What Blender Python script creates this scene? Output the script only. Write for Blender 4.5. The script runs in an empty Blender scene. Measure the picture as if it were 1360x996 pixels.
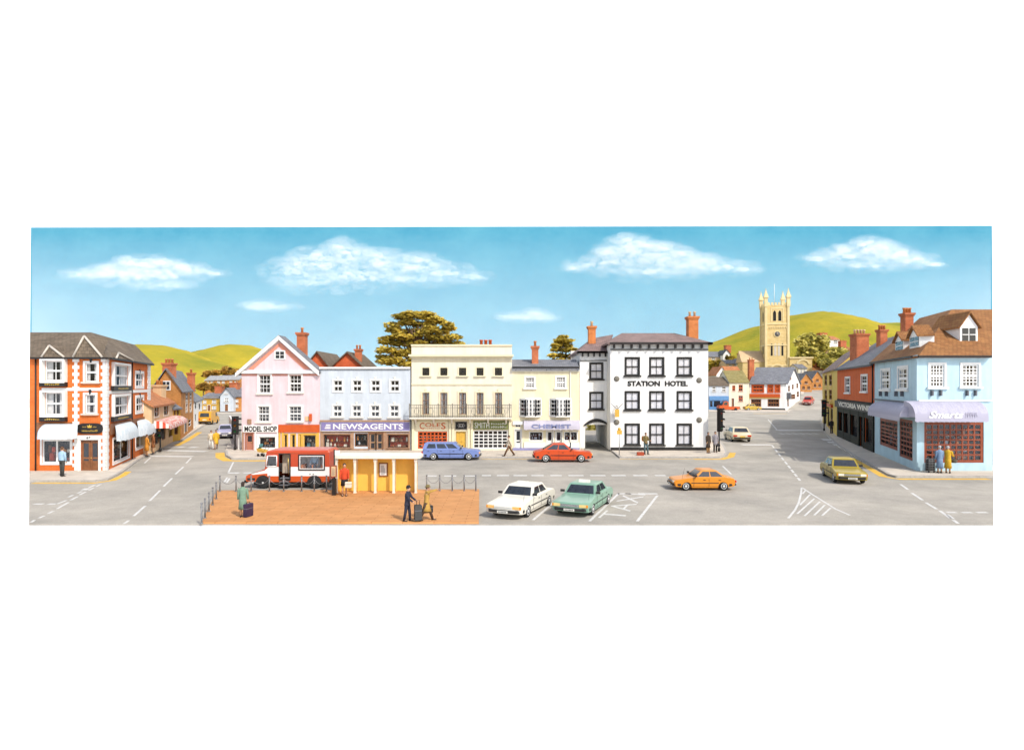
import bpy, bmesh, math, random
from mathutils import Vector, Matrix
R = math.radians
rnd = random.Random(11)
C = bpy.context.scene.collection
# ---- pinhole numbers: a photograph pixel becomes a point on the ground, or on a wall that stands there
F, HZ, CX, H = 800.0, 512.0, 680.0, 6.2
def X(px, Z): return (px - CX) / F * Z
def ZZ(py, Z): return H + (HZ - py) / F * Z
def G(px, py, z=0.0):
    Z = F * (H - z) / (py - HZ)
    return (X(px, Z), Z)
def P3(px, py, Z): return Vector((X(px, Z), Z, ZZ(py, Z)))
def lerp(a, b, t): return a + (b - a) * t

# ---- materials ----------------------------------------------------------------------------------
MATS = {}
def newmat(name):
    m = bpy.data.materials.new(name); m.use_nodes = True
    nt = m.node_tree
    return m, nt, nt.nodes, nt.links, nt.nodes['Principled BSDF']
def col4(c): return (c[0], c[1], c[2], 1.0)
def mul(c, k): return tuple(min(1.0, x * k) for x in c)
def plain(name, col, rough=.7, var=.12, scale=1.6, bump=.0, metal=0.0, coat=0.0, spec=.3):
    if name in MATS: return MATS[name]
    m, nt, N, L, b = newmat(name)
    tc = N.new('ShaderNodeTexCoord')
    n1 = N.new('ShaderNodeTexNoise'); n1.inputs['Scale'].default_value = scale; n1.inputs['Detail'].default_value = 6; n1.inputs['Roughness'].default_value = .65
    L.new(tc.outputs['Object'], n1.inputs['Vector'])
    cr = N.new('ShaderNodeValToRGB')
    cr.color_ramp.elements[0].position = .3; cr.color_ramp.elements[1].position = .7
    cr.color_ramp.elements[0].color = col4(mul(col, 1 - var)); cr.color_ramp.elements[1].color = col4(mul(col, 1 + var))
    L.new(n1.outputs['Fac'], cr.inputs['Fac']); L.new(cr.outputs['Color'], b.inputs['Base Color'])
    if 'render' in name:      # faint rain streaks and patches on painted render
        mp = N.new('ShaderNodeMapping'); mp.inputs['Scale'].default_value = (2.2, 2.2, .22); L.new(tc.outputs['Object'], mp.inputs['Vector'])
        n3 = N.new('ShaderNodeTexNoise'); n3.inputs['Scale'].default_value = 1; n3.inputs['Detail'].default_value = 8; n3.inputs['Roughness'].default_value = .7; L.new(mp.outputs['Vector'], n3.inputs['Vector'])
        mr = N.new('ShaderNodeMapRange'); mr.inputs['From Min'].default_value = .35; mr.inputs['From Max'].default_value = .65; mr.inputs['To Min'].default_value = .88; mr.inputs['To Max'].default_value = 1.03; L.new(n3.outputs['Fac'], mr.inputs['Value'])
        mx = N.new('ShaderNodeMix'); mx.data_type = 'RGBA'; mx.blend_type = 'MULTIPLY'; mx.inputs['Factor'].default_value = 1; L.new(cr.outputs['Color'], mx.inputs['A']); L.new(mr.outputs['Result'], mx.inputs['B']); L.new(mx.outputs['Result'], b.inputs['Base Color'])
    b.inputs['Roughness'].default_value = rough; b.inputs['Metallic'].default_value = metal
    b.inputs['Coat Weight'].default_value = coat; b.inputs['Specular IOR Level'].default_value = spec
    if bump:
        n2 = N.new('ShaderNodeTexNoise'); n2.inputs['Scale'].default_value = scale * 9; n2.inputs['Detail'].default_value = 4
        L.new(tc.outputs['Object'], n2.inputs['Vector'])
        bp = N.new('ShaderNodeBump'); bp.inputs['Strength'].default_value = bump; bp.inputs['Distance'].default_value = .05
        L.new(n2.outputs['Fac'], bp.inputs['Height']); L.new(bp.outputs['Normal'], b.inputs['Normal'])
    MATS[name] = m
    return m
def bricks(name, c1, c2, mortar, w=.45, h=.15, ms=.012, rough=.8, bump=.4, squash=.5, var=.25):
    """courses of bricks, tiles or slates on the metric face coordinates"""
    if name in MATS: return MATS[name]
    m, nt, N, L, b = newmat(name)
    tc = N.new('ShaderNodeTexCoord')
    br = N.new('ShaderNodeTexBrick'); br.offset = squash
    br.inputs['Color1'].default_value = col4(c1); br.inputs['Color2'].default_value = col4(c2); br.inputs['Mortar'].default_value = col4(mortar)
    br.inputs['Scale'].default_value = 1; br.inputs['Mortar Size'].default_value = ms; br.inputs['Brick Width'].default_value = w; br.inputs['Row Height'].default_value = h
    L.new(tc.outputs['UV'], br.inputs['Vector'])
    n1 = N.new('ShaderNodeTexNoise'); n1.inputs['Scale'].default_value = .9; n1.inputs['Detail'].default_value = 7; n1.inputs['Roughness'].default_value = .7
    L.new(tc.outputs['Object'], n1.inputs['Vector'])
    mr = N.new('ShaderNodeMapRange'); mr.inputs['From Min'].default_value = .3; mr.inputs['From Max'].default_value = .7
    mr.inputs['To Min'].default_value = 1 - var; mr.inputs['To Max'].default_value = 1 + var
    L.new(n1.outputs['Fac'], mr.inputs['Value'])
    mx = N.new('ShaderNodeMix'); mx.data_type = 'RGBA'; mx.blend_type = 'MULTIPLY'; mx.inputs['Factor'].default_value = 1
    L.new(br.outputs['Color'], mx.inputs['A']); L.new(mr.outputs['Result'], mx.inputs['B'])
    L.new(mx.outputs['Result'], b.inputs['Base Color'])
    b.inputs['Roughness'].default_value = rough; b.inputs['Specular IOR Level'].default_value = .25
    bp = N.new('ShaderNodeBump'); bp.inputs['Strength'].default_value = bump; bp.inputs['Distance'].default_value = .03; bp.invert = True
    L.new(br.outputs['Fac'], bp.inputs['Height']); L.new(bp.outputs['Normal'], b.inputs['Normal'])
    MATS[name] = m
    return m
def glassy(name, tint=(1, 1, 1), gloss=.10):
    """thin clear window glass: mostly see-through with a faint sharp reflection"""
    if name in MATS: return MATS[name]
    m, nt, N, L, b = newmat(name)
    tr = N.new('ShaderNodeBsdfTransparent'); tr.inputs['Color'].default_value = col4(tint)
    gl = N.new('ShaderNodeBsdfGlossy'); gl.inputs['Roughness'].default_value = .04
    mx = N.new('ShaderNodeMixShader'); mx.inputs['Fac'].default_value = gloss
    L.new(tr.outputs[0], mx.inputs[1]); L.new(gl.outputs[0], mx.inputs[2])
    L.new(mx.outputs[0], N['Material Output'].inputs['Surface'])
    MATS[name] = m
    return m
def wavy(name, c1, c2, scale, rough=.8, axis='X', dist=0.0):
    """stripes across the metric face coordinates (pleats, awning stripes, planks)"""
    if name in MATS: return MATS[name]
    m, nt, N, L, b = newmat(name)
    tc = N.new('ShaderNodeTexCoord')
    w = N.new('ShaderNodeTexWave'); w.bands_direction = axis; w.inputs['Scale'].default_value = scale; w.inputs['Distortion'].default_value = dist
    L.new(tc.outputs['UV'], w.inputs['Vector'])
    cr = N.new('ShaderNodeValToRGB'); cr.color_ramp.elements[0].color = col4(c1); cr.color_ramp.elements[1].color = col4(c2)
    cr.color_ramp.elements[0].position = .4; cr.color_ramp.elements[1].position = .6
    L.new(w.outputs['Color'], cr.inputs['Fac']); L.new(cr.outputs['Color'], b.inputs['Base Color'])
    b.inputs['Roughness'].default_value = rough
    MATS[name] = m
    return m

# ---- mesh builder ---------------------------------------------------------------------------------
ORG = {}
class MB:
    def __init__(s): s.v = []; s.f = []; s.m = []; s.sm = []; s.T = None
    def _add(s, pts):
        i = len(s.v)
        if s.T is None: s.v += [tuple(p) for p in pts]
        else: s.v += [tuple(s.T @ Vector(p)) for p in pts]
        return i
    def face(s, pts, m=0, sm=False):
        i = s._add(pts); s.f.append(tuple(range(i, i + len(pts)))); s.m.append(m); s.sm.append(sm)
    def box(s, x0, x1, y0, y1, z0, z1, m=0):
        i = s._add([(x0, y0, z0), (x1, y0, z0), (x1, y1, z0), (x0, y1, z0), (x0, y0, z1), (x1, y0, z1), (x1, y1, z1), (x0, y1, z1)])
        for q in ((0, 3, 2, 1), (4, 5, 6, 7), (0, 1, 5, 4), (1, 2, 6, 5), (2, 3, 7, 6), (3, 0, 4, 7)):
            s.f.append(tuple(i + k for k in q)); s.m.append(m); s.sm.append(False)
    def prism(s, poly, vec, m=0):
        """polygon swept along a vector, closed"""
        vec = Vector(vec); n = len(poly); top = [Vector(p) + vec for p in poly]
        i = s._add(list(poly) + top)
        s.f.append(tuple(range(i, i + n))); s.f.append(tuple(reversed(range(i + n, i + 2 * n))))
        s.m += [m, m]; s.sm += [False, False]
        for k in range(n):
            k2 = (k + 1) % n
            s.f.append((i + k, i + k2, i + n + k2, i + n + k)); s.m.append(m); s.sm.append(False)
    def loft(s, rings, m=0, cap=True, closed=True, sm=True):
        n = len(rings[0]); i = s._add([p for r in rings for p in r])
        for a in range(len(rings) - 1):
            for k in range(n if closed else n - 1):
                k2 = (k + 1) % n
                s.f.append((i + a * n + k, i + a * n + k2, i + (a + 1) * n + k2, i + (a + 1) * n + k)); s.m.append(m); s.sm.append(sm)
        if cap:
            e = i + (len(rings) - 1) * n
            s.f.append(tuple(reversed(range(i, i + n)))); s.f.append(tuple(range(e, e + n))); s.m += [m, m]; s.sm += [sm, sm]
    def tube(s, pts, r, m=0, n=8, sm=True, flat=1.0):
        pts = [Vector(p) for p in pts]
        if not isinstance(r, (list, tuple)): r = [r] * len(pts)
        rings = []; up = None
        for k, p in enumerate(pts):
            d = (pts[min(k + 1, len(pts) - 1)] - pts[max(k - 1, 0)])
            if d.length < 1e-9: d = Vector((0, 0, 1))
            d.normalize()
            if up is None: up = d.orthogonal().normalized()
            a = up - d * up.dot(d)
            a = a.normalized() if a.length > 1e-4 else d.orthogonal().normalized()
            up = a; b = d.cross(a)
            rings.append([p + (a * math.cos(t) + b * math.sin(t) * flat) * r[k] for t in (2 * math.pi * j / n for j in range(n))])
        s.loft(rings, m, True, True, sm)
    def lathe(s, prof, c=(0, 0, 0), axis='Z', n=14, m=0, sm=True):
        """profile of (radius, height) pairs turned about an axis through c"""
        rings = []
        for r, h in prof:
            ring = []
            for j in range(n):
                t = 2 * math.pi * j / n; a, b = r * math.cos(t), r * math.sin(t)
                p = (a, b, h) if axis == 'Z' else ((h, a, b) if axis == 'X' else (a, h, b))
                ring.append((c[0] + p[0], c[1] + p[1], c[2] + p[2]))
            rings.append(ring)
        s.loft(rings, m, True, True, sm)
    def ball(s, c, rx, ry=None, rz=None, m=0, n=10, k=6):
        ry = rx if ry is None else ry; rz = rx if rz is None else rz
        rings = []
        for a in range(1, k):
            t = math.pi * a / k - math.pi / 2
            rings.append([(c[0] + rx * math.cos(t) * math.cos(2 * math.pi * j / n), c[1] + ry * math.cos(t) * math.sin(2 * math.pi * j / n), c[2] + rz * math.sin(t)) for j in range(n)])
        s.loft(rings, m, True, True, True)
    def build(s, name, mats, parent=None, fix=True, uv=True):
        if not isinstance(mats, (list, tuple)): mats = [mats]
        me = bpy.data.meshes.new(name)
        o = bpy.data.objects.new(name, me); C.objects.link(o)
        if parent is not None:
            org = ORG[parent.name]; o.parent = parent
        else:
            xs = [p[0] for p in s.v]; ys = [p[1] for p in s.v]; zs = [p[2] for p in s.v]
            org = Vector(((min(xs) + max(xs)) / 2, (min(ys) + max(ys)) / 2, min(zs))); o.location = org
        ORG[o.name] = org
        me.from_pydata([(p[0] - org[0], p[1] - org[1], p[2] - org[2]) for p in s.v], [], s.f)
        for mt in mats: me.materials.append(mt)
        me.polygons.foreach_set('material_index', s.m); me.polygons.foreach_set('use_smooth', s.sm)
        if fix:
            bm = bmesh.new(); bm.from_mesh(me); bmesh.ops.recalc_face_normals(bm, faces=bm.faces); bm.to_mesh(me); bm.free()
        me.update()
        if uv:
            ul = me.uv_layers.new(name='metric'); buf = [0.0] * (2 * len(me.loops)); V = me.vertices
            for p in me.polygons:
                n = p.normal
                if abs(n.z) > .985: t, b = Vector((1, 0, 0)), Vector((0, 1, 0))
                else:
                    t = Vector((-n.y, n.x, 0)).normalized(); b = n.cross(t)
                    if b.z < 0: b = -b
                for li in p.loop_indices:
                    co = V[me.loops[li].vertex_index].co + org
                    buf[2 * li] = co.dot(t); buf[2 * li + 1] = co.dot(b)
            ul.data.foreach_set('uv', buf)
        return o
def tag(o, label=None, cat=None, group=None, kind=None):
    if label: o['label'] = label
    if cat: o['category'] = cat
    if group: o['group'] = group
    if kind: o['kind'] = kind
    return o
def empty(name, loc, rz=0.0, local=False):
    o = bpy.data.objects.new(name, None); C.objects.link(o); o.empty_display_size = .5
    o.location = loc; o.rotation_euler = (0, 0, rz)
    ORG[o.name] = Vector((0, 0, 0)) if local else Vector(loc)
    return o
def struct(mb, name, mats, **k): return tag(mb.build(name, mats, **k), kind='structure')
def copy_tree(o, parent=None):
    c = o.copy(); C.objects.link(c); c.parent = parent
    ORG[c.name] = ORG[o.name]
    for ch in o.children: copy_tree(ch, c)
    return c

# ---- lettering ---------------------------------------------------------------------------------------
_TX = {}
def glyphs(txt, shear=0.0, bold=0.0, ext=.02):
    key = (txt, shear, bold)
    if key not in _TX:
        cu = bpy.data.curves.new('glyphs', 'FONT'); cu.body = txt; cu.shear = shear; cu.offset = bold; cu.extrude = ext; cu.resolution_u = 3
        ob = bpy.data.objects.new('glyphs', cu); C.objects.link(ob)
        dg = bpy.context.evaluated_depsgraph_get(); dg.update()
        me = bpy.data.meshes.new_from_object(ob.evaluated_get(dg))
        vs = [v.co.copy() for v in me.vertices]; fs = [tuple(p.vertices) for p in me.polygons]
        bpy.data.objects.remove(ob); bpy.data.curves.remove(cu); bpy.data.meshes.remove(me)
        x0 = min(v.x for v in vs); x1 = max(v.x for v in vs); y0 = min(v.y for v in vs); y1 = max(v.y for v in vs)
        _TX[key] = ([((v.x - x0) / (x1 - x0), (v.y - y0) / (y1 - y0), v.z / ext) for v in vs], fs)
    return _TX[key]
def write(mb, txt, u0, u1, z0, z1, w=.03, th=.01, m=0, shear=0.0, bold=0.0):
    """letters standing on the plane the builder's transform gives: u right, z up, w outwards"""
    vs, fs = glyphs(txt, shear, bold)
    i = mb._add([(lerp(u0, u1, a), w + th * c, lerp(z0, z1, b)) for a, b, c in vs])
    for f in fs: mb.f.append(tuple(i + k for k in f)); mb.m.append(m); mb.sm.append(False)

# ---- facades and buildings --------------------------------------------------------------------------------
class Fac:
    """a vertical wall plane from a to b (left to right seen from outside): u along it, w outwards, z up"""
    def __init__(s, a, b):
        s.a = Vector(a); s.b = Vector(b); d = s.b - s.a; s.L = d.length; d.normalize(); s.d = d; s.n = Vector((d.y, -d.x))
        s.T = Matrix(((d.x, s.n.x, 0, s.a.x), (d.y, s.n.y, 0, s.a.y), (0, 0, 1, 0), (0, 0, 0, 1)))
    def uz(s, px, py, off=0.0):
        a = s.a + s.n * off
        r = Vector(((px - CX) / F, 1.0)); cr = lambda p, q: p.x * q.y - p.y * q.x
        u = -cr(a, r) / cr(s.d, r); Z = (a + s.d * u).y
        return u, ZZ(py, Z)
    def rect(s, px0, px1, py0, py1, off=0.0):
        u0, _ = s.uz(px0, py0, off); u1, _ = s.uz(px1, py0, off); um, z1 = s.uz((px0 + px1) / 2, py0, off); _, z0 = s.uz((px0 + px1) / 2, py1, off)
        return u0, u1, z0, z1
    def at(s, u, w, z): return s.T @ Vector((u, w, z))
    def mb(s): m = MB(); m.T = s.T; return m
class Bld:
    def __init__(s, name, label, cat, foot, z0, z1, wall, group=None, roofm=None):
        s.foot = [Vector(p) for p in foot]; n = len(foot); s.z0 = z0; s.z1 = z1; s.wm = wall
        c = sum(s.foot, Vector((0, 0))) / n
        s.root = tag(empty(name, (c.x, c.y, z0)), label, cat, group)
        s.f = [Fac(s.foot[i], s.foot[(i + 1) % n]) for i in range(n)]
        s.holes = [[] for _ in s.f]; s.gab = []; s.nowall = set()
    def finish(s, dep=.5, extra=None):
        mb = MB()
        for i, f in enumerate(s.f):
            if i in s.nowall: continue
            mb.T = f.T; hs = s.holes[i]
            us = sorted({0.0, f.L, *[h[0] for h in hs], *[h[1] for h in hs]}); zs = sorted({s.z0, s.z1, *[h[2] for h in hs], *[h[3] for h in hs]})
            us = [u for u in us if -1e-6 <= u <= f.L + 1e-6]; zs = [z for z in zs if s.z0 - 1e-6 <= z <= s.z1 + 1e-6]
            for a in range(len(us) - 1):
                run = None
                for b in range(len(zs) - 1):
                    um, zm = (us[a] + us[a + 1]) / 2, (zs[b] + zs[b + 1]) / 2
                    solid = not any(h[0] < um < h[1] and h[2] < zm < h[3] for h in hs)
                    if solid and run is None: run = zs[b]
                    if run is not None and (not solid or b == len(zs) - 2):
                        top = zs[b + 1] if solid else zs[b]
                        mb.face([(us[a], 0, run), (us[a + 1], 0, run), (us[a + 1], 0, top), (us[a], 0, top)]); run = None
            for u0, u1, a0, a1, d in hs:
                if d <= 0: continue
                e = .16
                for (p, q) in (((u0, a0), (u0, a1)), ((u0, a1), (u1, a1)), ((u1, a1), (u1, a0)), ((u1, a0), (u0, a0))):
                    mb.face([(p[0], 0, p[1]), (q[0], 0, q[1]), (q[0], -e, q[1]), (p[0], -e, p[1])])
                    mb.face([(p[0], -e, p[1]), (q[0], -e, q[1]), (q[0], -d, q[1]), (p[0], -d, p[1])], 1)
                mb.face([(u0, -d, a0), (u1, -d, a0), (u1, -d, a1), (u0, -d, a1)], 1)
        mb.T = None
        for pts in s.gab: mb.face(pts)
        if extra: extra(mb)
        s.wall = mb.build('wall', [s.wm, M_INT], s.root, fix=False)
        return s
    def roof(s, polys, mat, th=.15, name='roof'):
        mb = MB()
        for p in polys: mb.prism([Vector(q) - Vector((0, 0, th)) for q in p], (0, 0, th))
        s.rf = mb.build(name, mat, s.root)
        return s.rf
    def win(s, i, px, cols=2, rows=2, fm=None, pane=None, dep=.5, fw=.07, mw=.04, sill=None, sur=None, sash=True, cur=0.0, cm=None, key=None, goods=None, name='window', rect=None, inset=.04, arch=False):
        """one window: opening in the wall, frame with glazing bars, pane, and where seen its sill, surround, curtain or goods"""
        f = s.f[i]; fm = fm or M_WHITE; u0, u1, z0, z1 = rect or f.rect(*px)
        s.holes[i].append((u0, u1, z0, z1, dep))
        mb = f.mb(); a, b = -inset - .06, -inset
        mb.box(u0, u0 + fw, a, b, z0, z1); mb.box(u1 - fw, u1, a, b, z0, z1); mb.box(u0 + fw, u1 - fw, a, b, z0, z0 + fw); mb.box(u0 + fw, u1 - fw, a, b, z1 - fw, z1)
        iu0, iu1, iz0, iz1 = u0 + fw, u1 - fw, z0 + fw, z1 - fw
        for k in range(1, cols):
            u = lerp(iu0, iu1, k / cols); mb.box(u - mw / 2, u + mw / 2, a + .012, b - .012, iz0, iz1)
        for k in range(1, rows):
            z = lerp(iz0, iz1, k / rows); t = mw * (1.6 if sash and abs(k / rows - .5) < .01 else .5 if False else .5)
            mb.box(iu0, iu1, a + .004, b - .004, z - t, z + t)
        if sur:
            sw, sm, so = sur
            mb.box(u0 - sw, u0, 0.0, so, z0 - sw, z1 + sw, 1); mb.box(u1, u1 + sw, 0.0, so, z0 - sw, z1 + sw, 1); mb.box(u0, u1, 0.0, so, z1, z1 + sw, 1); mb.box(u0, u1, 0, so, z0 - sw, z0, 1)
        if key: mb.prism([((u0 + u1) / 2 - .05, -.01, z1 + .02), ((u0 + u1) / 2 + .05, -.01, z1 + .02), ((u0 + u1) / 2 + .1, -.01, z1 + .36), ((u0 + u1) / 2 - .1, -.01, z1 + .36)], (0, .09, 0), 2)
        w = mb.build(name, [fm, sur[1] if sur else fm, key or fm], s.root)
        g = f.mb(); g.box(iu0 - .01, iu1 + .01, a + .02, a + .03, iz0 - .01, iz1 + .01); g.build('pane', pane or M_GLASS, w)
        if sill:
            sb = f.mb(); e_ = .1 + (sur[0] if sur else 0); sb.box(u0 - e_, u1 + e_, -.02, .16, z0 - sill[0], z0 - .002); sb.build('sill', sill[1], w)
        if cur:
            cur *= rnd.uniform(.75, 1.1)
            d = a - .03; nn = 14
            for e0, e1 in (((iu0, lerp(iu0, iu1, min(cur, .499))), (lerp(iu0, iu1, 1 - min(cur, .499)), iu1))):
                cb = f.mb()
                ring = [(lerp(e0, e1, k / nn), d - .03 * (k % 2)) for k in range(nn + 1)]
                for k in range(nn): cb.face([(ring[k][0], ring[k][1], iz0), (ring[k + 1][0], ring[k + 1][1], iz0), (ring[k + 1][0], ring[k + 1][1], iz1), (ring[k][0], ring[k][1], iz1)])
                cb.build('curtain', cm or M_NET, w, fix=False)
        if goods:
            gb = f.mb(); fill_goods(gb, iu0, iu1, iz0, iz1, a - .15, -dep + .05, *goods); gb.build('display', GOODS, w)
        return w
    def slab(s, i, name, mat, px=None, w0=-.01, w1=.06, rect=None, parent=None):
        f = s.f[i]; u0, u1, z0, z1 = rect or f.rect(*px); mb = f.mb(); mb.box(u0, u1, w0, w1, z0, z1); return mb.build(name, mat, parent or s.root)
    def door(s, i, px, mat, frame=None, lights=(), leaf=1, dep=.3, knob=True, rect=None):
        f = s.f[i]; u0, u1, z0, z1 = rect or f.rect(*px); s.holes[i].append((u0, u1, z0, z1, dep))
        mb = f.mb(); fw = .07
        mb.box(u0 + .005, u1 - .005, -.15, -.10, z0, z1 - .005)
        lw = (u1 - u0) / leaf
        for k in range(leaf):
            a, b = u0 + k * lw + .03, u0 + (k + 1) * lw - .03
            mb.box(a, a + .09, -.1, -.08, z0 + .02, z1 - .03); mb.box(b - .09, b, -.1, -.08, z0 + .02, z1 - .03)
            for q in (.02, .42, .92): mb.box(a + .09, b - .09, -.1, -.08, lerp(z0, z1, q), lerp(z0, z1, q) + .12)
        d = mb.build('door', mat, s.root)
        fb = f.mb(); fr = frame or mat
        fb.box(u0 - fw, u0, -.06, .05, z0, z1 + fw); fb.box(u1, u1 + fw, -.06, .05, z0, z1 + fw); fb.box(u0, u1, -.06, .05, z1, z1 + fw); fb.build('door_frame', fr, d)
        for k in range(leaf):
            for (t0, t1) in lights:
                a, b = u0 + k * lw + .14, u0 + (k + 1) * lw - .14
                g = f.mb(); g.box(a, b, -.1, -.092, lerp(z0, z1, t0), lerp(z0, z1, t1)); g.build('pane', M_DARKGLASS, d)
        if knob:
            k = f.mb(); k.ball(((u0 + u1) / 2 + (.3 * lw if leaf == 1 else .06), -.05, lerp(z0, z1, .45)), .045, m=0); k.build('handle', M_BRASS, d)
        return d
    def lettering(s, i, txt, px, mat, w=.07, shear=0.0, bold=0.0, parent=None, name='lettering', th=.008):
        f = s.f[i]; u0, u1, z0, z1 = f.rect(*px); mb = f.mb(); write(mb, txt, u0, u1, z0, z1, w + .01, th, 0, shear, bold)
        return mb.build(name, mat, parent or s.root, fix=False)
    def awning(s, i, px, proj, mat, dutch=.0, val=.18, scal=9, name='awning', z=None, swell=0.0):
        """rounded shop canopy with closed ends and a scalloped valance"""
        f = s.f[i]; u0, u1, z0, z1 = z or f.rect(*px, proj * .6); mb = f.mb(); uc, hw = (u0 + u1) / 2, (u1 - u0) / 2; K, J = 8, scal * 6
        zb = z0 + val; rows = []
        for k in range(K + 1):
            t = math.pi / 2 * k / K; w, zz = proj * math.sin(t), zb + (z1 - zb) * math.cos(t) ** .9
            sh = 1 - dutch * (1 - math.sin(t)) ** 1.3
            row = []
            for j in range(J + 1):
                q = -1 + 2 * j / J; edge = max(0.0, abs(q) - (1 - 2 * dutch)) / max(2 * dutch, 1e-6) if dutch else 0
                sag = -.02 * math.cos(q * hw * 9) * math.sin(t)
                row.append((uc + q * hw * sh, max(.02, w * (1 - .6 * edge ** 2)), zz + sag * .5))
            rows.append(row)
        last = rows[-1]
        rows.append([(p[0], p[1] + .005, z0 + .06 * abs(math.cos(j * math.pi / 6 * 1.0)) + .0) for j, p in enumerate(last)])
        mb.loft(rows, 0, False, False, True)
        for j in (0, J): mb.face([(rows[0][j][0], .01, zb)] + [r[j] for r in rows[:-1]])
        return mb.build(name, mat, s.root)
    def chimney(s, pxc, py0, py1, Z, w, d=None, mat=None, pots=2, potmat=None, cap=True, sink=.8):
        """brick stack standing in the roof: py0 top, py1 where it meets the tiles"""
        d = d or w; mb = MB(); x = X(pxc, Z); zt, zb = ZZ(py0, Z), ZZ(py1, Z) - sink
        mb.box(x - w / 2, x + w / 2, Z, Z + d, zb, zt - .3)
        mb.box(x - w / 2 - .06, x + w / 2 + .06, Z - .06, Z + d + .06, zt - .3, zt - .18); mb.box(x - w / 2 - .12, x + w / 2 + .12, Z - .12, Z + d + .12, zt - .18, zt)
        for k in range(pots):
            xx = x + (k - (pots - 1) / 2) * w / max(pots, 1)
            mb.lathe([(.13, zt - .02), (.11, zt + .35), (.15, zt + .38), (.15, zt + .5), (.09, zt + .5), (.09, zt + .3)], (xx, Z + d / 2, 0), n=10, m=1)
        return mb.build('chimney', [mat or M_CHIM, potmat or M_POT], s.rf)
def fill_goods(mb, u0, u1, z0, z1, wf, wb, shelves=2, dens=1.0, pal=(0, 1, 2, 3, 4, 5), back=None):
    """goods on shelves behind the glass of a shop window"""
    if back is not None: mb.box(u0 + .05, u1 - .05, lerp(wb, wf, .4), lerp(wb, wf, .4) + .03, z0 + .06, z1 - .1, back); wb = lerp(wb, wf, .45)
    for k in range(shelves):
        z = lerp(z0, z1, k / max(shelves, 1) * .85) + .02
        mb.box(u0 + .02, u1 - .02, wb, wf - .1, z - .02, z, 6)
        u = u0 + .08
        while u < u1 - .2:
            w = rnd.uniform(.08, .3); hh = min(rnd.uniform(.12, .55), (z1 - z0) / shelves * .75); m = rnd.choice(pal); w0 = rnd.uniform(wb + .1, wf - .3)
            if rnd.random() < dens:
                if rnd.random() < .5: mb.box(u, u + w, w0, w0 + .2, z + .003, z + hh, m)
                else:
                    mb.lathe([(w * .3, z + .003), (w * .45, z + hh * .5), (w * .2, z + hh * .8), (w * .15, z + hh)], (u + w / 2, w0 + .1, 0), n=8, m=m)
            u += w + rnd.uniform(.03, .16)

# ---- palette -----------------------------------------------------------------------------------------------
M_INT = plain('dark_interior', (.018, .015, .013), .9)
M_WHITE = plain('white_paint', (.74, .73, .70), .55, .05)
M_CREAMP = plain('cream_paint', (.72, .64, .44), .6, .05)
M_BLACK = plain('black_paint', (.018, .016, .015), .5)
M_NET = plain('net_curtain', (.60, .56, .50), .9, .12, 5)
M_GLASS = glassy('window_glass', (.95, .97, 1), .04)
M_DARKGLASS = plain('dark_glass', (.02, .022, .028), .08, .3, 2, spec=.6)
M_BRASS = plain('brass', (.6, .42, .12), .35, metal=.8)
M_GOLD = plain('gold_lettering', (.62, .40, .06), .4, metal=.3)
M_CHIM = bricks('chimney_brick', (.46, .095, .03), (.55, .15, .05), (.36, .2, .12), .22, .08, .01)
M_POT = plain('clay_pot', (.50, .19, .06), .8)
M_SLATE = bricks('slate', (.15, .16, .18), (.21, .21, .22), (.07, .07, .08), .4, .26, .014)
M_SLATE2 = bricks('warm_slate', (.20, .14, .125), (.27, .18, .16), (.10, .075, .07), .4, .26, .014)
M_TILE = bricks('brown_roof_tile', (.125, .095, .065), (.175, .135, .095), (.07, .055, .04), .3, .24, .014)
M_TILE2 = bricks('rust_roof_tile', (.25, .105, .035), (.32, .15, .05), (.13, .055, .02), .3, .24, .014)
M_TERRA = bricks('terracotta_roof_tile', (.40, .15, .055), (.5, .2, .08), (.2, .08, .035), .3, .24, .014)
M_BRICK = bricks('orange_brick', (.56, .115, .012), (.62, .145, .02), (.52, .19, .08), .24, .085, .008, var=.15)
M_BRICK2 = bricks('tan_brick', (.47, .18, .04), (.56, .25, .065), (.38, .2, .09), .3, .11, .012)
M_BRICK3 = bricks('red_brick', (.48, .085, .025), (.55, .11, .035), (.45, .12, .05), .24, .085, .008)
M_BROWN = plain('brown_timber', (.21, .085, .035), .55, .25, 3)
M_TAN = plain('tan_timber', (.34, .2, .12), .6, .2, 3)
M_LEAD = plain('lead_grey', (.12, .12, .13), .6)
M_STONE = plain('pale_stone', (.52, .47, .40), .8, .1, 2)
GOODS = [plain('goods_red', (.5, .06, .02)), plain('goods_cream', (.65, .55, .4)), plain('goods_orange', (.55, .2, .04)), plain('goods_teal', (.08, .22, .24)), plain('goods_white', (.7, .7, .7)), plain('goods_brown', (.2, .09, .04)), plain('shelf_board', (.09, .05, .03))]
EXPOSURE = 0.45
SKY_STRENGTH = 0.76
HAZE = 0.012
# ======================================================================= SETTING =============================
Zs = 480.0
M_CYC = plain('studio_white', (.93, .93, .92), .9, .004, .01)
mb = MB()   # white studio sweep the whole town stands on
prof = [(-400, -.06), (27, -.06), (380, -.06)] + [(380 + 101 * math.sin(t), -.06 + 101 * (1 - math.cos(t))) for t in (R(a) for a in range(6, 91, 6))] + [(481, 500)]
prof = [(y, z) for y, z in prof]
for a in range(len(prof) - 1):
    mb.face([(-1600, prof[a][0], prof[a][1]), (1600, prof[a][0], prof[a][1]), (1600, prof[a + 1][0], prof[a + 1][1]), (-1600, prof[a + 1][0], prof[a + 1][1])], sm=True)
struct(mb, 'ground', M_CYC, fix=False)
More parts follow.
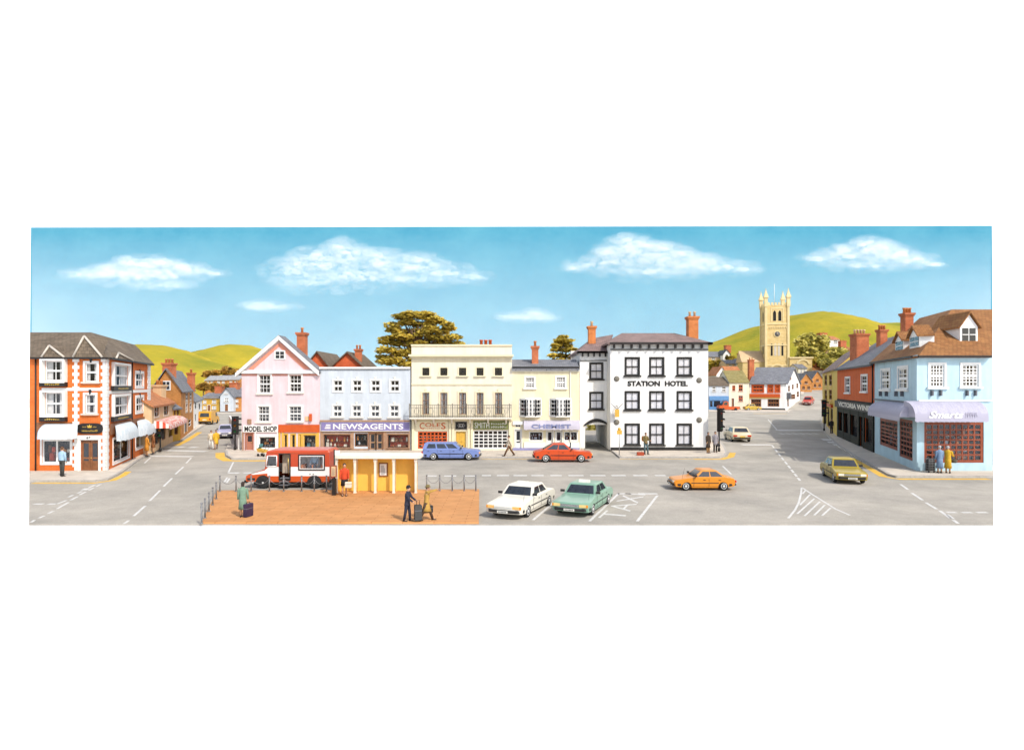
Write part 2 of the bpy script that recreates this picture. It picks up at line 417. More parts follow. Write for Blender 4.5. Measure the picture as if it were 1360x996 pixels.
# sky
m, nt, N, L, b = newmat('blue_sky')
tc = N.new('ShaderNodeTexCoord'); mp = N.new('ShaderNodeMapping'); mp.inputs['Scale'].default_value = (1, 1, 1.6)
L.new(tc.outputs['Object'], mp.inputs['Vector'])
n1 = N.new('ShaderNodeTexNoise'); n1.inputs['Scale'].default_value = .02; n1.inputs['Detail'].default_value = 12; n1.inputs['Roughness'].default_value = .74
L.new(mp.outputs['Vector'], n1.inputs['Vector'])
cr = N.new('ShaderNodeValToRGB'); cr.color_ramp.elements[0].position = .32; cr.color_ramp.elements[1].position = .72
cr.color_ramp.elements[0].color = (.108, .46, .68, 1); cr.color_ramp.elements[1].color = (.20, .60, .785, 1)
L.new(n1.outputs['Fac'], cr.inputs['Fac'])
em = N.new('ShaderNodeEmission'); em.inputs['Strength'].default_value = SKY_STRENGTH
L.new(cr.outputs['Color'], em.inputs['Color']); L.new(em.outputs[0], N['Material Output'].inputs['Surface'])
mb = MB()   # the sky is hung a hand's breadth in front of the sweep
sp = [(y - .6, z + .3) for y, z in prof if y >= 379]
sp = sp[:-1] + [(480.4, ZZ(300, 480.4))]
for a in range(len(sp) - 1):
    e_ = [(X(39.3 + 1.7 * q[1] / 126, q[0]), X(1318.6 - 1.0 * q[1] / 126, q[0])) for q in (sp[a], sp[a + 1])]
    mb.face([(e_[0][0], sp[a][0], sp[a][1]), (e_[0][1], sp[a][0], sp[a][1]), (e_[1][1], sp[a + 1][0], sp[a + 1][1]), (e_[1][0], sp[a + 1][0], sp[a + 1][1] - (1.4 if a == len(sp) - 2 else 0))], sm=True)
SKY = struct(mb, 'sky', m, fix=False)
# clouds: soft heaps of many small translucent wisps
def cloud_mat(name, a):
    m, nt, N, L, b = newmat(name)
    df = N.new('ShaderNodeBsdfDiffuse'); df.inputs['Color'].default_value = (.98, .98, .98, 1)
    tl = N.new('ShaderNodeBsdfTranslucent'); tl.inputs['Color'].default_value = (.98, .98, .98, 1)
    ad = N.new('ShaderNodeMixShader'); ad.inputs['Fac'].default_value = .5; L.new(df.outputs[0], ad.inputs[1]); L.new(tl.outputs[0], ad.inputs[2])
    tr = N.new('ShaderNodeBsdfTransparent'); mx = N.new('ShaderNodeMixShader'); mx.inputs['Fac'].default_value = a
    L.new(tr.outputs[0], mx.inputs[1]); L.new(ad.outputs[0], mx.inputs[2]); L.new(mx.outputs[0], N['Material Output'].inputs['Surface'])
    return m
M_CLOUD = [cloud_mat('cloud_core', .2), cloud_mat('cloud_edge', .06), cloud_mat('cloud_wisp', .028)]
def cloud(label, blobs, dens=1.0, Zc=440):
    mb = MB(); r = random.Random(len(blobs) * 7 + int(blobs[0][0])); k = Zc / F
    for (px, py, rx, ry) in blobs:
        n = int(dens * (rx * ry * .62 + 30))
        for _ in range(n):
            a = r.uniform(0, 2 * math.pi); q = r.random() ** .55
            u, v = q * math.cos(a), q * math.sin(a)
            if v < -.15 and r.random() < .5: continue      # ragged thin underside
            z = Zc + r.uniform(-6, 6) * (1 - q * q) ** .5
            lay = 0 if q < .5 and v > -.3 else (1 if q < .8 else 2)
            if r.random() < .25: lay = min(2, lay + 1)
            s = (r.uniform(1.6, 3.6), r.uniform(2.4, 4.8), r.uniform(3.2, 7.0))[lay]; gr = (.95, 1.04, 1.2)[lay]
            c = P3(px + u * rx * gr, py - v * ry * gr, z)
            sx = s * k * r.uniform(1.0, 2.0); sz = s * k * r.uniform(.5, .9)
            w = [c + Vector((sx * math.cos(t), -sz * .7 * math.sin(t * 2 + a), sz * math.sin(t))) for t in (j * math.pi / 4 for j in range(8))]
            i = mb._add(w + [c + Vector((0, -sz * 1.1, 0))])
            for j in range(8): mb.f.append((i + j, i + (j + 1) % 8, i + 8)); mb.m.append(lay); mb.sm.append(True)
    return tag(mb.build('cloud', M_CLOUD, uv=False, fix=False), label, 'cloud', 'clouds over the town')
cloud('long white cloud above the orange corner building at far left', [(185, 368, 55, 16), (150, 366, 40, 14), (215, 365, 50, 15), (250, 362, 34, 10), (110, 366, 28, 7), (190, 352, 28, 11), (222, 380, 35, 6), (285, 364, 14, 4), (170, 350, 16, 9), (212, 350, 18, 9), (140, 358, 13, 7), (240, 355, 13, 7)], 1.0)
cloud('largest cloud, long and humped, above the pink gabled shop', [(455, 343, 26, 24), (425, 352, 42, 22), (390, 362, 40, 18), (505, 352, 34, 20), (550, 357, 40, 18), (480, 368, 60, 20), (420, 376, 50, 14), (590, 364, 38, 14), (625, 369, 26, 8), (540, 372, 60, 10), (452, 330, 17, 11), (478, 336, 15, 9), (505, 340, 18, 9), (555, 346, 20, 9), (420, 340, 14, 8), (395, 350, 16, 8)], .85)
cloud('smallest wispy cloud low above the left hills', [(348, 407, 26, 6), (370, 408, 28, 4), (340, 409, 16, 4)], 1.3)
cloud('small flat cloud to the left of the hotel chimneys', [(700, 422, 30, 6), (712, 418, 14, 7), (680, 422, 20, 4), (722, 423, 20, 4)], 1.3)
cloud('big domed cloud directly above the white hotel', [(835, 335, 32, 21), (870, 345, 48, 20), (815, 348, 36, 16), (910, 352, 50, 15), (950, 357, 50, 11), (780, 354, 30, 8), (860, 362, 60, 12), (760, 357, 14, 3), (990, 359, 18, 4), (832, 323, 16, 10), (856, 328, 15, 9), (880, 332, 16, 9), (905, 340, 18, 9), (805, 336, 14, 8), (935, 347, 16, 7)], 1.0)
cloud('white cloud at right above the church and the right hill', [(1155, 334, 30, 16), (1120, 342, 34, 13), (1180, 342, 36, 15), (1215, 348, 30, 10), (1150, 353, 50, 9), (1085, 345, 22, 8), (1240, 352, 14, 3), (1150, 325, 15, 9), (1172, 329, 14, 9), (1118, 333, 14, 8), (1200, 338, 15, 8)], 1.0)

# added haze wedge between hills and sky, thinning upwards so the horizon pales
m = bpy.data.materials.new('pale_air'); m.use_nodes = True; nt = m.node_tree; nt.nodes.remove(nt.nodes['Principled BSDF'])
pv = nt.nodes.new('ShaderNodeVolumePrincipled'); pv.inputs['Color'].default_value = (.97, .99, 1, 1); pv.inputs['Density'].default_value = HAZE
nt.links.new(pv.outputs[0], nt.nodes['Material Output'].inputs['Volume'])
mb = MB(); rings = []
for z, za, zb in ((1.5, 332, 377), (20, 352, 395), (45, 386, 416), (70, 414, 434), (95, 440, 450), (115, 456.5, 460), (123, 461, 461.3)):
    rings.append([(X(42, za), za, z), (X(1316, za), za, z), (X(1316, zb), zb, z), (X(42, zb), zb, z)])
mb.loft(rings, sm=False); tag(mb.build('haze', m), kind='stuff')
# hills -----------------------------------------------------------------------------------------------------
m, nt, N, L, b = newmat('hill_grass')
tc = N.new('ShaderNodeTexCoord'); n1 = N.new('ShaderNodeTexNoise'); n1.inputs['Scale'].default_value = .024; n1.inputs['Detail'].default_value = 12; n1.inputs['Roughness'].default_value = .68
L.new(tc.outputs['Object'], n1.inputs['Vector'])
cr = N.new('ShaderNodeValToRGB'); cr.color_ramp.elements[0].position = .33; cr.color_ramp.elements[1].position = .68
cr.color_ramp.elements[0].color = (.175, .195, .024, 1); cr.color_ramp.elements[1].color = (.455, .33, .03, 1)
L.new(n1.outputs['Fac'], cr.inputs['Fac']); L.new(cr.outputs['Color'], b.inputs['Base Color']); b.inputs['Roughness'].default_value = .95; b.inputs['Specular IOR Level'].default_value = .05
n2 = N.new('ShaderNodeTexNoise'); n2.inputs['Scale'].default_value = .5; n2.inputs['Detail'].default_value = 5; L.new(tc.outputs['Object'], n2.inputs['Vector'])
bp = N.new('ShaderNodeBump'); bp.inputs['Strength'].default_value = .35; bp.inputs['Distance'].default_value = 1.5; L.new(n2.outputs['Fac'], bp.inputs['Height']); L.new(bp.outputs['Normal'], b.inputs['Normal'])
M_HILL = m
def pchip(pts, x):
    if x <= pts[0][0]: return pts[0][1]
    for (a, ya), (b_, yb) in zip(pts, pts[1:]):
        if x <= b_:
            t = (x - a) / (b_ - a); t = t * t * (3 - 2 * t) * .6 + t * .4
            return lerp(ya, yb, t)
    return pts[-1][1]
HILLS = {}
def hill(key, pts, Zf, Zr, Zb, n=90, k=16):
    def hz(x, Z):
        px = x / Zr * F + CX; top = ZZ(pchip(pts, px), Zr)
        if Z <= Zf: return 0.0
        if Z <= Zr: t = (Z - Zf) / (Zr - Zf); return top * (t * t * (3 - 2 * t))
        t = min(1, (Z - Zr) / (Zb - Zr)); return top * (1 - t * t * (3 - 2 * t))
    HILLS[key] = hz
    mb = MB(); rows = []
    p0, p1 = pts[0][0], pts[-1][0]
    for j in range(2 * k + 1):
        Z = lerp(Zf, Zr, j / k) if j <= k else lerp(Zr, Zb, (j - k) / k)
        rows.append([(X(lerp(p0, p1, i / n), Z), Z, hz(X(lerp(p0, p1, i / n), Z), Z) + .02) for i in range(n + 1)])
    mb.loft(rows, 0, False, False, True)
    return struct(mb, 'hill', M_HILL, fix=False)
hill('left', [(60, 500), (130, 478), (168, 462), (195, 458), (215, 458.5), (240, 464), (258, 471), (275, 478), (320, 490), (420, 512)], 150, 262, 330)
hill('left2', [(190, 505), (235, 482), (258, 472), (285, 464), (312, 457.5), (330, 458.5), (350, 464), (400, 483), (450, 505)], 205, 315, 370)
hill('right', [(800, 490), (870, 478), (935, 457), (1008, 433), (1050, 419), (1081, 414.7), (1106, 419), (1131, 428), (1150, 430.5), (1168, 430), (1180, 429.5), (1198, 433), (1230, 447), (1290, 460)], 183, 330, 372)

# road, pavements ---------------------------------------------------------------------------------------------
m, nt, N, L, b = newmat('asphalt')
tc = N.new('ShaderNodeTexCoord'); n1 = N.new('ShaderNodeTexNoise'); n1.inputs['Scale'].default_value = .22; n1.inputs['Detail'].default_value = 10; n1.inputs['Roughness'].default_value = .72
L.new(tc.outputs['Object'], n1.inputs['Vector'])
cr = N.new('ShaderNodeValToRGB'); cr.color_ramp.elements[0].position = .32; cr.color_ramp.elements[1].position = .70
cr.color_ramp.elements[0].color = (.275, .258, .22, 1); cr.color_ramp.elements[1].color = (.46, .415, .35, 1)
L.new(n1.outputs['Fac'], cr.inputs['Fac'])
n2 = N.new('ShaderNodeTexNoise'); n2.inputs['Scale'].default_value = 14; n2.inputs['Detail'].default_value = 3; L.new(tc.outputs['Object'], n2.inputs['Vector'])
mr = N.new('ShaderNodeMapRange'); mr.inputs['To Min'].default_value = .8; mr.inputs['To Max'].default_value = 1.2; L.new(n2.outputs['Fac'], mr.inputs['Value'])
mx = N.new('ShaderNodeMix'); mx.data_type = 'RGBA'; mx.blend_type = 'MULTIPLY'; mx.inputs['Factor'].default_value = 1; L.new(cr.outputs['Color'], mx.inputs['A']); L.new(mr.outputs['Result'], mx.inputs['B'])
L.new(mx.outputs['Result'], b.inputs['Base Color']); b.inputs['Roughness'].default_value = .92; b.inputs['Specular IOR Level'].default_value = .15
bp = N.new('ShaderNodeBump'); bp.inputs['Strength'].default_value = .3; bp.inputs['Distance'].default_value = .02; L.new(n2.outputs['Fac'], bp.inputs['Height']); L.new(bp.outputs['Normal'], b.inputs['Normal'])
M_ASPH = m
mb = MB(); Zf = F * H / (696 - HZ)
mb.prism([(X(38.5, Zf), Zf, -.05), (X(1319.5, Zf), Zf, -.05), (X(1319.0, 240), 240, -.05), (X(40, 240), 240, -.05)], (0, 0, .05))
struct(mb, 'road', M_ASPH)
M_PAVE = bricks('paving_flags', (.52, .455, .37), (.58, .51, .42), (.40, .35, .28), .9, .6, .012, .85, .15, var=.12)
M_KERB = plain('kerb_stone', (.40, .37, .33), .8, .15, 4)
M_YEL = plain('yellow_road_paint', (.66, .40, .06), .8, .25, 2.5)
M_MARK = plain('white_road_paint', (.58, .565, .53), .85, .24, 5)
def pavement(px, close=(), h=.12):
    """flagged pavement slab with a stone kerb along the road side"""
    pts = [G(x, y, h) for x, y in px]; poly = pts + list(close); mb = MB()
    mb.prism([(x, y, 0.002) for x, y in poly], (0, 0, h - .002))
    for (a, b_) in zip(pts, pts[1:]):
        d = Vector((b_[0] - a[0], b_[1] - a[1])); l = d.length
        if l < 1e-6: continue
        d /= l; n = Vector((d.y, -d.x)); q = int(l / .95) + 1
        for k in range(q):
            s0, s1 = l * k / q + .012, l * (k + 1) / q - .012
            A = Vector(a) + d * s0; B = Vector(a) + d * s1
            mb.prism([(A.x - n.x * .16, A.y - n.y * .16, .001), (A.x + n.x * .03, A.y + n.y * .03, .001), (B.x + n.x * .03, B.y + n.y * .03, .001), (B.x - n.x * .16, B.y - n.y * .16, .001)], (0, 0, h + .008), 1)
    return struct(mb, 'pavement', [M_PAVE, M_KERB])
pavement([(40, 638), (128, 638), (143, 635.5), (155, 630), (164, 624.5), (182, 611.5), (213, 594.5), (243, 582.5), (270, 565), (286, 554), (290, 551)], [G(262, 551, .12), G(150, 590, .12), (X(40, 47), 47)])
pavement([(299.5, 598), (300.5, 604), (308, 608.5), (330, 608.4), (545, 606.8), (776, 606.6)], [(X(776, 58), 58), (X(312, 62), 62), (X(303, 64), 64)])
pavement([(809.5, 595.6), (823, 606.6), (955, 606.6), (963, 605), (966, 600), (962, 592), (952, 580)], [(X(940, 66), 66), (X(811, 58), 58)])
pavement([(1103, 548), (1092, 553), (1089.5, 560), (1096, 575), (1112, 590), (1134, 604.5), (1161, 618.5), (1180, 629.5), (1190, 632), (1319, 632)], [(X(1319, 46), 46), (38, 56), (46, 75), (70, 120)])
pavement([(941, 546.5), (985, 547), (1046, 547), (1063, 541)], [(X(1063, 176), 176), (X(941, 176), 176)])
pavement([(252, 549), (321, 549)], [(X(321, 140), 140), (X(252, 140), 140)])
# the road climbing the hill
RZ = [(150, 0.005), (158, 1.1), (166, 2.3), (180, 3.3), (196, 4.1), (210, 5.1), (226, 6.0)]
def ramp_z(Z):
    for (a, za), (b_, zb) in zip(RZ, RZ[1:]):
        if Z <= b_: return lerp(za, zb, max(0, (Z - a) / (b_ - a)))
    return RZ[-1][1]
mb = MB(); rows = []
for j in range(39):
    Z = 150 + 2 * j; pl = 1044.8 + 18.2 * min(1, (Z - 150) / 16)
    rows.append([(X(pl, Z), Z, -.02)] + [(X(lerp(pl, 1106, q), Z), Z, ramp_z(Z)) for q in (0, .2, .4, .6, .8, 1)] + [(X(1106, Z), Z, -.02)])
mb.loft(rows, 0, True, True, False); struct(mb, 'hill_road', M_ASPH)
mb = MB()
for j in range(16, 37):      # kerbed footway in front of the gabled houses
    Z = 150 + 2 * j; Z2 = Z + 2; a, c = 1063.3, 1067.5
    mb.face([(X(a, Z), Z, ramp_z(Z) + .14), (X(c, Z), Z, ramp_z(Z) + .14), (X(c, Z2), Z2, ramp_z(Z2) + .14), (X(a, Z2), Z2, ramp_z(Z2) + .14)]); mb.face([(X(c, Z), Z, ramp_z(Z)), (X(c, Z2), Z2, ramp_z(Z2)), (X(c, Z2), Z2, ramp_z(Z2) + .14), (X(c, Z), Z, ramp_z(Z) + .14)])
struct(mb, 'pavement', M_PAVE, fix=False)
# plaza
M_PLAZA = bricks('tan_plaza_brick', (.50, .235, .085), (.56, .275, .105), (.40, .17, .06), 1.4, .32, .022, .85, .2, var=.14)
mb = MB(); pz = .08
q = [G(288, 651, pz), G(636.5, 649.5, pz), (X(636, Zf + .01), Zf + .01), (X(268, Zf + .01), Zf + .01)]
mb.prism([(x, y, .003) for x, y in reversed(q)], (0, 0, pz))
struct(mb, 'plaza', M_PLAZA)
# markings ------------------------------------------------------------------------------------------------------
def strip(mb, a, b_, w=.12, z=.006, m=0):
    A, B = Vector(G(*a)), Vector(G(*b_)); d = (B - A).normalized()
    if abs(a[1] - b_[1]) < 2.2: w = max(w, 1.25 * A.y * A.y / 4960)      # lines across the view are painted broad
    n = Vector((d.y, -d.x)) * w / 2
    mb.prism([(A.x + n.x, A.y + n.y, z - .004), (B.x + n.x, B.y + n.y, z - .004), (B.x - n.x, B.y - n.y, z - .004), (A.x - n.x, A.y - n.y, z - .004)], (0, 0, .004), m)
mb = MB()
for a in [(164.6, 695.6, 171, 691), (177.8, 685, 193, 671.6), (198.8, 665, 212.7, 651), (217.5, 645.7, 228.5, 635), (233, 629.6, 243.5, 620), (247.3, 615, 254, 608), (201, 605.6, 255, 606.3), (192, 615, 200, 607.5), (215, 598, 274, 599.5), (222, 593.5, 230, 593.6), (236, 593.7, 245, 593.8), (252, 593.9, 262, 594),
          (45.4, 669.3, 57.6, 669.3), (63.5, 669.3, 75, 669.3), (75.2, 669.3, 88.5, 664.3), (91, 660, 97, 657.3), (103, 655, 109, 652.4), (111, 650.8, 116, 648.6), (118, 647.6, 126, 644), (41, 693.6, 46, 690.5), (52, 687.8, 59, 684.8), (64, 681.8, 71, 678.6), (76, 675.5, 91, 667), (94, 664, 103, 659.4), (106, 657, 114, 653), (118, 651, 124, 648), (128, 646, 134, 643),
          (310, 613.5, 303.5, 627), (303.5, 628, 318, 628), (324, 628, 334, 628), (298, 640, 302, 634), (301, 641, 305, 635),
          (566, 632, 580, 632), (590, 632, 606, 632), (615, 632, 632, 632)]: strip(mb, a[:2], a[2:])
for x0, x1 in [(640, 652), (660, 676), (682, 700), (706, 722), (731, 746), (755, 775), (784, 804), (812, 831), (841, 860), (870, 884)]: strip(mb, (x0, 631.4), (x1, 631.4), .15)
for a in [(748.5, 656, 708, 690.4), (822, 655, 783, 692), (873, 658, 846.5, 692), (960, 619, 971, 629.6)]: strip(mb, a[:2], a[2:], .13)
for x0, x1 in [(690, 715), (748, 775), (820, 838), (848, 873)]: strip(mb, (x0, 655.6), (x1, 655.6), .1)
for k in range(9):
    t0, t1 = k / 9, (k + .68) / 9; strip(mb, (lerp(1025, 1064, t0), lerp(591, 640, t0)), (lerp(1025, 1064, t1), lerp(591, 640, t1)), .15)
for a in [(985, 590.6, 1025, 590.6), (1020, 557, 1032, 571), (1032, 571.4, 1091, 571.4), (1196, 643, 1206, 650), (1211, 654.5, 1225, 664), (1230, 667.5, 1244, 676), (1248, 678, 1262, 688), (1266, 690.5, 1272.5, 695), (1258, 683, 1266, 689)]: strip(mb, a[:2], a[2:], .14)
for x0, x1 in [(1258, 1270), (1277, 1290.5), (1297, 1311)]: strip(mb, (x0, 680.4), (x1, 680.4), .2)
for k in range(6): strip(mb, (1036 + k * 9, 576), (1040 + k * 9, 576), .2)
for k in range(5): strip(mb, (1098 + k * 7, 583 + k * 3.4), (1102 + k * 7, 585 + k * 3.4), .2)
hl = [(1064.7, 647), (1064, 655), (1061, 667), (1056, 677), (1047, 688)]; hr = [(1064.7, 647), (1078, 656), (1094, 666), (1110, 676), (1128.6, 684)]
for p in (hl, hr):
    for a, c in zip(p, p[1:]): strip(mb, a, c, .10)
for a in [(1062.5, 670.5, 1076, 656.5), (1059, 682, 1081.5, 662), (1068.5, 685, 1089, 666), (1081.5, 684, 1095.5, 670.5), (1092, 684.5, 1103, 674.5), (1066, 655.5, 1070, 651)]: strip(mb, a[:2], a[2:], .09)
struct(mb, 'road_marking', M_MARK)
mb = MB()
def band(mb, pts, w):
    P = [Vector(G(x, y)) for x, y in pts]; L_ = []; R_ = []
    for k, p in enumerate(P):
        d = (P[min(k + 1, len(P) - 1)] - P[max(k - 1, 0)]).normalized(); n = Vector((d.y, -d.x))
        L_.append(p); R_.append(p + n * w)
    for k in range(len(P) - 1): mb.prism([(L_[k].x, L_[k].y, .002), (R_[k].x, R_[k].y, .002), (R_[k + 1].x, R_[k + 1].y, .002), (L_[k + 1].x, L_[k + 1].y, .002)], (0, 0, .004))
band(mb, [(47, 640.8), (128, 640.8), (145, 638), (158, 632), (166, 626.4)], .42)
band(mb, [(230, 592), (244, 585.2), (262, 574)], .6)
band(mb, [(298, 601), (299, 607), (308, 611.2), (330, 611.2), (357, 611)], .75)
band(mb, [(920, 609.3), (956, 609.3), (966, 606.5), (969, 601)], .55)
band(mb, [(823, 609.6), (920, 609.4)], .16)
band(mb, [(640, 609.6), (776, 609.5)], .16)
band(mb, [(1134, 608), (1160, 622.2), (1179, 633), (1190, 635.4), (1310, 635.4)], .5)
band(mb, [(1000, 549.2), (1044, 549.2)], .8)
struct(mb, 'yellow_line', M_YEL)
# the word on the bay
A, B = Vector(G(815, 689)), Vector(G(848, 656)); d = (B - A); Ln = d.length; d.normalize(); up = Vector((-d.y, d.x))
vs, fs = glyphs('TAXI', 0.0, -.012); mb = MB()
i = mb._add([(A.x + d.x * a * Ln + up.x * (c - .35) * 1.15, A.y + d.y * a * Ln + up.y * (c - .35) * 1.15, .004 + .002 * (e + 1) / 2) for a, c, e in vs])
for f in fs: mb.f.append(tuple(i + k for k in f)); mb.m.append(0); mb.sm.append(False)
struct(mb, 'road_marking', M_MARK, fix=False)
# ======================================================================= BUILDINGS =============================
ZR = 56.6
def rowfoot(px0, px1, Z=ZR, dep=9.5): return [(X(px0, Z), Z), (X(px1, Z) - .01, Z), (X(px1, Z) - .01, Z + dep), (X(px0, Z), Z + dep)]
M_PINK = plain('pink_render', (.68, .54, .56), .8, .06, 1.2, .08)
M_PALEBLUE = plain('pale_blue_render', (.53, .575, .62), .8, .06, 1.2, .08)
M_CREAM = plain('cream_render', (.75, .68, .53), .8, .06, 1.2, .08)
M_YCREAM = plain('yellow_cream_render', (.74, .66, .45), .8, .06, 1.2, .08)
M_HOTEL = plain('white_render', (.80, .79, .76), .8, .04, 1.0, .1)
M_SKYBLUE = plain('sky_blue_render', (.42, .58, .65), .8, .07, 1.2, .08)
M_YELR = plain('yellow_render', (.58, .42, .10), .8, .1, 1.2, .08)
M_OCHRE = plain('ochre_render', (.55, .33, .05), .8, .12, 1.2, .08)
M_BUFF = plain('buff_render', (.60, .42, .24), .8, .1, 1.2, .08)
M_ORTIMB = plain('orange_timber', (.50, .085, .015), .5, .12, 2)
M_YTIMB = plain('yellow_timber', (.60, .36, .06), .5, .12, 2)
M_REDT = plain('red_brown_timber', (.22, .05, .02), .5, .15, 3)
M_PURPLE = plain('purple_sign_board', (.21, .18, .36), .5, .08)
M_GREENB = plain('green_sign_board', (.17, .19, .06), .5, .08)
M_CANVAS = wavy('white_canvas', (.50, .57, .61), (.62, .66, .68), .9)  # grey-blue stripes: seams with their shading lines put into the colour
M_LILAC = wavy('lilac_canvas', (.36, .345, .425), (.41, .395, .47), .35, axis='Y')
M_STRIPE = wavy('red_white_canvas', (.55, .07, .03), (.7, .66, .6), .62)
M_TRIM = plain('pale_trim', (.70, .66, .58), .7, .05)
M_BTRIM = plain('blue_plinth', (.25, .24, .42), .7)
M_STANDIN = plain('grey_stand_in_wall', (.68, .66, .63), .9, .15)
M_IRON = plain('iron_railing', (.17, .155, .125), .6)
def cornice(b, i, px, w=.25, mat=None, name='cornice'):
    return b.slab(i, name, mat or M_TRIM, px, -.05, w)
def smallmarks(mb, u0, u1, z0, z1, w, n, m=0, th=.006):
    """tiny gilt flourishes too small to read"""
    for k in range(n):
        a = lerp(u0, u1, (k + .12) / n); c = lerp(u0, u1, (k + .86) / n); h = (z1 - z0) * rnd.uniform(.55, 1)
        mb.box(a, lerp(a, c, .3), w, w + th, z0, z0 + h, m); mb.box(lerp(a, c, .45), c, w, w + th, z0 + h * .4, z0 + h * .75, m)

# ---- orange brick corner public house, far left -----------------------------------------------------------------
b = Bld('corner_pub', 'three storey orange brick corner building with white domed canopies and white quoins', 'building',
        [(X(39.2, 43.0), 43.0), (-29.0, 43.1), (-33.9, 56.4), (X(39.6, 56.4), 56.4)], .12, 8.28, M_BRICK)
f0, f1 = b.f[0], b.f[1]
for r in ((60, 87, 479, 506), (60, 87, 521, 551)):
    b.win(0, r, 2, 2, sur=(.14, M_WHITE, .35), cur=.34, cm=M_NET, fw=.09)
for r in ((149, 170, 485, 513), (149, 170, 526, 551)):
    b.win(1, r, 2, 2, sur=(.16, M_WHITE, .2), cur=.36, cm=M_NET, fw=.09)
for r in ((113.5, 129, 482, 507), (113.5, 127, 524, 549)): b.win(0, r, 1, 2, sur=(.14, M_WHITE, .06), key=M_BLACK, cur=.3, sill=(.12, M_STONE))
for r in ((180, 190, 496, 513), (180.5, 190, 528, 546)): b.win(1, r, 2, 2, sur=(.22, M_WHITE, .05), key=M_BLACK, cur=.25)
for i, r in ((0, (56, 90, 507.6, 513.6)), (0, (56, 90, 553.6, 559.5)), (1, (147, 171, 512.5, 519)), (1, (147, 171, 551.5, 558))):
    p = b.slab(i, 'sign_panel', M_BLACK, r, 0.0, .3 if i == 0 else .22); u0, u1, z0, z1 = b.f[i].rect(*r); w_ = .305 if i == 0 else .225
    mb = b.f[i].mb(); smallmarks(mb, lerp(u0, u1, .22), lerp(u0, u1, .8), lerp(z0, z1, .3), lerp(z0, z1, .75), w_, 7); mb.build('lettering', M_GOLD, p)
b.slab(0, 'string_course', M_WHITE, (56, 141, 515.2, 519), 0, .05); b.slab(1, 'string_course', M_WHITE, (142, 199, 518, 522), 0, .05)
for i, xa, xb in ((0, 99.2, 103), (0, 136.8, 140.8), (1, 196, 199.5), (1, 141.2, 143.5)):
    u0, _ = b.f[i].uz(xa, 500); u1, _ = b.f[i].uz(xb, 500); mb = b.f[i].mb(); z = .14; k = 0
    while z < 8.0:
        e = .13 if k % 2 else 0
        mb.box(u0 - e * (xa != 141.2), u1 + e * (xb < 140 or xa == 141.2), 0.0, .045, z, z + .235); z += .25; k += 1
    mb.build('quoins', M_WHITE, b.root)
for i, r in ((0, (50, 97, 561, 576)), (1, (144.5, 194, 558, 571))): b.slab(i, 'fascia', M_BROWN, r, 0, .12)
for i, r in ((0, (56, 94, 584, 615)), (1, (150, 171.5, 580, 611)), (1, (180, 193.5, 572, 594))):
    b.win(i, r, 2, 1, fw=.1, mw=.12, dep=1.0, sur=(.12, M_WHITE, .05), goods=(2, .8, (0, 2, 5, 1)))
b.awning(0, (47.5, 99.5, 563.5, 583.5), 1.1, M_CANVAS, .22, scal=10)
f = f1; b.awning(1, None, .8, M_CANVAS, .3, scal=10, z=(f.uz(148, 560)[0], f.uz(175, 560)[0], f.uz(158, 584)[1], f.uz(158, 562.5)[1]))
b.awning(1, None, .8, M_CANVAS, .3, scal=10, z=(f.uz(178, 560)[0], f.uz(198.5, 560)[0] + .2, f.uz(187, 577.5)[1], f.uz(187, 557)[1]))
b.door(0, (107.5, 131, 584.5, 627.6), M_BROWN, M_WHITE, ((.36, .9),), 2)
p = b.slab(0, 'door_surround', M_WHITE, (104.5, 134, 578, 583.4), 0.0, .12); b.lettering(0, '67', (116.5, 122, 579.3, 582.5), M_BLACK, .13, parent=p)
for xa, xb in ((104.2, 106.6), (132, 134.4)): b.slab(0, 'pilaster', M_WHITE, (xa, xb, 578, 627.8), 0, .1)
# oval sign with a crown
u0, u1, z0, z1 = f0.rect(103.5, 137.5, 562, 576); uc, zc = (u0 + u1) / 2, (z0 + z1) / 2; a_, c_ = (u1 - u0) / 2, (z1 - z0) / 2
mb = f0.mb(); mb.prism([(uc + a_ * math.copysign(abs(math.cos(t)) ** .45, math.cos(t)), .05, zc + c_ * math.copysign(abs(math.sin(t)) ** .8, math.sin(t))) for t in (2 * math.pi * k / 32 for k in range(32))], (0, .07, 0))
sg = mb.build('sign', M_BLACK, b.root)
mb = f0.mb(); cz = zc + .06
mb.prism([(uc - .13, .121, cz), (uc + .13, .121, cz), (uc + .17, .121, cz + .2), (uc + .08, .121, cz + .1), (uc, .121, cz + .24), (uc - .08, .121, cz + .1), (uc - .17, .121, cz + .2)], (0, .012, 0))
smallmarks(mb, uc - .5, uc - .22, cz + .02, cz + .11, .121, 4); smallmarks(mb, uc + .22, uc + .5, cz + .02, cz + .11, .121, 4); smallmarks(mb, uc - .55, uc + .58, zc - .22, zc - .08, .121, 11)
mb.build('emblem', M_GOLD, sg)
for i, x, y0, y1 in ((0, 48.5, 474, 627), (1, 174, 481, 612)):
    u, zt = b.f[i].uz(x, y0); mb = b.f[i].mb(); mb.tube([(u, .09, zt), (u, .09, .15)], .05); mb.build('drainpipe', M_BLACK, b.root)
A = (X(121, 46.5), 46.5, 10.3); A0 = (X(39.8, 46.5), 46.5, 10.3); Bk = (-35.3, 56.4, 10.0); ez = 8.22; g0, g1, g2, g3 = b.foot
fl = Vector((X(39.6, g0.y - .3), g0.y - .3)); fr = Vector((g1.x + .25, g1.y - .3)); br = Vector((g2.x + .35, g2.y + .1))
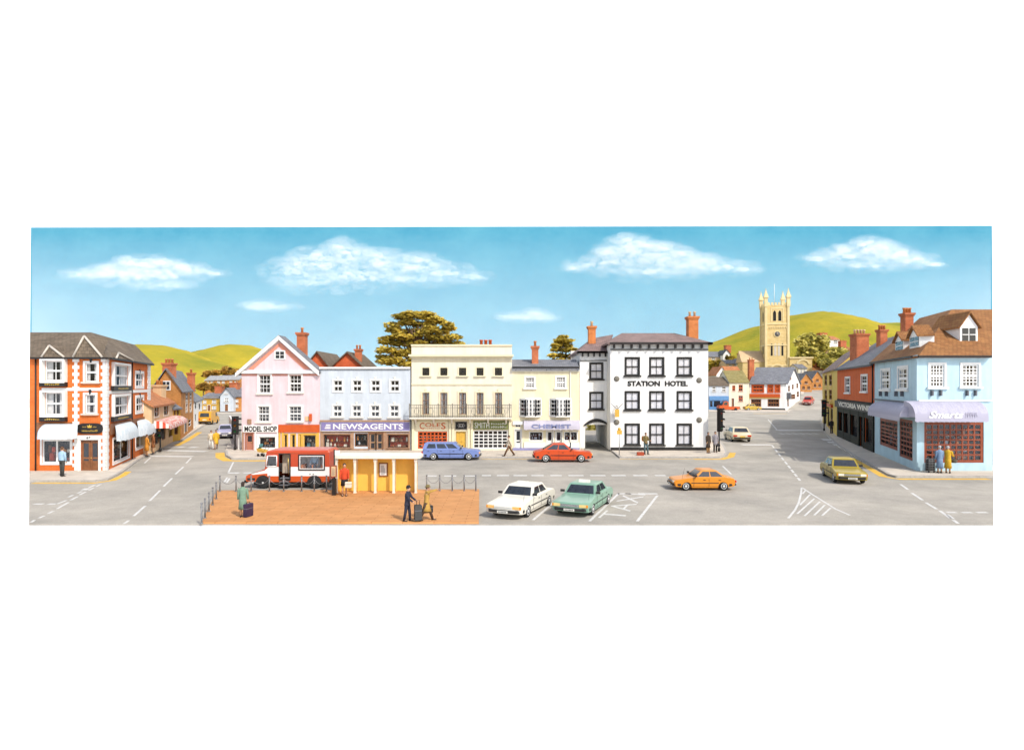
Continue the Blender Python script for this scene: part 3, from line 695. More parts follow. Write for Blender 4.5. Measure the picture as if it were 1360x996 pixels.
b.roof([[(fl.x, fl.y, ez), (fr.x, fr.y, ez), A, A0], [(fr.x, fr.y, ez), (br.x, br.y, ez), Bk, A], [(br.x, br.y, ez), (g3.x, g3.y, ez), Bk], [A0, A, Bk, (g3.x, g3.y, ez)]], M_TILE)
b.finish()
for i, (xa, xb, xm, y0, ym) in ((0, (60, 90, 76, 472.5, 455)), (0, (101.5, 140, 121.5, 473.5, 442.5)), (1, (147, 170, 154, 480, 464))):
    fc = b.f[i]; ua, za = fc.uz(xa, y0); ub, zb = fc.uz(xb, y0); um, zm = fc.uz(xm, ym, -.6 if i == 0 else 0); za = zb = 8.26
    dz = min(zm - .2, 10.1) - 8.26; back = -dz / 2.07 * 3.4
    mb = fc.mb(); tip = (um, .0, 8.26 + dz); a0, c0 = (ua, .3, 8.2), (ub, .3, 8.2); tb = (um, back, 8.26 + dz)
    mb.face([a0, c0, (um, .12, 8.2 + dz)], 0); mb.face([a0, (um, .12, 8.2 + dz), tb], 0); mb.face([c0, (um, .12, 8.2 + dz), tb], 0)
    t = (um, .12, 8.2 + dz); mb.tube([(a0[0], .36, 8.22), (t[0], .18, t[2])], .075, 1, 5); mb.tube([(c0[0], .36, 8.22), (t[0], .18, t[2])], .075, 1, 5)
    mb.build('gablet', [M_TILE, M_STONE], b.rf)
mb = f0.mb(); mb.box(.32, f0.L + .25, .2, .36, 8.08, 8.2); mb.T = f1.T; mb.box(-.1, f1.L, .2, .36, 8.08, 8.2); mb.build('gutter', M_BLACK, b.root)

# ---- houses of the left street ------------------------------------------------------------------------------------
def wallpts(px0, yb0, px1, yb1, h=.12): return G(px0, yb0, h), G(px1, yb1, h)
a0, a1 = wallpts(201.5, 602, 232, 585.5)          # low buff shop
d = Vector((a1[0] - a0[0], a1[1] - a0[1])).normalized(); nb = Vector((-d.y, d.x)) * 6.5
b = Bld('low_shop', 'low buff shop with a rusty roof and a red and white striped awning', 'shop', [a0, a1, (a1[0] + nb.x, a1[1] + nb.y), (a0[0] + nb.x, a0[1] + nb.y)], .12, Fac(a0, a1).uz(215, 536)[1], M_BUFF)
f = b.f[0]
for r in ((205, 211, 540, 553), (217.5, 223.5, 539, 551)): b.win(0, r, 2, 2, fm=M_BROWN, sur=(.12, M_STONE, .03), cur=.2)
for r in ((204, 211.5, 568, 590), (215, 220, 567, 584), (224, 230.5, 563, 580)): b.win(0, r, 2, 1, fm=M_BROWN, dep=.9, goods=(2, .8))
b.awning(0, None, 1.3, M_STRIPE, 0, scal=8, z=(f.uz(204, 560)[0], f.uz(231, 560)[0], f.uz(217, 567)[1], f.uz(217, 555.5)[1]))
ez = b.z1; q = b.foot; rz = ez + 2.1; m1 = (q[0] + q[3]) / 2; m2 = (q[1] + q[2]) / 2
b.roof([[(q[0].x + .3, q[0].y - .2, ez - .1), (q[1].x + .3, q[1].y - .2, ez - .1), (m2.x, m2.y, rz), (m1.x, m1.y, rz)], [(m1.x, m1.y, rz), (m2.x, m2.y, rz), (q[2].x, q[2].y, ez), (q[3].x, q[3].y, ez)]], M_TERRA)
b.gab += [[(q[0].x, q[0].y, ez), (m1.x, m1.y, rz - .1), (q[3].x, q[3].y, ez)]]
b.finish(); b.chimney(208.5, 511, 527, 63.5, .9, mat=M_BUFF)
# tall tan brick house with a steep gable
g0 = G(229.5, 586.5, .12); g0 = (g0[0] - .6, g0[1] + .3); g1 = G(240, 580.5, .12); g2 = G(257.5, 568.5, .12)
gl = Vector((X(203, 68.6), 68.6)); gr = Vector((X(240.5, 68.2), 68.2)); bk = Vector((X(257, 84), 84.0)); bl = gl + (bk - gr)
b = Bld('tall_brick_house', 'tall tan brick house with a steep slate roof and big end chimney', 'house', [gl, gr, bk, bl], .12, ZZ(486, 69.5), M_BRICK2)
f = b.f[0]; zt = f.uz(219, 487)[1]; b.z1 = zt
u0, u1, z0, z1 = f.rect(217, 225.5, 507, 517); mb = f.mb(); mb.box(u0 - .12, u1 + .12, 0, .06, z0 - .12, z1 + .12); mb.box((u0 + u1) / 2 - .04, (u0 + u1) / 2 + .04, .075, .09, z0, z1); mb.box(u0, u1, .075, .09, (z0 + z1) / 2 - .04, (z0 + z1) / 2 + .04)
at = mb.build('window', M_WHITE, b.root); mb = f.mb(); mb.box(u0, u1, .06, .075, z0, z1); mb.build('pane', M_DARKGLASS, at)
for r in ((246.5, 249, 522, 532), (252, 254.5, 521.5, 531), (246.5, 249, 536, 546.5), (252, 254.5, 535.5, 546)): b.win(1, r, 1, 2, sur=(.15, M_STONE, .04))
b.door(1, (244.5, 248.5, 557.5, 574.5), M_LEAD, M_STONE, (), 1, knob=False); b.win(1, (250.5, 254, 557, 566), 1, 2)
rz = ZZ(490, 69); mf = (gl + gr) / 2; mk = (bl + bk) / 2; pk = ZZ(491, 69.5) + 0
pk = ZZ(492, 69.5) ; zt = ZZ(517, 69.5); b.z1 = zt; pkz = ZZ(490.5, 69.5)
b.gab += [[(gl.x, gl.y, zt), (gr.x, gr.y, zt), (mf.x, mf.y, pkz)]]
b.roof([[(gl.x - .2, gl.y - .3, zt - .15), (mf.x, mf.y - .3, pkz + .1), (mk.x, mk.y, pkz + .1), (bl.x, bl.y, zt - .15)], [(gr.x + .35, gr.y - .3, zt - .25), (bk.x + .35, bk.y, zt - .25), (mk.x, mk.y, pkz + .1), (mf.x, mf.y - .3, pkz + .1)]], M_SLATE)
b.finish(); b.chimney(221.5, 482, 494, 70, 1.05, mat=M_CHIM, pots=3); b.chimney(252, 495, 512, 80, .7, mat=M_CHIM, pots=1)
# lean-to between
l0, l1 = (X(229, 64.9), 64.9), (X(239.6, 67), 67.0); d = Vector((l1[0] - l0[0], l1[1] - l0[1])).normalized(); nb = Vector((-d.y, d.x)) * 4
b = Bld('small_annex', 'narrow dark roofed annex squeezed between the buff shop and the tall house', 'house', [l0, l1, (l1[0] + nb.x, l1[1] + nb.y), (l0[0] + nb.x, l0[1] + nb.y)], .12, ZZ(541, 66), M_OCHRE)
for r in ((231, 233.5, 545, 556), (235, 237.5, 544.5, 555)): b.win(0, r, 1, 2, fm=M_BROWN)
b.win(0, (231.5, 236.5, 564, 577), 2, 1, fm=M_BROWN)
q = b.foot; ez = b.z1; b.roof([[(q[0].x + .3, q[0].y - .3, ez - .1), (q[1].x + .3, q[1].y - .1, ez - .1), (q[2].x, q[2].y, ez + 2.6), (q[3].x, q[3].y, ez + 2.6)]], M_SLATE); b.finish()
# white house further up
w0, w1 = Vector((X(257.8, 86), 86.0)), Vector((X(268.5, 104), 104.0)); d = (w1 - w0).normalized(); nb = Vector((-d.y, d.x)) * 7
b = Bld('white_cottage', 'narrow white rendered house with black slates at the end of the left row', 'house', [w0, w1, w1 + nb, w0 + nb], .12, ZZ(531, 92), M_HOTEL)
for r in ((259, 260.5, 534, 543), (264, 265.6, 536, 544), (259, 260.5, 550, 559), (264, 265.6, 549, 556)): b.win(0, r, 1, 2, fm=M_BLACK, fw=.1)
q = b.foot; ez = b.z1; m1, m2 = (q[0] + q[3]) / 2, (q[1] + q[2]) / 2; rz = ez + 2.9
b.roof([[(q[0].x + .3, q[0].y - .2, ez - .15), (q[1].x + .3, q[1].y, ez - .15), (m2.x, m2.y, rz), (m1.x, m1.y - .2, rz)], [(m1.x, m1.y - .2, rz), (m2.x, m2.y, rz), (q[2].x, q[2].y, ez), (q[3].x, q[3].y, ez)]], M_SLATE)
b.gab += [[(q[0].x, q[0].y, ez), (m1.x, m1.y, rz - .1), (q[3].x, q[3].y, ez)]]; b.finish()

# ---- plain small houses -----------------------------------------------------------------------------------------------
def cottage(name, label, cat, px0, px1, ye, yb, Z, dep, ridge, wm, rm, wins=(), chim=(), gable=False, group=None, wfm=None, z0=None, skew=0.0, wcols=2, doors=(), over=.3):
    zb = ZZ(yb, Z) if z0 is None else z0
    foot = [(X(px0, Z), Z), (X(px1, Z) - .02, Z), (X(px1, Z) - .02 + skew, Z + dep), (X(px0, Z) + skew, Z + dep)]
    b = Bld(name, label, cat, foot, zb, ZZ(ye, Z), wm, group); q = b.foot; ez = b.z1; rz = ZZ(ridge, Z)
    for r in wins: b.win(0, r, wcols if (r[1] - r[0]) < 9 else 3, 2, fm=wfm, fw=.1, mw=.07, dep=.4, sill=(.12, M_STONE))
    for r in doors: b.door(0, r, M_BROWN, M_WHITE, knob=False)
    if gable:
        mf, mk = (q[0] + q[1]) / 2, (q[3] + q[2]) / 2
        b.gab.append([(q[0].x, q[0].y, ez), (q[1].x, q[1].y, ez), (mf.x, mf.y, rz)])
        b.roof([[(q[0].x - over, q[0].y - over, ez - .2), (mf.x, mf.y - over, rz + .12), (mk.x, mk.y, rz + .12), (q[3].x - over, q[3].y, ez - .2)], [(q[1].x + over, q[1].y - over, ez - .2), (q[2].x + over, q[2].y, ez - .2), (mk.x, mk.y, rz + .12), (mf.x, mf.y - over, rz + .12)]], rm, .18)
    else:
        rz = ZZ(ridge, Z + dep / 2); m1, m2 = (q[0] + q[3]) / 2, (q[1] + q[2]) / 2
        b.roof([[(q[0].x - .1, q[0].y - over, ez - .12), (q[1].x + .1, q[1].y - over, ez - .12), (m2.x + .1, m2.y, rz), (m1.x - .1, m1.y, rz)], [(m1.x - .1, m1.y, rz), (m2.x + .1, m2.y, rz), (q[2].x + .1, q[2].y, ez), (q[3].x - .1, q[3].y, ez)]], rm, .18)
        b.gab += [[(q[0].x, q[0].y, ez), (m1.x, m1.y, rz - .05), (q[3].x, q[3].y, ez)], [(q[1].x, q[1].y, ez), (m2.x, m2.y, rz - .05), (q[2].x, q[2].y, ez)]]
    b.finish(.4)
    for c in chim: b.chimney(*c)
    return b
# end of the left street
Ze = 139
cottage('street_end_house', 'yellow house with two rows of windows closing the left street', 'house', 267, 292, 527.5, 546.5, Ze, 7, 521.5, M_OCHRE, M_SLATE, [(270, 274, 531.5, 536), (281.5, 287, 531, 536), (270, 274, 539, 543.5), (281.5, 287, 539, 543.5)], [(289.5, 513, 522, 142, 1.6)], doors=[(276, 279.5, 538, 546)])
cottage('street_end_house', 'pale blue gabled house in the middle of the street end', 'house', 292.4, 310, 526, 546.5, Ze - 1.2, 8, 515.5, M_PALEBLUE, M_SLATE, [(298.2, 303, 519.5, 523), (298, 303.5, 528.5, 533.5)], gable=True, wfm=M_WHITE, doors=[(298.8, 303, 537, 546)])
cottage('street_end_house', 'orange brick house beside the pale blue gable at the street end', 'house', 310.4, 326, 525.5, 546.5, Ze, 7, 518.5, M_BRICK2, M_SLATE, [(312, 316.5, 530.5, 534), (312, 316.5, 537, 541)], [(309.5, 508, 518, 142, 1.8)])
# terrace on the hillside
for k, (xa, xb, lab) in enumerate(((272, 284.5, 'left end tan house of the hillside terrace'), (285, 301, 'middle tan house of the hillside terrace'), (301.5, 318, 'right end tan house of the hillside terrace nearest the pink shop'))):
    Z = 186 - k * 2; cottage('terrace_house', lab, 'house', xa, xb, 504.5 - k * .5, 511.5, Z, 7, 499 - k * .5, M_BRICK2, bricks('pale_roof', (.27, .27, .27), (.34, .34, .34), (.2, .2, .2), .5, .4), [(lerp(xa, xb, .2), lerp(xa, xb, .45), 506, 509), (lerp(xa, xb, .6), lerp(xa, xb, .85), 506, 509)], group='terrace on the left hillside', z0=HILLS['left'](X((xa + xb) / 2, Z), Z) - .6)

# ---- pink gabled building ---------------------------------------------------------------------------------------------
b = Bld('pink_shop', 'pink three storey gabled building holding a model shop and an orange fronted shop', 'building', rowfoot(321, 425), .12, ZZ(492, ZR), M_PINK)
f = b.f[0]; SUR = (.14, M_WHITE, .07)
for r in ((344, 359.5, 498, 522), (384.5, 400.5, 498, 520.5)): b.win(0, r, 3, 4, sur=SUR, sill=(.16, M_TRIM), cur=.1)
for r in ((343, 358, 539.5, 560), (384, 400.5, 539.5, 559.5)): b.win(0, r, 3, 4, sur=SUR, sill=(.14, M_TRIM), cur=.12)
b.slab(0, 'fascia', M_WHITE, (323.5, 369.8, 564.8, 573.8), 0, .12); b.lettering(0, 'MODEL SHOP', (325.5, 368.5, 565.8, 573), M_BLACK, .12, bold=.03)
b.slab(0, 'fascia', M_ORTIMB, (370.2, 424.6, 563.8, 574), 0, .12)
b.door(0, (326.5, 336, 575.5, 597.6), plain('dusty_pink_timber', (.42, .17, .11), .5), plain('dusty_pink_timber', (.42, .17, .11)), ((.45, .85),), 1)
b.win(0, (344, 366, 580, 595.4), 1, 1, dep=1.2, sur=(.2, M_WHITE, .06), goods=(3, 1.0, (0, 1, 2, 3, 4, 5)))
for r in ((377, 381.5, 577, 594.5), (387, 392, 577, 594.5), (397.5, 400, 577, 594.5)): b.win(0, r, 1, 1, fm=M_YTIMB, dep=.8, sur=(.1, M_YTIMB, .05))
b.win(0, (403, 419.5, 577.5, 595), 1, 1, fm=M_YTIMB, dep=1.2, sur=(.16, M_YTIMB, .06), goods=(2, 1, (3, 4, 1, 5)))
for xa in (370.4, 374.5, 421.5): b.slab(0, 'pilaster', M_YTIMB, (xa, xa + 2.4, 574.3, 597.8), 0, .08)
for xa in (322, 338.5, 368): b.slab(0, 'pilaster', M_WHITE if xa > 330 else M_TAN, (xa, xa + 1.8, 574, 597.8), 0, .08)
b.slab(0, 'plinth', M_ORTIMB, (376.5, 421, 595.8, 597.8), 0, .04)
q = b.foot; ez = b.z1; mx_, mk = X(371.5, ZR), (q[3] + q[2]) / 2; rz = ZZ(447.5, ZR)
u0, u1, z0, z1 = f.rect(366.5, 377.5, 467, 476)
b.gab.append([(q[0].x, ZR, ez), (q[1].x, ZR, ez), (mx_, ZR, rz)])
b.roof([[(q[0].x - .5, ZR - .35, ez - .3), (mx_, ZR - .35, rz + .15), (mx_, ZR + 1.4, rz + .15), (q[3].x - .5, ZR + 1.4, ez - .3)], [(q[1].x + .1, ZR - .35, ez - .1), (q[1].x + .1, ZR + 1.4, ez - .1), (mx_, ZR + 1.4, rz + .15), (mx_, ZR - .35, rz + .15)], [(q[0].x, ZR + .2, ez - .02), (q[1].x, ZR + .2, ez - .02), (q[2].x, q[2].y, ez - .05), (q[3].x, q[3].y, ez - .05)]], M_SLATE)
b.gab.append([(q[0].x, ZR + 1.3, ez), (q[1].x, ZR + 1.3, ez), (mx_, ZR + 1.3, rz)])
# attic light stands a little proud of the gable
mb = f.mb(); mb.box(u0 - .12, u1 + .12, .0, .06, z0 - .12, z1 + .12); mb.box((u0 + u1) / 2 - .03, (u0 + u1) / 2 + .03, .06, .09, z0, z1); mb.box(u0, u1, .07, .085, (z0 + z1) / 2 - .02, (z0 + z1) / 2 + .02)
at = mb.build('window', M_WHITE, b.root); mb = f.mb(); mb.box(u0, u1, .06, .068, z0, z1); mb.build('pane', M_DARKGLASS, at)
mb = f.mb(); L_ = f.L; um = mx_ - q[0].x; hz_ = rz - ez
for (ua, za, ub, zb) in ((-.45, ez - .25, um, rz + .1), (um, rz + .1, L_, ez - .05)):
    mb.prism([(ua, .05, za), (ub, .05, zb), (ub, .05, zb - .45), (ua, .05, za - .35)], (0, .32, 0))
mb.box(-.35, L_ + .0, .0, .22, ez - .28, ez - .02); mb.build('bargeboard', M_WHITE, b.root)
mb = f.mb(); mb.prism([(um + .1, .005, rz - .55), (L_ - .9, .005, ez + .12), (L_ - 1.5, .005, ez + .12), (um - .1, .005, rz - .9)], (0, .03, 0)); mb.prism([(.6, .005, ez + .1), (1.1, .005, ez + .1), (um, .005, rz - .85), (um, .005, rz - .5)], (0, .03, 0)); mb.box(0, L_, .0, .05, ez - .48, ez - .36); mb.build('moulding', plain('salmon_paint', (.62, .25, .17), .7), b.root)
s_ = b.slab(0, 'wall_box', M_ORTIMB, (411.5, 414.5, 549.5, 559), 0, .25); b.slab(0, 'bracket_sign', M_BUFF, (405.5, 410.5, 553, 559), 0, .08); b.slab(0, 'meter_box', M_TAN, (329, 334, 556.5, 563), 0, .12)
b.finish(); b.chimney(399.5, 441.5, 470, 58.2, .8, pots=1, sink=2.1)
# ---- newsagents ----------------------------------------------------------------------------------------------------------
b = Bld('newsagents', 'pale blue flat topped shop building with a purple fascia and eight small windows', 'shop', rowfoot(425, 545), .12, ZZ(489, ZR), M_PALEBLUE)
for xa in (443, 468.5, 493, 518.5):
    b.win(0, (xa, xa + 11.6, 505.3, 519.6), 2, 2, sur=(.13, M_WHITE, .06), key=M_TRIM, cur=.14, mw=.06); b.win(0, (xa - .5, xa + 11, 538.6, 553.4), 2, 2, sur=(.13, M_WHITE, .06), key=M_TRIM, cur=.12, sill=(.12, M_TRIM), mw=.06)
cornice(b, 0, (424.6, 545, 487.4, 490), .16, M_WHITE, 'coping')
b.slab(0, 'shopfront_frame', M_TAN, (425.5, 544.5, 557.8, 560), 0, .2)
sg = b.slab(0, 'fascia', M_PURPLE, (427.5, 544, 560.2, 572), 0, .15); b.lettering(0, 'NEWSAGENTS', (443, 536, 562.6, 570), M_WHITE, .15, bold=.02, parent=sg)
u0, u1, z0, z1 = b.f[0].rect(431.5, 440, 562.6, 570); mb = b.f[0].mb()
for k in range(3): mb.box(lerp(u0, u1, .05 + .1 * k), lerp(u0, u1, .95), .152, .17, lerp(z0, z1, .1 + .3 * k), lerp(z0, z1, .28 + .3 * k))
mb.build('emblem', M_WHITE, sg)
mb = b.f[0].mb(); u0, u1, z0, z1 = b.f[0].rect(427.5, 544, 560.2, 572)
for t in (z0 - .03, z1 - .01): mb.box(u0, u1, .0, .18, t, t + .05)
mb.build('fascia_trim', M_WHITE, sg)
b.win(0, (429.5, 465.5, 577, 595), 1, 1, fm=M_BROWN, dep=1.0, sur=(.12, M_TAN, .05), goods=(2, .8, (5, 0, 2, 1), 0)); b.win(0, (514.5, 542.5, 577, 595), 1, 1, fm=M_BROWN, dep=1.0, sur=(.12, M_TAN, .05), goods=(2, .8, (2, 1, 5, 5), 0))
b.win(0, (471, 488.5, 575.5, 593), 1, 1, fm=M_BROWN, dep=1.4, goods=(2, .7, (1, 4, 2)))
for xa in (490.5, 500): b.door(0, (xa, xa + 8.5, 575.5, 597.7), M_TAN, M_BROWN, ((.1, .92),), 1)
b.slab(0, 'stall_riser', M_TAN, (426, 488.8, 595.9, 597.8), 0, .05); b.slab(0, 'stall_riser', M_TAN, (510.5, 544.6, 595.9, 597.8), 0, .05)
for xa, xb in ((425.5, 428.6), (466.6, 470), (488.9, 490.2), (509.2, 513.4), (543.2, 544.6)): b.slab(0, 'pilaster', M_TAN, (xa, xb, 574.5, 595.8), 0, .045)
b.slab(0, 'transom', M_TAN, (425.5, 544.6, 572.2, 574.4), 0, .06)
q = b.foot; b.roof([[(q[0].x, ZR, b.z1), (q[1].x, ZR, b.z1), (q[2].x, q[2].y, b.z1 - .3), (q[3].x, q[3].y, b.z1 - .3)]], M_LEAD); b.finish()
# brick gables behind
Zg = 72.0
for xa, xb, xm, ya, lab, ch in ((405, 438.6, 415.5, 467.5, 'plain brick gable peeping out beside the chimney of the pink shop', ()), (438.8, 485, 458, 468, 'plain brick gable with a chimney rising behind the newsagents roof', ((475.2, 463.5, 482, 73, .72),))):
    c = cottage('brick_gable_house', lab, 'house', xa, xb, 489, 560, Zg, 8, ya, M_BRICK3, M_TILE, (), ch, gable=True, z0=0.0, over=.35)
# ---- cream building with balcony ----------------------------------------------------------------------------------------
b = Bld('balcony_building', 'cream three storey building with an iron balcony above two grid windowed shops', 'building', rowfoot(546.5, 680), .12, ZZ(459, ZR), M_CREAM)
f = b.f[0]
for xa, xb in ((561, 570.3), (584.8, 594.3), (609.6, 619.2), (633, 642.2), (657.2, 666.8)):
    b.win(0, (xa, xb, 488.5, 498.7), 2, 2, fm=M_BLACK, fw=.05, sur=(.12, M_CREAMP, .05), sill=(.12, M_CREAMP)); b.win(0, (xa, xb, 521.5, 550.5), 2, 3, fm=M_TAN, fw=.06, sur=(.14, M_CREAMP, .06), key=M_CREAMP, cur=.28, sash=False)
for r, w_ in (((543.5, 682, 471, 473.5), .45), ((544.5, 681, 473.6, 475.5), .28), ((546, 680.5, 457.6, 459.5), .12), ((546.3, 680.2, 509.5, 511.3), .08), ((546.3, 680.2, 479, 480), .06)): cornice(b, 0, r, w_, M_CREAMP)
# balcony
u0, u1, z0, z1 = f.rect(545.8, 679.4, 537, 554); mb = f.mb(); mb.box(u0, u1, .0, .95, z0 - .12, z0); bal = mb.build('balcony', M_TRIM, b.root)
mb = f.mb(); mb.box(u0, u1, .88, .93, z1 - .05, z1); mb.box(u0, u1, .89, .92, z0 + .08, z0 + .12); mb.box(u0, u1, .89, .92, z1 - .3, z1 - .27)
k = 0; u = u0
while u < u1 - .02:
    mb.box(u, u + .035, .89, .92, z0, z1 - .05)
    if k % 8 == 0: mb.box(u - .02, u + .06, .87, .94, z0, z1 + .1)
    if k % 8 == 4:
        c = u + .017; zc = (z0 + z1) / 2; mb.tube([(c + .22 * math.cos(t), .905, zc + .3 * math.sin(t)) for t in (R(30 * j) for j in range(13))], .018, 0, 5)
    u += .165; k += 1
for uu in (u0, u1 - .04): mb.box(uu, uu + .04, .0, .9, z1 - .05, z1); mb.box(uu, uu + .04, .0, .9, z0 + .08, z0 + .12)
mb.build('railing', M_IRON, bal)
mb = f.mb()
for k in range(6): uu = lerp(u0 + .5, u1 - .5, k / 5); mb.prism([(uu - .08, .0, z0 - .12), (uu - .08, .8, z0 - .12), (uu - .08, .0, z0 - .7)], (.16, 0, 0))
mb.build('brackets', M_TRIM, bal)
for xa in (547.2, 596.5, 600.5, 621, 625.5, 676): b.slab(0, 'pilaster', M_CREAMP, (xa, xa + 3, 558, 597.8), 0, .14)
cornice(b, 0, (546.5, 680.3, 556.2, 558), .3, M_CREAMP, 'shop_cornice')
b.win(0, (555, 594, 573, 595.8), 7, 5, fm=M_ORTIMB, fw=.12, mw=.11, dep=1.0, sash=False, goods=(3, 1, (1, 2, 4)))
b.win(0, (628.5, 674.5, 571.5, 595.4), 7, 5, fm=M_WHITE, fw=.09, mw=.08, dep=1.0, sash=False)
sg = b.slab(0, 'fascia', M_CREAMP, (552, 595.5, 559, 571), 0, .1)
mb = f.mb()
for t, r in (('C', (557.5, 564, 561.2, 569.8)), ('OLE', (564.8, 585, 561.6, 566.6)), ('S', (586, 592, 561.2, 569.8))): write(mb, t, *f.rect(*r), .105, .006, 0, 0, .01)
mb.build('lettering', M_ORTIMB, sg, fix=False); mb = f.mb(); r = f.rect(565, 585, 567.6, 569.6); smallmarks(mb, r[0], r[1], r[2], r[3], .101, 8); mb.build('small_print', M_ORTIMB, sg, fix=False)
sg = b.slab(0, 'fascia', M_GREENB, (629, 675, 559, 570), 0, .12); mb = f.mb(); write(mb, 'SMITH', *f.rect(630.5, 650, 561, 568.4), .125, .006); mb.build('lettering', M_WHITE, sg, fix=False); mb = f.mb()
for y in (560.8, 565.2): r = f.rect(652, 673, y, y + 3); smallmarks(mb, r[0], r[1], r[2], r[3], .121, 7)
mb.build('small_print', M_WHITE, sg, fix=False)
b.door(0, (605.5, 618.8, 573, 597.6), M_YTIMB, M_CREAMP, (), 2)
fan = b.slab(0, 'fanlight', M_BLACK, (605, 620, 560, 570), 0, .05); mb = f.mb(); u0, u1, z0, z1 = f.rect(605, 620, 560, 570); uc = (u0 + u1) / 2; zc = (z0 + z1) / 2
mb.tube([(uc + .13 * math.cos(t), .06, zc + .13 * math.sin(t)) for t in (R(30 * j) for j in range(13))], .02, 0, 5)
for a in (45, 135, 225, 315, 0, 180): mb.tube([(uc + .13 * math.cos(R(a)), .06, zc + .13 * math.sin(R(a))), (uc + .38 * math.cos(R(a)), .06, zc + .27 * math.sin(R(a)))], .016, 0, 5)
mb.build('glazing_bars', M_WHITE, fan)
q = b.foot; b.roof([[(q[0].x, ZR + .3, b.z1 - .5), (q[1].x, ZR + .3, b.z1 - .5), (q[2].x, q[2].y, b.z1 - .6), (q[3].x, q[3].y, b.z1 - .6)]], M_LEAD); b.finish()
mb = MB(); x0 = X(645, 60); zt = ZZ(458.5, 60); mb.box(x0 - .65, x0 + .65, 60, 60.6, b.z1 - .7, zt)
for k in range(3): mb.lathe([(.17, zt), (.14, zt + .4), (.19, zt + .45), (.19, zt + .55), (.1, zt + .55)], (x0 + (k - 1) * .45, 60.3, 0), n=10, m=1)
mb.build('chimney', [M_CREAM, M_ORTIMB], b.rf)
# ---- chemist ------------------------------------------------------------------------------------------------------------------
b = Bld('chemist', 'low yellow cream chemist shop with white bow windows and a tall thin chimney', 'shop', rowfoot(680, 769.6), .12, ZZ(489.5, ZR), M_YCREAM)
f = b.f[0]
for r in ((698, 709.5, 501.5, 515), (739, 750.5, 500.8, 515)): b.win(0, r, 4, 4, sur=(.12, M_WHITE, .05), sill=(.14, M_WHITE), cur=.4, mw=.05)
for xa, xb in ((690, 719), (730, 759)):
    u0, u1, z0, z1 = f.rect(xa, xb, 530.5, 552); mb = f.mb(); p = .55
    poly = [(u0, 0.0), (u0 + .55, p), (u1 - .55, p), (u1, 0.0)]
    mb.prism([(x, w, z0 - .12) for x, w in poly], (0, 0, .12)); mb.prism([(x * 1.0, w, z1) for x, w in poly], (0, 0, .14))
    segs = [(poly[0], poly[1], 1), (poly[1], poly[2], 3), (poly[2], poly[3], 1)]
    pg = f.mb()
    for (A_, B_, nc) in segs:
        for k in range(nc + 1):
            x, w = lerp(A_[0], B_[0], k / nc), lerp(A_[1], B_[1], k / nc); mb.box(x - .05, x + .05, w - .06, w + .04, z0, z1)
        for k in range(5):
            z = lerp(z0 + .02, z1 - .02, k / 4); mb.tube([(A_[0], A_[1], z), (B_[0], B_[1], z)], .04, 0, 4)
        for k in range(nc * 2): x, w = lerp(A_[0], B_[0], (k + .5) / nc / 2), lerp(A_[1], B_[1], (k + .5) / nc / 2); mb.tube([(x, w, z0), (x, w, z1)], .022, 0, 4)
        pg.prism([(A_[0], A_[1] - .05, z0), (B_[0], B_[1] - .05, z0), (B_[0], B_[1] - .05, z1), (A_[0], A_[1] - .05, z1)], (0, -.01, 0))
    w_ = mb.build('bow_window', M_WHITE, b.root); pg.build('pane', M_GLASS, w_)
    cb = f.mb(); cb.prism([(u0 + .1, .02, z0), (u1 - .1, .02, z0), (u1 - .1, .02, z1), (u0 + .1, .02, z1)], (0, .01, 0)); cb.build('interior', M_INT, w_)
    cb = f.mb()
    for e0, e1 in ((.62, .2), (.38, .8)): cb.prism([(lerp(u0, u1, e0), .12, z1 - .05), (lerp(u0, u1, .5), .12, z1 - .05), (lerp(u0, u1, e1), .12, z0 + .4)], (0, .02, 0))
    cb.build('curtain', M_NET, w_)
cornice(b, 0, (680.3, 769.6, 487, 489.6), .3, M_BLACK, 'gutter')
mb = f.mb(); u = .3
while u < f.L - .2: mb.box(u, u + .1, .0, .25, b.z1 - .18, b.z1 - .02); u += 1.45
mb.build('brackets', M_BLACK, b.root)
cornice(b, 0, (680.3, 769.6, 491.5, 493.5), .06, M_WHITE, 'frieze')
b.slab(0, 'shopfront', M_WHITE, (681, 695, 559.5, 564), 0, .15)
b.door(0, (684, 692.5, 570.5, 597.6), M_WHITE, M_WHITE, ((.35, .92),), 1); b.win(0, (684, 692, 561, 567.5), 2, 1, dep=.4)
b.slab(0, 'shopfront', M_WHITE, (695.6, 769.5, 569, 571), 0, .18)
b.awning(0, None, .7, plain('lilac_grey_board', (.45, .42, .48), .6), 0, val=.1, scal=10, z=(f.uz(695.5, 560)[0], f.uz(769.5, 560)[0], ZZ(570.5, ZR), ZZ(558, ZR)), name='canopy')
b.lettering(0, 'CHEMIST', (705.5, 757.5, 562.6, 568.4), plain('blue_lettering', (.2, .22, .38), .5), .70, bold=.03)
for r in ((702.5, 721.5, 572.5, 586), (748.5, 768, 572.5, 586)): b.win(0, r, 1, 1, dep=.9, fw=.12, goods=(2, 1, (4, 1, 4)))
for xa in (726, 737.8): b.door(0, (xa, xa + 8.5, 571.5, 597.6), M_WHITE, M_WHITE, ((.48, .9),), 1)
b.slab(0, 'panelling', M_WHITE, (696, 724.5, 587.2, 594.6), 0, .1); b.slab(0, 'panelling', M_WHITE, (747.6, 769.5, 587.2, 594.6), 0, .1)
b.slab(0, 'plinth', M_BTRIM, (681, 724.5, 594.8, 597.8), 0, .13); b.slab(0, 'plinth', M_BTRIM, (747.6, 769.5, 594.8, 597.8), 0, .13)
mb = f.mb(); mb.box(f.L - .9, f.L - .8, 0, .1, .15, b.z1); mb.build('drainpipe', M_TRIM, b.root)
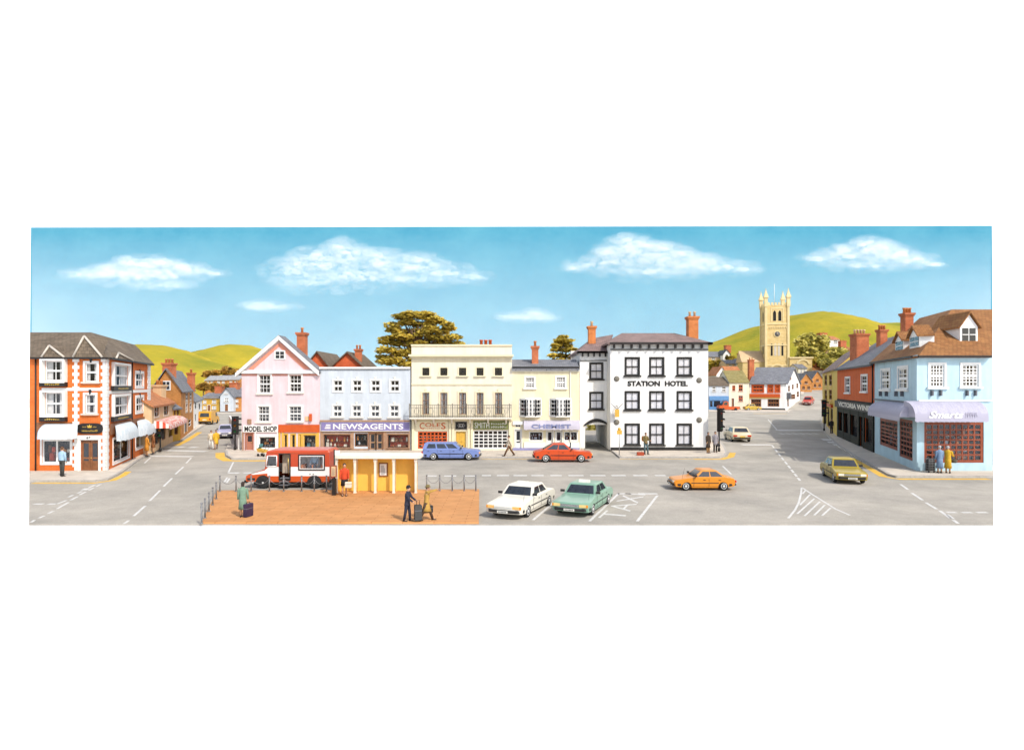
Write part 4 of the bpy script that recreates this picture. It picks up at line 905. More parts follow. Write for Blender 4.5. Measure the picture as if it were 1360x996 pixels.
q = b.foot; ez = b.z1; rz = ZZ(477.5, ZR + 3); b.roof([[(q[0].x, ZR - .3, ez), (q[1].x, ZR - .3, ez), (q[1].x, ZR + 3, rz), (q[0].x, ZR + 3, rz)], [(q[0].x, ZR + 3, rz), (q[1].x, ZR + 3, rz), (q[2].x, q[2].y, ez), (q[3].x, q[3].y, ez)]], M_SLATE)
b.finish(); b.chimney(710.8, 459.5, 484, 58, .62, pots=1)
# ---- hotel -------------------------------------------------------------------------------------------------------------------------
Zw = 58.4
foot = [(X(770, Zw), Zw), (X(810, ZR), Zw), (X(810.6, ZR), ZR), (X(940.5, ZR), ZR), (X(940.5, ZR), 67.5), (X(770, Zw), 67.5)]
b = Bld('hotel', 'big white hotel with black framed sash windows, hipped roof and an archway wing', 'building', foot, .12, ZZ(457.2, ZR), M_HOTEL)
fm, fw_ = b.f[2], b.f[0]
wz = fw_.uz(790, 471.5)[1]
M_NET2 = plain('hotel_net_curtain', (.84, .78, .73), .9, .08, 4)
BS = (.1, M_BLACK, .05)
for xa, xb in ((831, 848.5), (863.5, 881), (900, 917.5)):
    for ya, yb, s_ in ((475.5, 498.5, .16), (520.6, 543.8, .16), (563.6, 590.6, .12)): b.win(2, (xa, xb, ya, yb), 2, 2, fm=M_BLACK, fw=.1, mw=.035, sur=BS, cur=.7, cm=M_NET2, sill=(s_, M_BLACK))
for ya, yb in ((482.5, 503.3), (521.5, 543)): b.win(0, (784, 800, ya, yb), 2, 2, fm=M_BLACK, fw=.1, mw=.035, sur=BS, cur=.7, cm=M_NET2, sill=(.15, M_BLACK))
b.lettering(2, 'STATION', (833.5, 876.5, 505.8, 512.9), M_BLACK, .0, bold=.04, th=.04); b.lettering(2, 'HOTEL', (883, 913.5, 505.8, 512.9), M_BLACK, .0, bold=.04, th=.04)
for x, y in ((819, 503), (928.5, 505), (819, 560.6), (928.5, 557.5)):
    u, z = fm.uz(x, y); mb = fm.mb(); mb.lathe([(.26, .0), (.26, .05), (.18, .09), (.06, .12), (.01, .12)], (u, 0, z), 'Y', 16); mb.build('wall_anchor', M_IRON, b.root)
b.slab(2, 'plinth', M_BLACK, (811, 940.5, 594, 597.9), 0, .06)
# eaves
u0, u1, z0, z1 = fm.rect(807.5, 944, 455, 461); mb = fm.mb(); mb.box(u0 + .1, u1, -.2, .55, z1 - .18, z1); mb.box(.0, fm.L, .0, .12, z0 - .28, z0 - .18)
u = .25
while u < fm.L: mb.box(u, u + .14, .0, .45, z1 - .55, z1 - .19); u += .82
mb.T = b.f[3].T; mb.box(-.55, 10.5, -.2, .28, z1 - .18, z1)
mb.T = fw_.T; zc = fw_.uz(790, 467)[1]; mb.box(-.25, fw_.L + .3, .002, .5, zc - .16, zc + .02); mb.box(0, fw_.L, .0, .1, zc - .9, zc - .82); u = .2
while u < fw_.L: mb.box(u, u + .12, .0, .36, zc - .5, zc - .17); u += .55
mb.build('eaves', M_BLACK, b.root)
zt = b.z1; b.z1 = zt; y1 = 67.5; xL, xR = X(810.6, ZR) - .35, X(940.5, ZR) + .3; ez = zt + .1; r0, r1 = X(826, 61.5), X(896, 61.5); rz = ZZ(442.5, 61.5)
xw0, xw1 = X(770, Zw) - .25, X(811, ZR)
b.roof([[(xL, ZR - .5, ez), (xR, ZR - .5, ez), (r1, 61.5, rz), (r0, 61.5, rz)], [(xR, ZR - .5, ez), (xR, y1, ez), (r1, 62.5, rz), (r1, 61.5, rz)], [(xR, y1, ez), (xL, y1, ez), (r0, 62.5, rz), (r1, 62.5, rz)], [(xL, y1, ez), (xL, ZR - .5, ez), (r0, 61.5, rz), (r0, 62.5, rz)], [(r0, 61.5, rz), (r1, 61.5, rz), (r1, 62.5, rz), (r0, 62.5, rz)],
        [(xw0, Zw - .5, zc), (xw1 - .2, Zw - .5, zc), (xw1 + 1.2, 62.5, zc + 2.0), (X(786, 62.5), 62.5, zc + 1.6)], [(xw0, Zw - .5, zc), (X(786, 62.5), 62.5, zc + 1.6), (xw0, y1, zc)]], M_SLATE2)
# archway through the wing: opening, jambs, carriage passage
ua, _ = fw_.uz(777, 580); ub, _ = fw_.uz(808.6, 580); zs = fw_.uz(792, 564)[1]; za = fw_.uz(792, 560.2)[1]
b.holes[0].append((ua, ub, .12, zs, 0)); b.nowall.add(5); b.holes[0].append((-.05, fw_.L + .05, zc, zt + .05, 0)); xa_ = fw_.at(ua, 0, 0).x; xb_ = fw_.at(ub, 0, 0).x; b.holes[4].append((foot[4][0] - xb_, foot[4][0] - xa_, .12, zs, 0))
def arch(mb):
    n = 10; pa = [(lerp(ua, ub, k / n), zs + (za - zs) * math.sin(math.pi * k / n)) for k in range(n + 1)]
    def w(u, d, z): return fw_.T @ Vector((u, d, z))
    for k in range(n): mb.face([w(pa[k][0], -.0, pa[k][1]), w(pa[k + 1][0], 0, pa[k + 1][1]), w(pa[k + 1][0], -9.1, pa[k + 1][1]), w(pa[k][0], -9.1, pa[k][1])])
    mb.face([w(ua, 0, 0), w(ua, 0, zs), w(ua, -9.1, zs), w(ua, -9.1, 0)]); mb.face([w(ub, 0, 0), w(ub, 0, zs), w(ub, -9.1, zs), w(ub, -9.1, 0)])
    mb.face([(foot[5][0], foot[5][1], .12), (foot[0][0], foot[0][1], .12), (foot[0][0], foot[0][1], zc), (foot[5][0], foot[5][1], zc)])
    q = Fac(foot[4], foot[5])
b.finish(.5, arch)
# the back wall must let the passage through: rebuilt as two panels
mb = fw_.mb(); n = 12
outer = [(lerp(ua - .18, ub + .1, k / n), zs - .1 + (za - zs + .42) * math.sin(math.pi * k / n) ** .8) for k in range(n + 1)]; inner = [(lerp(ua, ub, k / n), zs - .1 + (za - zs + .1) * math.sin(math.pi * k / n)) for k in range(n + 1)]
for k in range(n): mb.prism([(outer[k][0], .0, outer[k][1]), (outer[k + 1][0], .0, outer[k + 1][1]), (inner[k + 1][0], .0, inner[k + 1][1]), (inner[k][0], .0, inner[k][1])], (0, .1, 0))
mb.build('arch_band', M_BLACK, b.root)
b.chimney(786.5, 433, 460, 60.5, .72, pots=1, mat=bricks('bright_chimney_brick', (.55, .15, .03), (.60, .2, .05), (.4, .2, .1), .22, .08, .01), potmat=M_BUFF); b.chimney(921.2, 420, 452, 59.5, .95, pots=2, mat=MATS['bright_chimney_brick'], potmat=M_BUFF)
mb = fm.mb(); u, z = fm.uz(818.5, 545); mb.box(u - .2, u + .2, .42, .48, z - .6, z + .12); br = mb.build('hanging_sign', M_YTIMB, b.root)
mb = fm.mb(); mb.tube([(u, .0, z + .45), (u, .45, z + .45), (u, .45, z + .1)], .03, 0, 6); mb.tube([(u - .05, .45, z + .15), (u - .55, .5, z + .65)], .025, 0, 5); mb.tube([(u + .05, .45, z + .15), (u + .5, .5, z + .65)], .025, 0, 5); mb.build('bracket', M_BLACK, br)
# ---- far right: the street up to the church ---------------------------------------------------------------------------
b = cottage('corner_shop', 'pale house with a blue shopfront between the hotel and the cream house', 'shop', 941.3, 968, 511, 546, 152, 9, 500.5, M_PALEBLUE, M_TILE, [(946, 950.5, 513.5, 520), (959, 964, 513.5, 520)])
f = b.f[0]; b.slab(0, 'fascia', plain('blue_fascia', (.12, .27, .5), .5), (941.8, 967.6, 526, 531.5), 0, .25); b.slab(0, 'shopfront', plain('blue_fascia', (.12, .27, .5)), (941.8, 967.6, 531.8, 545.8), 0, .1)
for r in ((943, 946, 532.5, 540), (948, 956.5, 532.5, 540), (959, 965, 532.5, 540)): b.slab(0, 'shop_window', M_DARKGLASS, r, .1, .16)
cottage('cream_house', 'cream house with a mossy roof left of the white corner pub', 'house', 968.4, 995, 507, 546, 152.6, 9, 492, M_CREAM, bricks('mossy_tile', (.22, .18, .06), (.28, .24, .1), (.12, .1, .04), .5, .4), [(972.5, 976.5, 512, 519), (981, 986.5, 511, 519.5), (981, 986.5, 525.5, 533)], doors=[(971.8, 974.8, 529, 544)], wfm=M_ORTIMB)
b = Bld('white_pub', 'white corner pub with orange bands and a white gable end on the right street', 'building', [(X(995.4, 153), 153.0), (X(1043.5, 150), 150.0), (X(1062.5, 166), 166.0), (X(1012, 168), 168.0)], .1, ZZ(508, 151), M_HOTEL)
f = b.f[0]
for xa, xb in ((999.5, 1013.5), (1020.5, 1026), (1030, 1035)): b.win(0, (xa, xb, 512, 520.5), 3 if xb - xa > 8 else 2, 2, fm=M_ORTIMB, fw=.22, mw=.14, sur=(.25, M_ORTIMB, .1))
b.slab(0, 'fascia', M_ORTIMB, (995.5, 1036, 523, 527.5), 0, .3); b.slab(0, 'band', M_YTIMB, (995.5, 1036, 527.8, 529), 0, .2)
for r in ((997.5, 1011, 530, 540), (1019.5, 1035, 530, 540)): b.win(0, r, 4, 2, fm=M_BROWN, fw=.2, mw=.12, dep=.8)
b.slab(0, 'plinth', M_BLACK, (995.5, 1043, 542.3, 545), 0, .1)
for r in ((1043.5 + 3, 1049, 512, 520), (1051.5, 1054, 510.5, 517), (1057.5, 1060, 509, 515.5), (1050.5, 1056, 523.5, 530), (1058, 1061, 520, 527), (1045.5, 1047.5, 527, 540)): b.win(1, r, 2, 2, fm=M_BROWN, fw=.2, mw=.12, sur=(.2, M_WHITE, .05))
b.slab(1, 'hanging_sign', M_LEAD, (1044.5, 1046, 521.5, 530), 0, .9)
q = b.foot; ez = b.z1; m1, m2 = (q[0] + q[3]) / 2, (q[1] + q[2]) / 2; rz = ZZ(487.5, m2.y)
b.roof([[(q[0].x - .3, q[0].y - .4, ez - .2), (q[1].x + .4, q[1].y - .5, ez - .2), (m2.x + .4, m2.y - .2, rz), (m1.x, m1.y, rz)], [(m1.x, m1.y, rz), (m2.x + .4, m2.y - .2, rz), (q[2].x + .4, q[2].y, ez - .2), (q[3].x, q[3].y, ez)]], M_SLATE, .25)
b.gab += [[(q[1].x, q[1].y, ez), (q[2].x, q[2].y, ez), (m2.x, m2.y, rz - .2)], [(q[0].x, q[0].y, ez), (q[3].x, q[3].y, ez), (m1.x, m1.y, rz - .2)]]
b.finish(.6)
b.chimney(998.5, 477.5, 500, 156, 1.25, mat=M_CHIM, pots=2, sink=3)
mb = b.f[1].mb(); u, z = b.f[1].uz(1050, 500); mb.box(u - .6, u + .6, .02, .1, z - .9, z + .9); wn = mb.build('window', M_BROWN, b.root)
# brown gabled houses up the hill road
for k, (xa, xb, xm, ye, yb, Z, lab) in enumerate(((1063, 1078.3, 499, 506, 529, 196, 'first tan gabled house up the hill road beside the white pub'), (1078.6, 1092.5, 496, 503, 524, 204, 'second tan gabled house up the hill road near the yellow building'))):
    c = cottage('gabled_house', lab, 'house', xa, xb, ye, yb, Z, 9, xm - 3.2, M_BRICK2, M_SLATE, [(lerp(xa, xb, .36), lerp(xa, xb, .64), ye + .3, ye + 3.6), (lerp(xa, xb, .15), lerp(xa, xb, .4), ye + 7, ye + 11), (lerp(xa, xb, .6), lerp(xa, xb, .85), ye + 7, ye + 11)], gable=True, group='tan gabled houses on the hill road', z0=ramp_z(Z) - .3, wfm=M_BROWN)
# houses scattered on the hill
HR = HILLS['right']
def hillhouse(lab, xa, xb, ye, yb, Z, dep, ridge, wm, rm, wins, chim=(), gable=False): return cottage('hillside_house', lab, 'house', xa, xb, ye, yb, Z, dep, ridge, wm, rm, wins, chim, gable, 'houses scattered on the right hillside', z0=min(ZZ(yb, Z), HR(X(xa, Z), Z)) - 1.0)
hillhouse('grey roofed house on the hillside just right of the hotel roof', 940, 962, 473.5, 479, 262, 12, 467, M_BUFF, M_SLATE, [(945, 950, 475, 478)])
hillhouse('tiny white gabled house with a dark window at the end of the grey roof', 960.5, 970, 470.5, 478, 258, 9, 464.5, M_HOTEL, M_BLACK, [(963.5, 967, 471, 476)], [(967.5, 458.5, 466, 262, 2.4)], True)
hillhouse('white gabled hill house left of the church tower', 982, 993, 482, 492, 232, 10, 475.5, M_HOTEL, M_SLATE, [(986, 989.5, 484, 489)], [(986.5, 469, 479, 236, 2.6)], True)
hillhouse('long grey roofed hill house above the orange roofed gable', 964, 983, 482.5, 490, 236, 9, 478, M_BUFF, M_SLATE, [(968, 972, 484, 488), (975, 979, 484, 488)])
hillhouse('white gabled house with a round attic light above the blue shop', 951.5, 966, 497.5, 510, 190, 9, 487, M_HOTEL, M_TERRA, [(956.5, 961.5, 492, 496)], (), True)
hillhouse('house with a wide terracotta roof beside the mossy roof', 962, 986, 497, 508, 193, 9, 486.5, M_BUFF, M_TERRA, [])
hillhouse('white house with a red roof and chimney high above the round trees', 1094, 1115, 450.5, 459, 250, 10, 446.5, M_HOTEL, M_TERRA, [(1098, 1102, 452, 456), (1107, 1112, 452, 456)], [(1094, 442, 449, 253, 3.0)])
hillhouse('brown roofed hill house behind the yellow building', 1114, 1137, 467, 476, 215, 10, 460.5, M_BUFF, M_TILE2, [(1120, 1124, 468.5, 473), (1128, 1132, 468.5, 473)], [(1120.5, 452.5, 463, 218, 2.0)])
hillhouse('small cream cottage with a slate roof low beside the church porch', 1060, 1072, 488.5, 500, 214, 8, 483.5, M_CREAM, M_SLATE, [(1063, 1065.5, 491, 495), (1067, 1069.5, 491, 495)])
hillhouse('white cottage with a brown roof peeping over the gabled houses', 1080, 1094, 491, 500, 222, 8, 486, M_HOTEL, M_TILE2, [(1083, 1086, 492.5, 496)], [(1082, 481, 488, 225, 1.4)])
# ---- church --------------------------------------------------------------------------------------------------------------
M_CH = bricks('golden_stone', (.62, .45, .19), (.68, .51, .24), (.48, .34, .15), 1.1, .5, .02, var=.12)
M_CHT = plain('pale_golden_stone', (.70, .56, .30), .85, .1, 1)
ZC = 222.0; KC = ZC / 170
rt = tag(empty('church', (X(1030, 228), 228, HR(X(1030, 228), 228) - .5)), 'golden stone church with a tall square tower of four pinnacles', 'church')
ca = R(-9); du = Vector((math.cos(ca), math.sin(ca))); p0 = Vector((X(1017, ZC), ZC)); W_ = 6.1
fa = Fac(p0, p0 + du * W_); dv = Vector((-du.y, du.x)); fs_ = Fac(p0 + dv * 5.6 * KC, p0)
SC = Matrix(((KC, 0, 0, 0), (0, KC, 0, 0), (0, 0, KC, H - KC * H), (0, 0, 0, 1)))   # the drawing was made for a smaller tower
for q_ in (fa, fs_): q_.T = q_.T @ SC
zb, zt = -.5, ZZ(402, 170)
mb = fa.mb(); mb.box(0, W_, -5.6, 0, zb, zt - .9)
for y in (430, 458, 485): z = ZZ(y, 170); mb.box(-.15, W_ + .15, -5.75, .15, z - .25, z + .1, 1)
for y0 in (433,):
    z = ZZ(y0, 170)
    for k in range(9): mb.box(.35 + k * .62, .6 + k * .62, .0, .2, z - .65, z - .3, 1)
for u in (-.22, W_ - .38): mb.box(u, u + .6, -.4, .22, zb, zt - .5, 1); mb.box(u, u + .6, -5.8, -5.3, zb, zt - .5, 1)
tw = mb.build('tower', [M_CH, M_CHT], rt)
mb = fa.mb()
for face in range(4):
    for k in range(6):
        a = .55 + k * .92
        if face == 0: mb.box(a, a + .55, -.3, .05, zt - .9, zt)
        elif face == 1: mb.box(a, a + .55, -5.65, -5.3, zt - .9, zt)
        elif face == 2: mb.box(-.05, .3, -a - .45, -a + .1, zt - .9, zt)
        else: mb.box(W_ - .3, W_ + .05, -a - .45, -a + .1, zt - .9, zt)
mb.build('battlement', M_CHT, tw)
for u, w_ in ((0.05, -.1), (W_ - .05, -.1), (0.05, -5.5), (W_ - .05, -5.5)):
    mb = fa.mb(); mb.box(u - .45, u + .45, w_ - .45, w_ + .45, zt - 1.2, zt + 1.3); mb.loft([[(u - s, w_ - s, z), (u + s, w_ - s, z), (u + s, w_ + s, z), (u - s, w_ + s, z)] for s, z in ((.62, zt + 1.3), (.62, zt + 1.5), (.3, zt + 2.6), (.04, zt + 3.7))], sm=False); mb.ball((u, w_, zt + 3.75), .16); mb.build('pinnacle', M_CHT, tw)
mb = fa.mb(); mb.tube([(W_ / 2, -2.8, zt - 1), (W_ / 2, -2.8, ZZ(377, 172))], .07, 0, 6); mb.build('flagpole', M_WHITE, tw)
def lancet(fac, u, z0, z1, w, parent, mat=M_INT, off=.02):
    mb = fac.mb(); pts = [(u - w, off, z0), (u + w, off, z0), (u + w, off, z1 - w * 1.6), (u + w * .6, off, z1 - w * .6), (u, off, z1), (u - w * .6, off, z1 - w * .6), (u - w, off, z1 - w * 1.6)]
    mb.prism(pts, (0, .03, 0), 0); out = [(u + (p[0] - u) * 1.3, off - .01, z0 + (p[2] - z0) * 1.06 - .1) for p in pts]; mb.prism(out, (0, .02, 0), 1); mb.build('window', [mat, M_CHT], parent)
for u in (2.35, 3.75): lancet(fa, u, ZZ(426.5, 170), ZZ(412.5, 170), .42, tw)
mb = fa.mb(); mb.box(1.4, 4.7, .005, .09, ZZ(410.5, 170), ZZ(409, 170)); mb.box(1.35, 1.6, .005, .09, ZZ(427.5, 170), ZZ(410.6, 170)); mb.box(4.5, 4.75, .005, .09, ZZ(427.5, 170), ZZ(410.6, 170)); mb.build('hood_mould', M_CHT, tw)
mb = fa.mb(); zc = ZZ(444, 170); mb.lathe([(.95, .0), (.95, .1), (.72, .12), (.72, .05), (.01, .05)], (3.05, 0, zc), 'Y', 20, 1); mb.lathe([(.7, .055), (.7, .07), (.01, .07)], (3.05, 0, zc), 'Y', 20, 0)
mb.tube([(3.05, .12, zc), (3.05, .12, zc + .5)], .05, 1, 5); mb.tube([(3.05, .12, zc), (3.35, .12, zc - .15)], .05, 1, 5); mb.build('clock', [M_LEAD, M_CHT], tw)
for u in (1.6, 2.55, 3.5, 4.45): lancet(fa, u, ZZ(472.5, 170), ZZ(456, 170), .27, tw, M_STONE if u in (2.55, 3.5) else M_INT)
for z0, z1 in ((ZZ(427, 171), ZZ(413, 171)), (ZZ(470, 171), ZZ(458, 171))): lancet(fs_, 2.8, z0, z1, .45, tw)
mb = fa.mb(); uc = 3.05
for k in range(12):
    t0, t1 = math.pi * k / 12, math.pi * (k + 1) / 12
    mb.prism([(uc + 1.9 * math.cos(t0), .0, zb + 11.2 + 1.6 * math.sin(t0)), (uc + 1.9 * math.cos(t1), .0, zb + 11.2 + 1.6 * math.sin(t1)), (uc + 1.4 * math.cos(t1), .0, zb + 11.2 + 1.15 * math.sin(t1)), (uc + 1.4 * math.cos(t0), .0, zb + 11.2 + 1.15 * math.sin(t0))], (0, .25, 0))
mb.build('arch', M_CHT, tw)
mb = fa.mb()   # porch wing right, nave left
mb.box(W_ + .1, W_ + 6, -5, .6, zb, ZZ(476.5, 170)); mb.box(W_ + .0, W_ + 6.3, -5.2, .85, ZZ(476.5, 170), ZZ(474.5, 170), 1)
for k in range(10):
    t0, t1 = math.pi * k / 10, math.pi * (k + 1) / 10; uc = W_ + 3.6; zz = ZZ(484, 170)
    mb.prism([(uc + 1.8 * math.cos(t0), .6, zz + 1.5 * math.sin(t0)), (uc + 1.8 * math.cos(t1), .6, zz + 1.5 * math.sin(t1)), (uc + 1.3 * math.cos(t1), .6, zz + 1.0 * math.sin(t1)), (uc + 1.3 * math.cos(t0), .6, zz + 1.0 * math.sin(t0))], (0, .2, 0), 1)
mb.build('porch', [M_CH, M_CHT], rt)
mb = fa.mb(); mb.box(-6, -.1, -9, -1, zb, ZZ(481, 172)); mb.prism([(-6.3, -.8, ZZ(481, 172)), (-6.3, -9.2, ZZ(481, 172)), (-6.3, -5, ZZ(466, 175))], (6.2, 0, 0), 1); mb.build('nave', [M_CH, M_BUFF], rt)

# ---- right: yellow, red and sky blue shops ------------------------------------------------------------------------------------
s0, s1, s2, s3 = Vector((28.9, 43.0)), Vector((X(1318.2, 43.0), 43.0)), Vector((32.9, 54.65)), Vector((39.2, 72.6))
def line_px(px, p, q):   # point where the street front meets the sight line of a photograph column
    f = Fac(p, q); u = f.uz(px, 500)[0]; return f.a + f.d * u
yl = Vector((52.0, 101.0))
y3 = line_px(1092.3, s3, yl)
b = Bld('yellow_building', 'narrow yellow three storey building with dark paired windows on the right street', 'building', [y3, s3, s3 + Vector((8, -1)), y3 + Vector((8, 0))], .12, Fac(y3, s3).uz(1104, 491)[1], M_YELR)
f = b.f[0]
for xa, xb in ((1095.5, 1098.5), (1101.5, 1105)):
    for ya, yb in ((498, 512), (517.5, 531)): b.win(0, (xa, xb, ya, yb), 1, 2, fm=M_BROWN, fw=.14, sur=(.2, M_YTIMB, .05))
b.slab(0, 'fascia', M_ORTIMB, (1093, 1106.5, 535, 538.5), 0, .25); b.slab(0, 'fascia', M_YTIMB, (1093, 1106.5, 533, 534.6), 0, .35)
for xa, xb in ((1094.5, 1097.5), (1099, 1101.5), (1103, 1106)): b.win(0, (xa, xb, 542, 567), 1, 1, fm=M_BROWN, fw=.12, dep=.8, goods=(2, .8))
q = b.foot; ez = b.z1; dv = Vector((6.5, 2.2))
b.roof([[(q[0].x - .3, q[0].y, ez - .1), (q[1].x - .3, q[1].y, ez - .1), (q[1].x + 3.6, q[1].y + .2, ez + 3.1), (q[0].x + 3.6, q[0].y, ez + 3.1)], [(q[0].x + 3.6, q[0].y, ez + 3.1), (q[1].x + 3.6, q[1].y + .2, ez + 3.1), (q[2].x, q[2].y, ez), (q[3].x, q[3].y, ez)]], M_SLATE2)
b.gab.append([(q[1].x, q[1].y, ez), (q[2].x, q[2].y, ez), (q[1].x + 3.6, q[1].y + .2, ez + 3.0)]); b.finish()
# red shop
nin = Vector((Fac(s3, s2).n)) * -1
b = Bld('red_shop', 'orange red shop with a black timber wine shop front and big chimney stacks', 'shop', [s3, s2 - (s2 - s3).normalized() * .01, s2 + nin * 8, s3 + nin * 8], .12, 8.2, plain('orange_red_render', (.52, .10, .018), .8, .1, 1.2, .08))
f = b.f[0]
for r in ((1123, 1129, 502, 521.5), (1144.2, 1152, 499, 520)): b.win(0, r, 3, 4, sur=(.16, M_WHITE, .06), sill=(.15, M_WHITE), mw=.06)
sg = b.slab(0, 'fascia', M_BLACK, (1112.8, 1161.5, 534.5, 544.5), 0, .35)
u0, _ = f.uz(1113.6, 540, .36); u1, _ = f.uz(1155, 540, .36); mb = f.mb(); write(mb, 'VICTORIA WINE', u0, u1, f.uz(1135, 543, .36)[1], f.uz(1135, 536.4, .36)[1], .36, .012, 0, 0, .02); mb.build('lettering', M_TRIM, sg, fix=False)
M_DKG = plain('black_green_timber', (.014, .014, .009), .6, spec=.12)
for r in ((1114.5, 1120, 546.5, 577), (1121.5, 1128.5, 546.5, 580.5), (1130.5, 1140, 546.5, 584)): b.win(0, r, 1, 1, fm=M_DKG, fw=.14, dep=1.2, goods=(2, 1, (0, 2, 5, 1)))
b.door(0, (1142, 1147.5, 547, 594), M_DKG, M_DKG, ((.35, .92),), 1); b.win(0, (1149.5, 1160, 546.5, 590), 1, 1, fm=M_DKG, fw=.16, dep=1.2, goods=(2, 1, (0, 5, 1)))
mb = f.mb()
for xa, xb in ((1112.9, 1114.6), (1119.9, 1121.6), (1128.4, 1130.6), (1139.9, 1142.1), (1147.4, 1149.1)): u, _ = f.uz(xa, 560); v, _ = f.uz(xb, 560); mb.box(u, v, .0, .12, .13, 4.6)
u, _ = f.uz(1159.9, 560); mb.box(u, f.L - .03, .0, .12, .13, 4.6); u, _ = f.uz(1113, 546); mb.box(u, f.L - .03, .002, .1, f.uz(1135, 546.8)[1] - .35, 4.62)
mb.build('pilasters', M_DKG, b.root)
u0, _ = f.uz(1113, 560); u1, _ = f.uz(1141, 560); mb = f.mb(); mb.box(u0, u1, 0, .1, .13, .95); u2, _ = f.uz(1149, 560); mb.box(u2, f.L - .02, 0, .1, .13, .75); mb.build('stall_riser', M_DKG, b.root)
ez = 8.1; out = -nin * .35; q = b.foot; ra, rb = s3 + nin * 4.4, s2 + nin * 4.4; rz = 11.5
b.roof([[(q[0].x + out.x, q[0].y + out.y, ez), (q[1].x + out.x, q[1].y + out.y, ez), (rb.x, rb.y, rz), (ra.x, ra.y, rz)], [(ra.x, ra.y, rz), (rb.x, rb.y, rz), (q[2].x, q[2].y, ez), (q[3].x, q[3].y, ez)]], M_SLATE)
b.gab.append([(q[0].x, q[0].y, 8.2), (q[3].x, q[3].y, 8.2), (ra.x, ra.y, rz - .1)])
mb = f.mb(); mb.box(-.1, f.L, .2, .38, 8.0, 8.12); mb.tube([(f.L - .35, .1, 8.1), (f.L - .35, .1, 4.4)], .06); mb.build('gutter', M_BLACK, b.root)
b.finish(.6)
b.chimney(1146, 443, 472, 68.5, 1.4, mat=M_CHIM, pots=4, potmat=M_BUFF); b.chimney(1174, 437.5, 458, 65, .75, mat=M_CHIM, pots=3)
# sky blue corner shop
bk0 = s2 + nin * 9
b = Bld('blue_corner_shop', 'sky blue corner shop with a rust tiled roof, lilac canopies and red grid windows', 'shop', [s2, s0, s1, (X(1318.4, 54.7), 54.7), ], .12, 8.38, M_SKYBLUE)
fs, ff = b.f[0], b.f[1]
for r in ((1235, 1254, 484, 514), (1277.5, 1299.5, 484, 513.5)): b.win(1, r, 4, 6, fw=.1, mw=.06, sur=(.14, M_WHITE, .05), sill=(.14, M_WHITE), cur=.26)
for r in ((1170.5, 1182, 492, 517), (1193, 1205.5, 489, 516.5)): b.win(0, r, 2, 4, fw=.12, mw=.07, sur=(.2, M_WHITE, .05), sill=(.14, M_WHITE), cur=.42)
mb = ff.mb()
for x in (1236.5, 1248, 1283, 1294): u, z = ff.uz(x, 522); mb.box(u - .05, u + .05, .0, .22, z - .2, z + .2)
mb.T = fs.T
for x in (1171, 1179, 1192, 1200): u, z = fs.uz(x, 523); mb.box(u - .08, u + .08, .0, .22, z - .2, z + .2)
mb.build('wall_brackets', M_LEAD, b.root)
b.win(1, (1227.5, 1306.5, 560.5, 614.5), 9, 7, fm=M_REDT, fw=.2, mw=.11, dep=1.3, sash=False, goods=(4, .45, (1, 4, 2, 5, 5)))
b.win(0, (1168.5, 1192, 557, 594.5), 4, 6, fm=M_REDT, fw=.25, mw=.13, dep=1.3, sash=False, goods=(3, .8, (1, 4, 2, 5)))
b.win(0, (1194.5, 1212, 557, 609), 4, 7, fm=M_REDT, fw=.22, mw=.12, dep=1.3, sash=False, goods=(3, .8, (1, 5, 2, 5)))
b.slab(1, 'stall_board', M_TRIM, (1219, 1316, 531.2, 532.8), 0, .12)
u0, _ = fs.uz(1163, 530); mb = fs.mb(); zz = fs.uz(1190, 531)[1]; mb.box(.05, fs.L, .0, .12, 4.9, 5.02); mb.build('fascia_rail', M_LEAD, b.root)
def canopy(fc, u0, u1, z0, z1, w):
    b.awning(fc, None, w, M_LILAC, 0, val=.35, scal=14, z=(u0, u1, z0, z1), name='canopy')
u0 = -.95; u1, _ = ff.uz(1313.5, 545, 1.26); canopy(1, u0, u1, ff.uz(1265, 561, 1.2)[1] , ff.uz(1265, 532.5)[1], 1.25)
canopy(0, fs.uz(1157, 550, 1.0)[0], fs.L + .75, 3.62, 4.9, 1.25)
u0, u1, z0, z1 = ff.rect(1233.5, 1279.5, 546.2, 555.6, 1.26); mb = ff.mb(); write(mb, 'Smarts', u0, u1, z0, z1, 1.262, .012, 0, .35, .03); mb.build('lettering', M_WHITE, b.root, fix=False)
mb = ff.mb(); u0, u1, z0, z1 = ff.rect(1282, 1298, 547, 556, 1.26)
for k in range(5): mb.tube([(lerp(u0, u1, k / 5), 1.25, z0), (lerp(u0, u1, k / 5 + .1), 1.262, z1), (lerp(u0, u1, k / 5 + .2), 1.25, z0 + .1)], .014, 0, 4)
mb.build('emblem', plain('pale_lilac_print', (.50, .475, .58)), b.root)
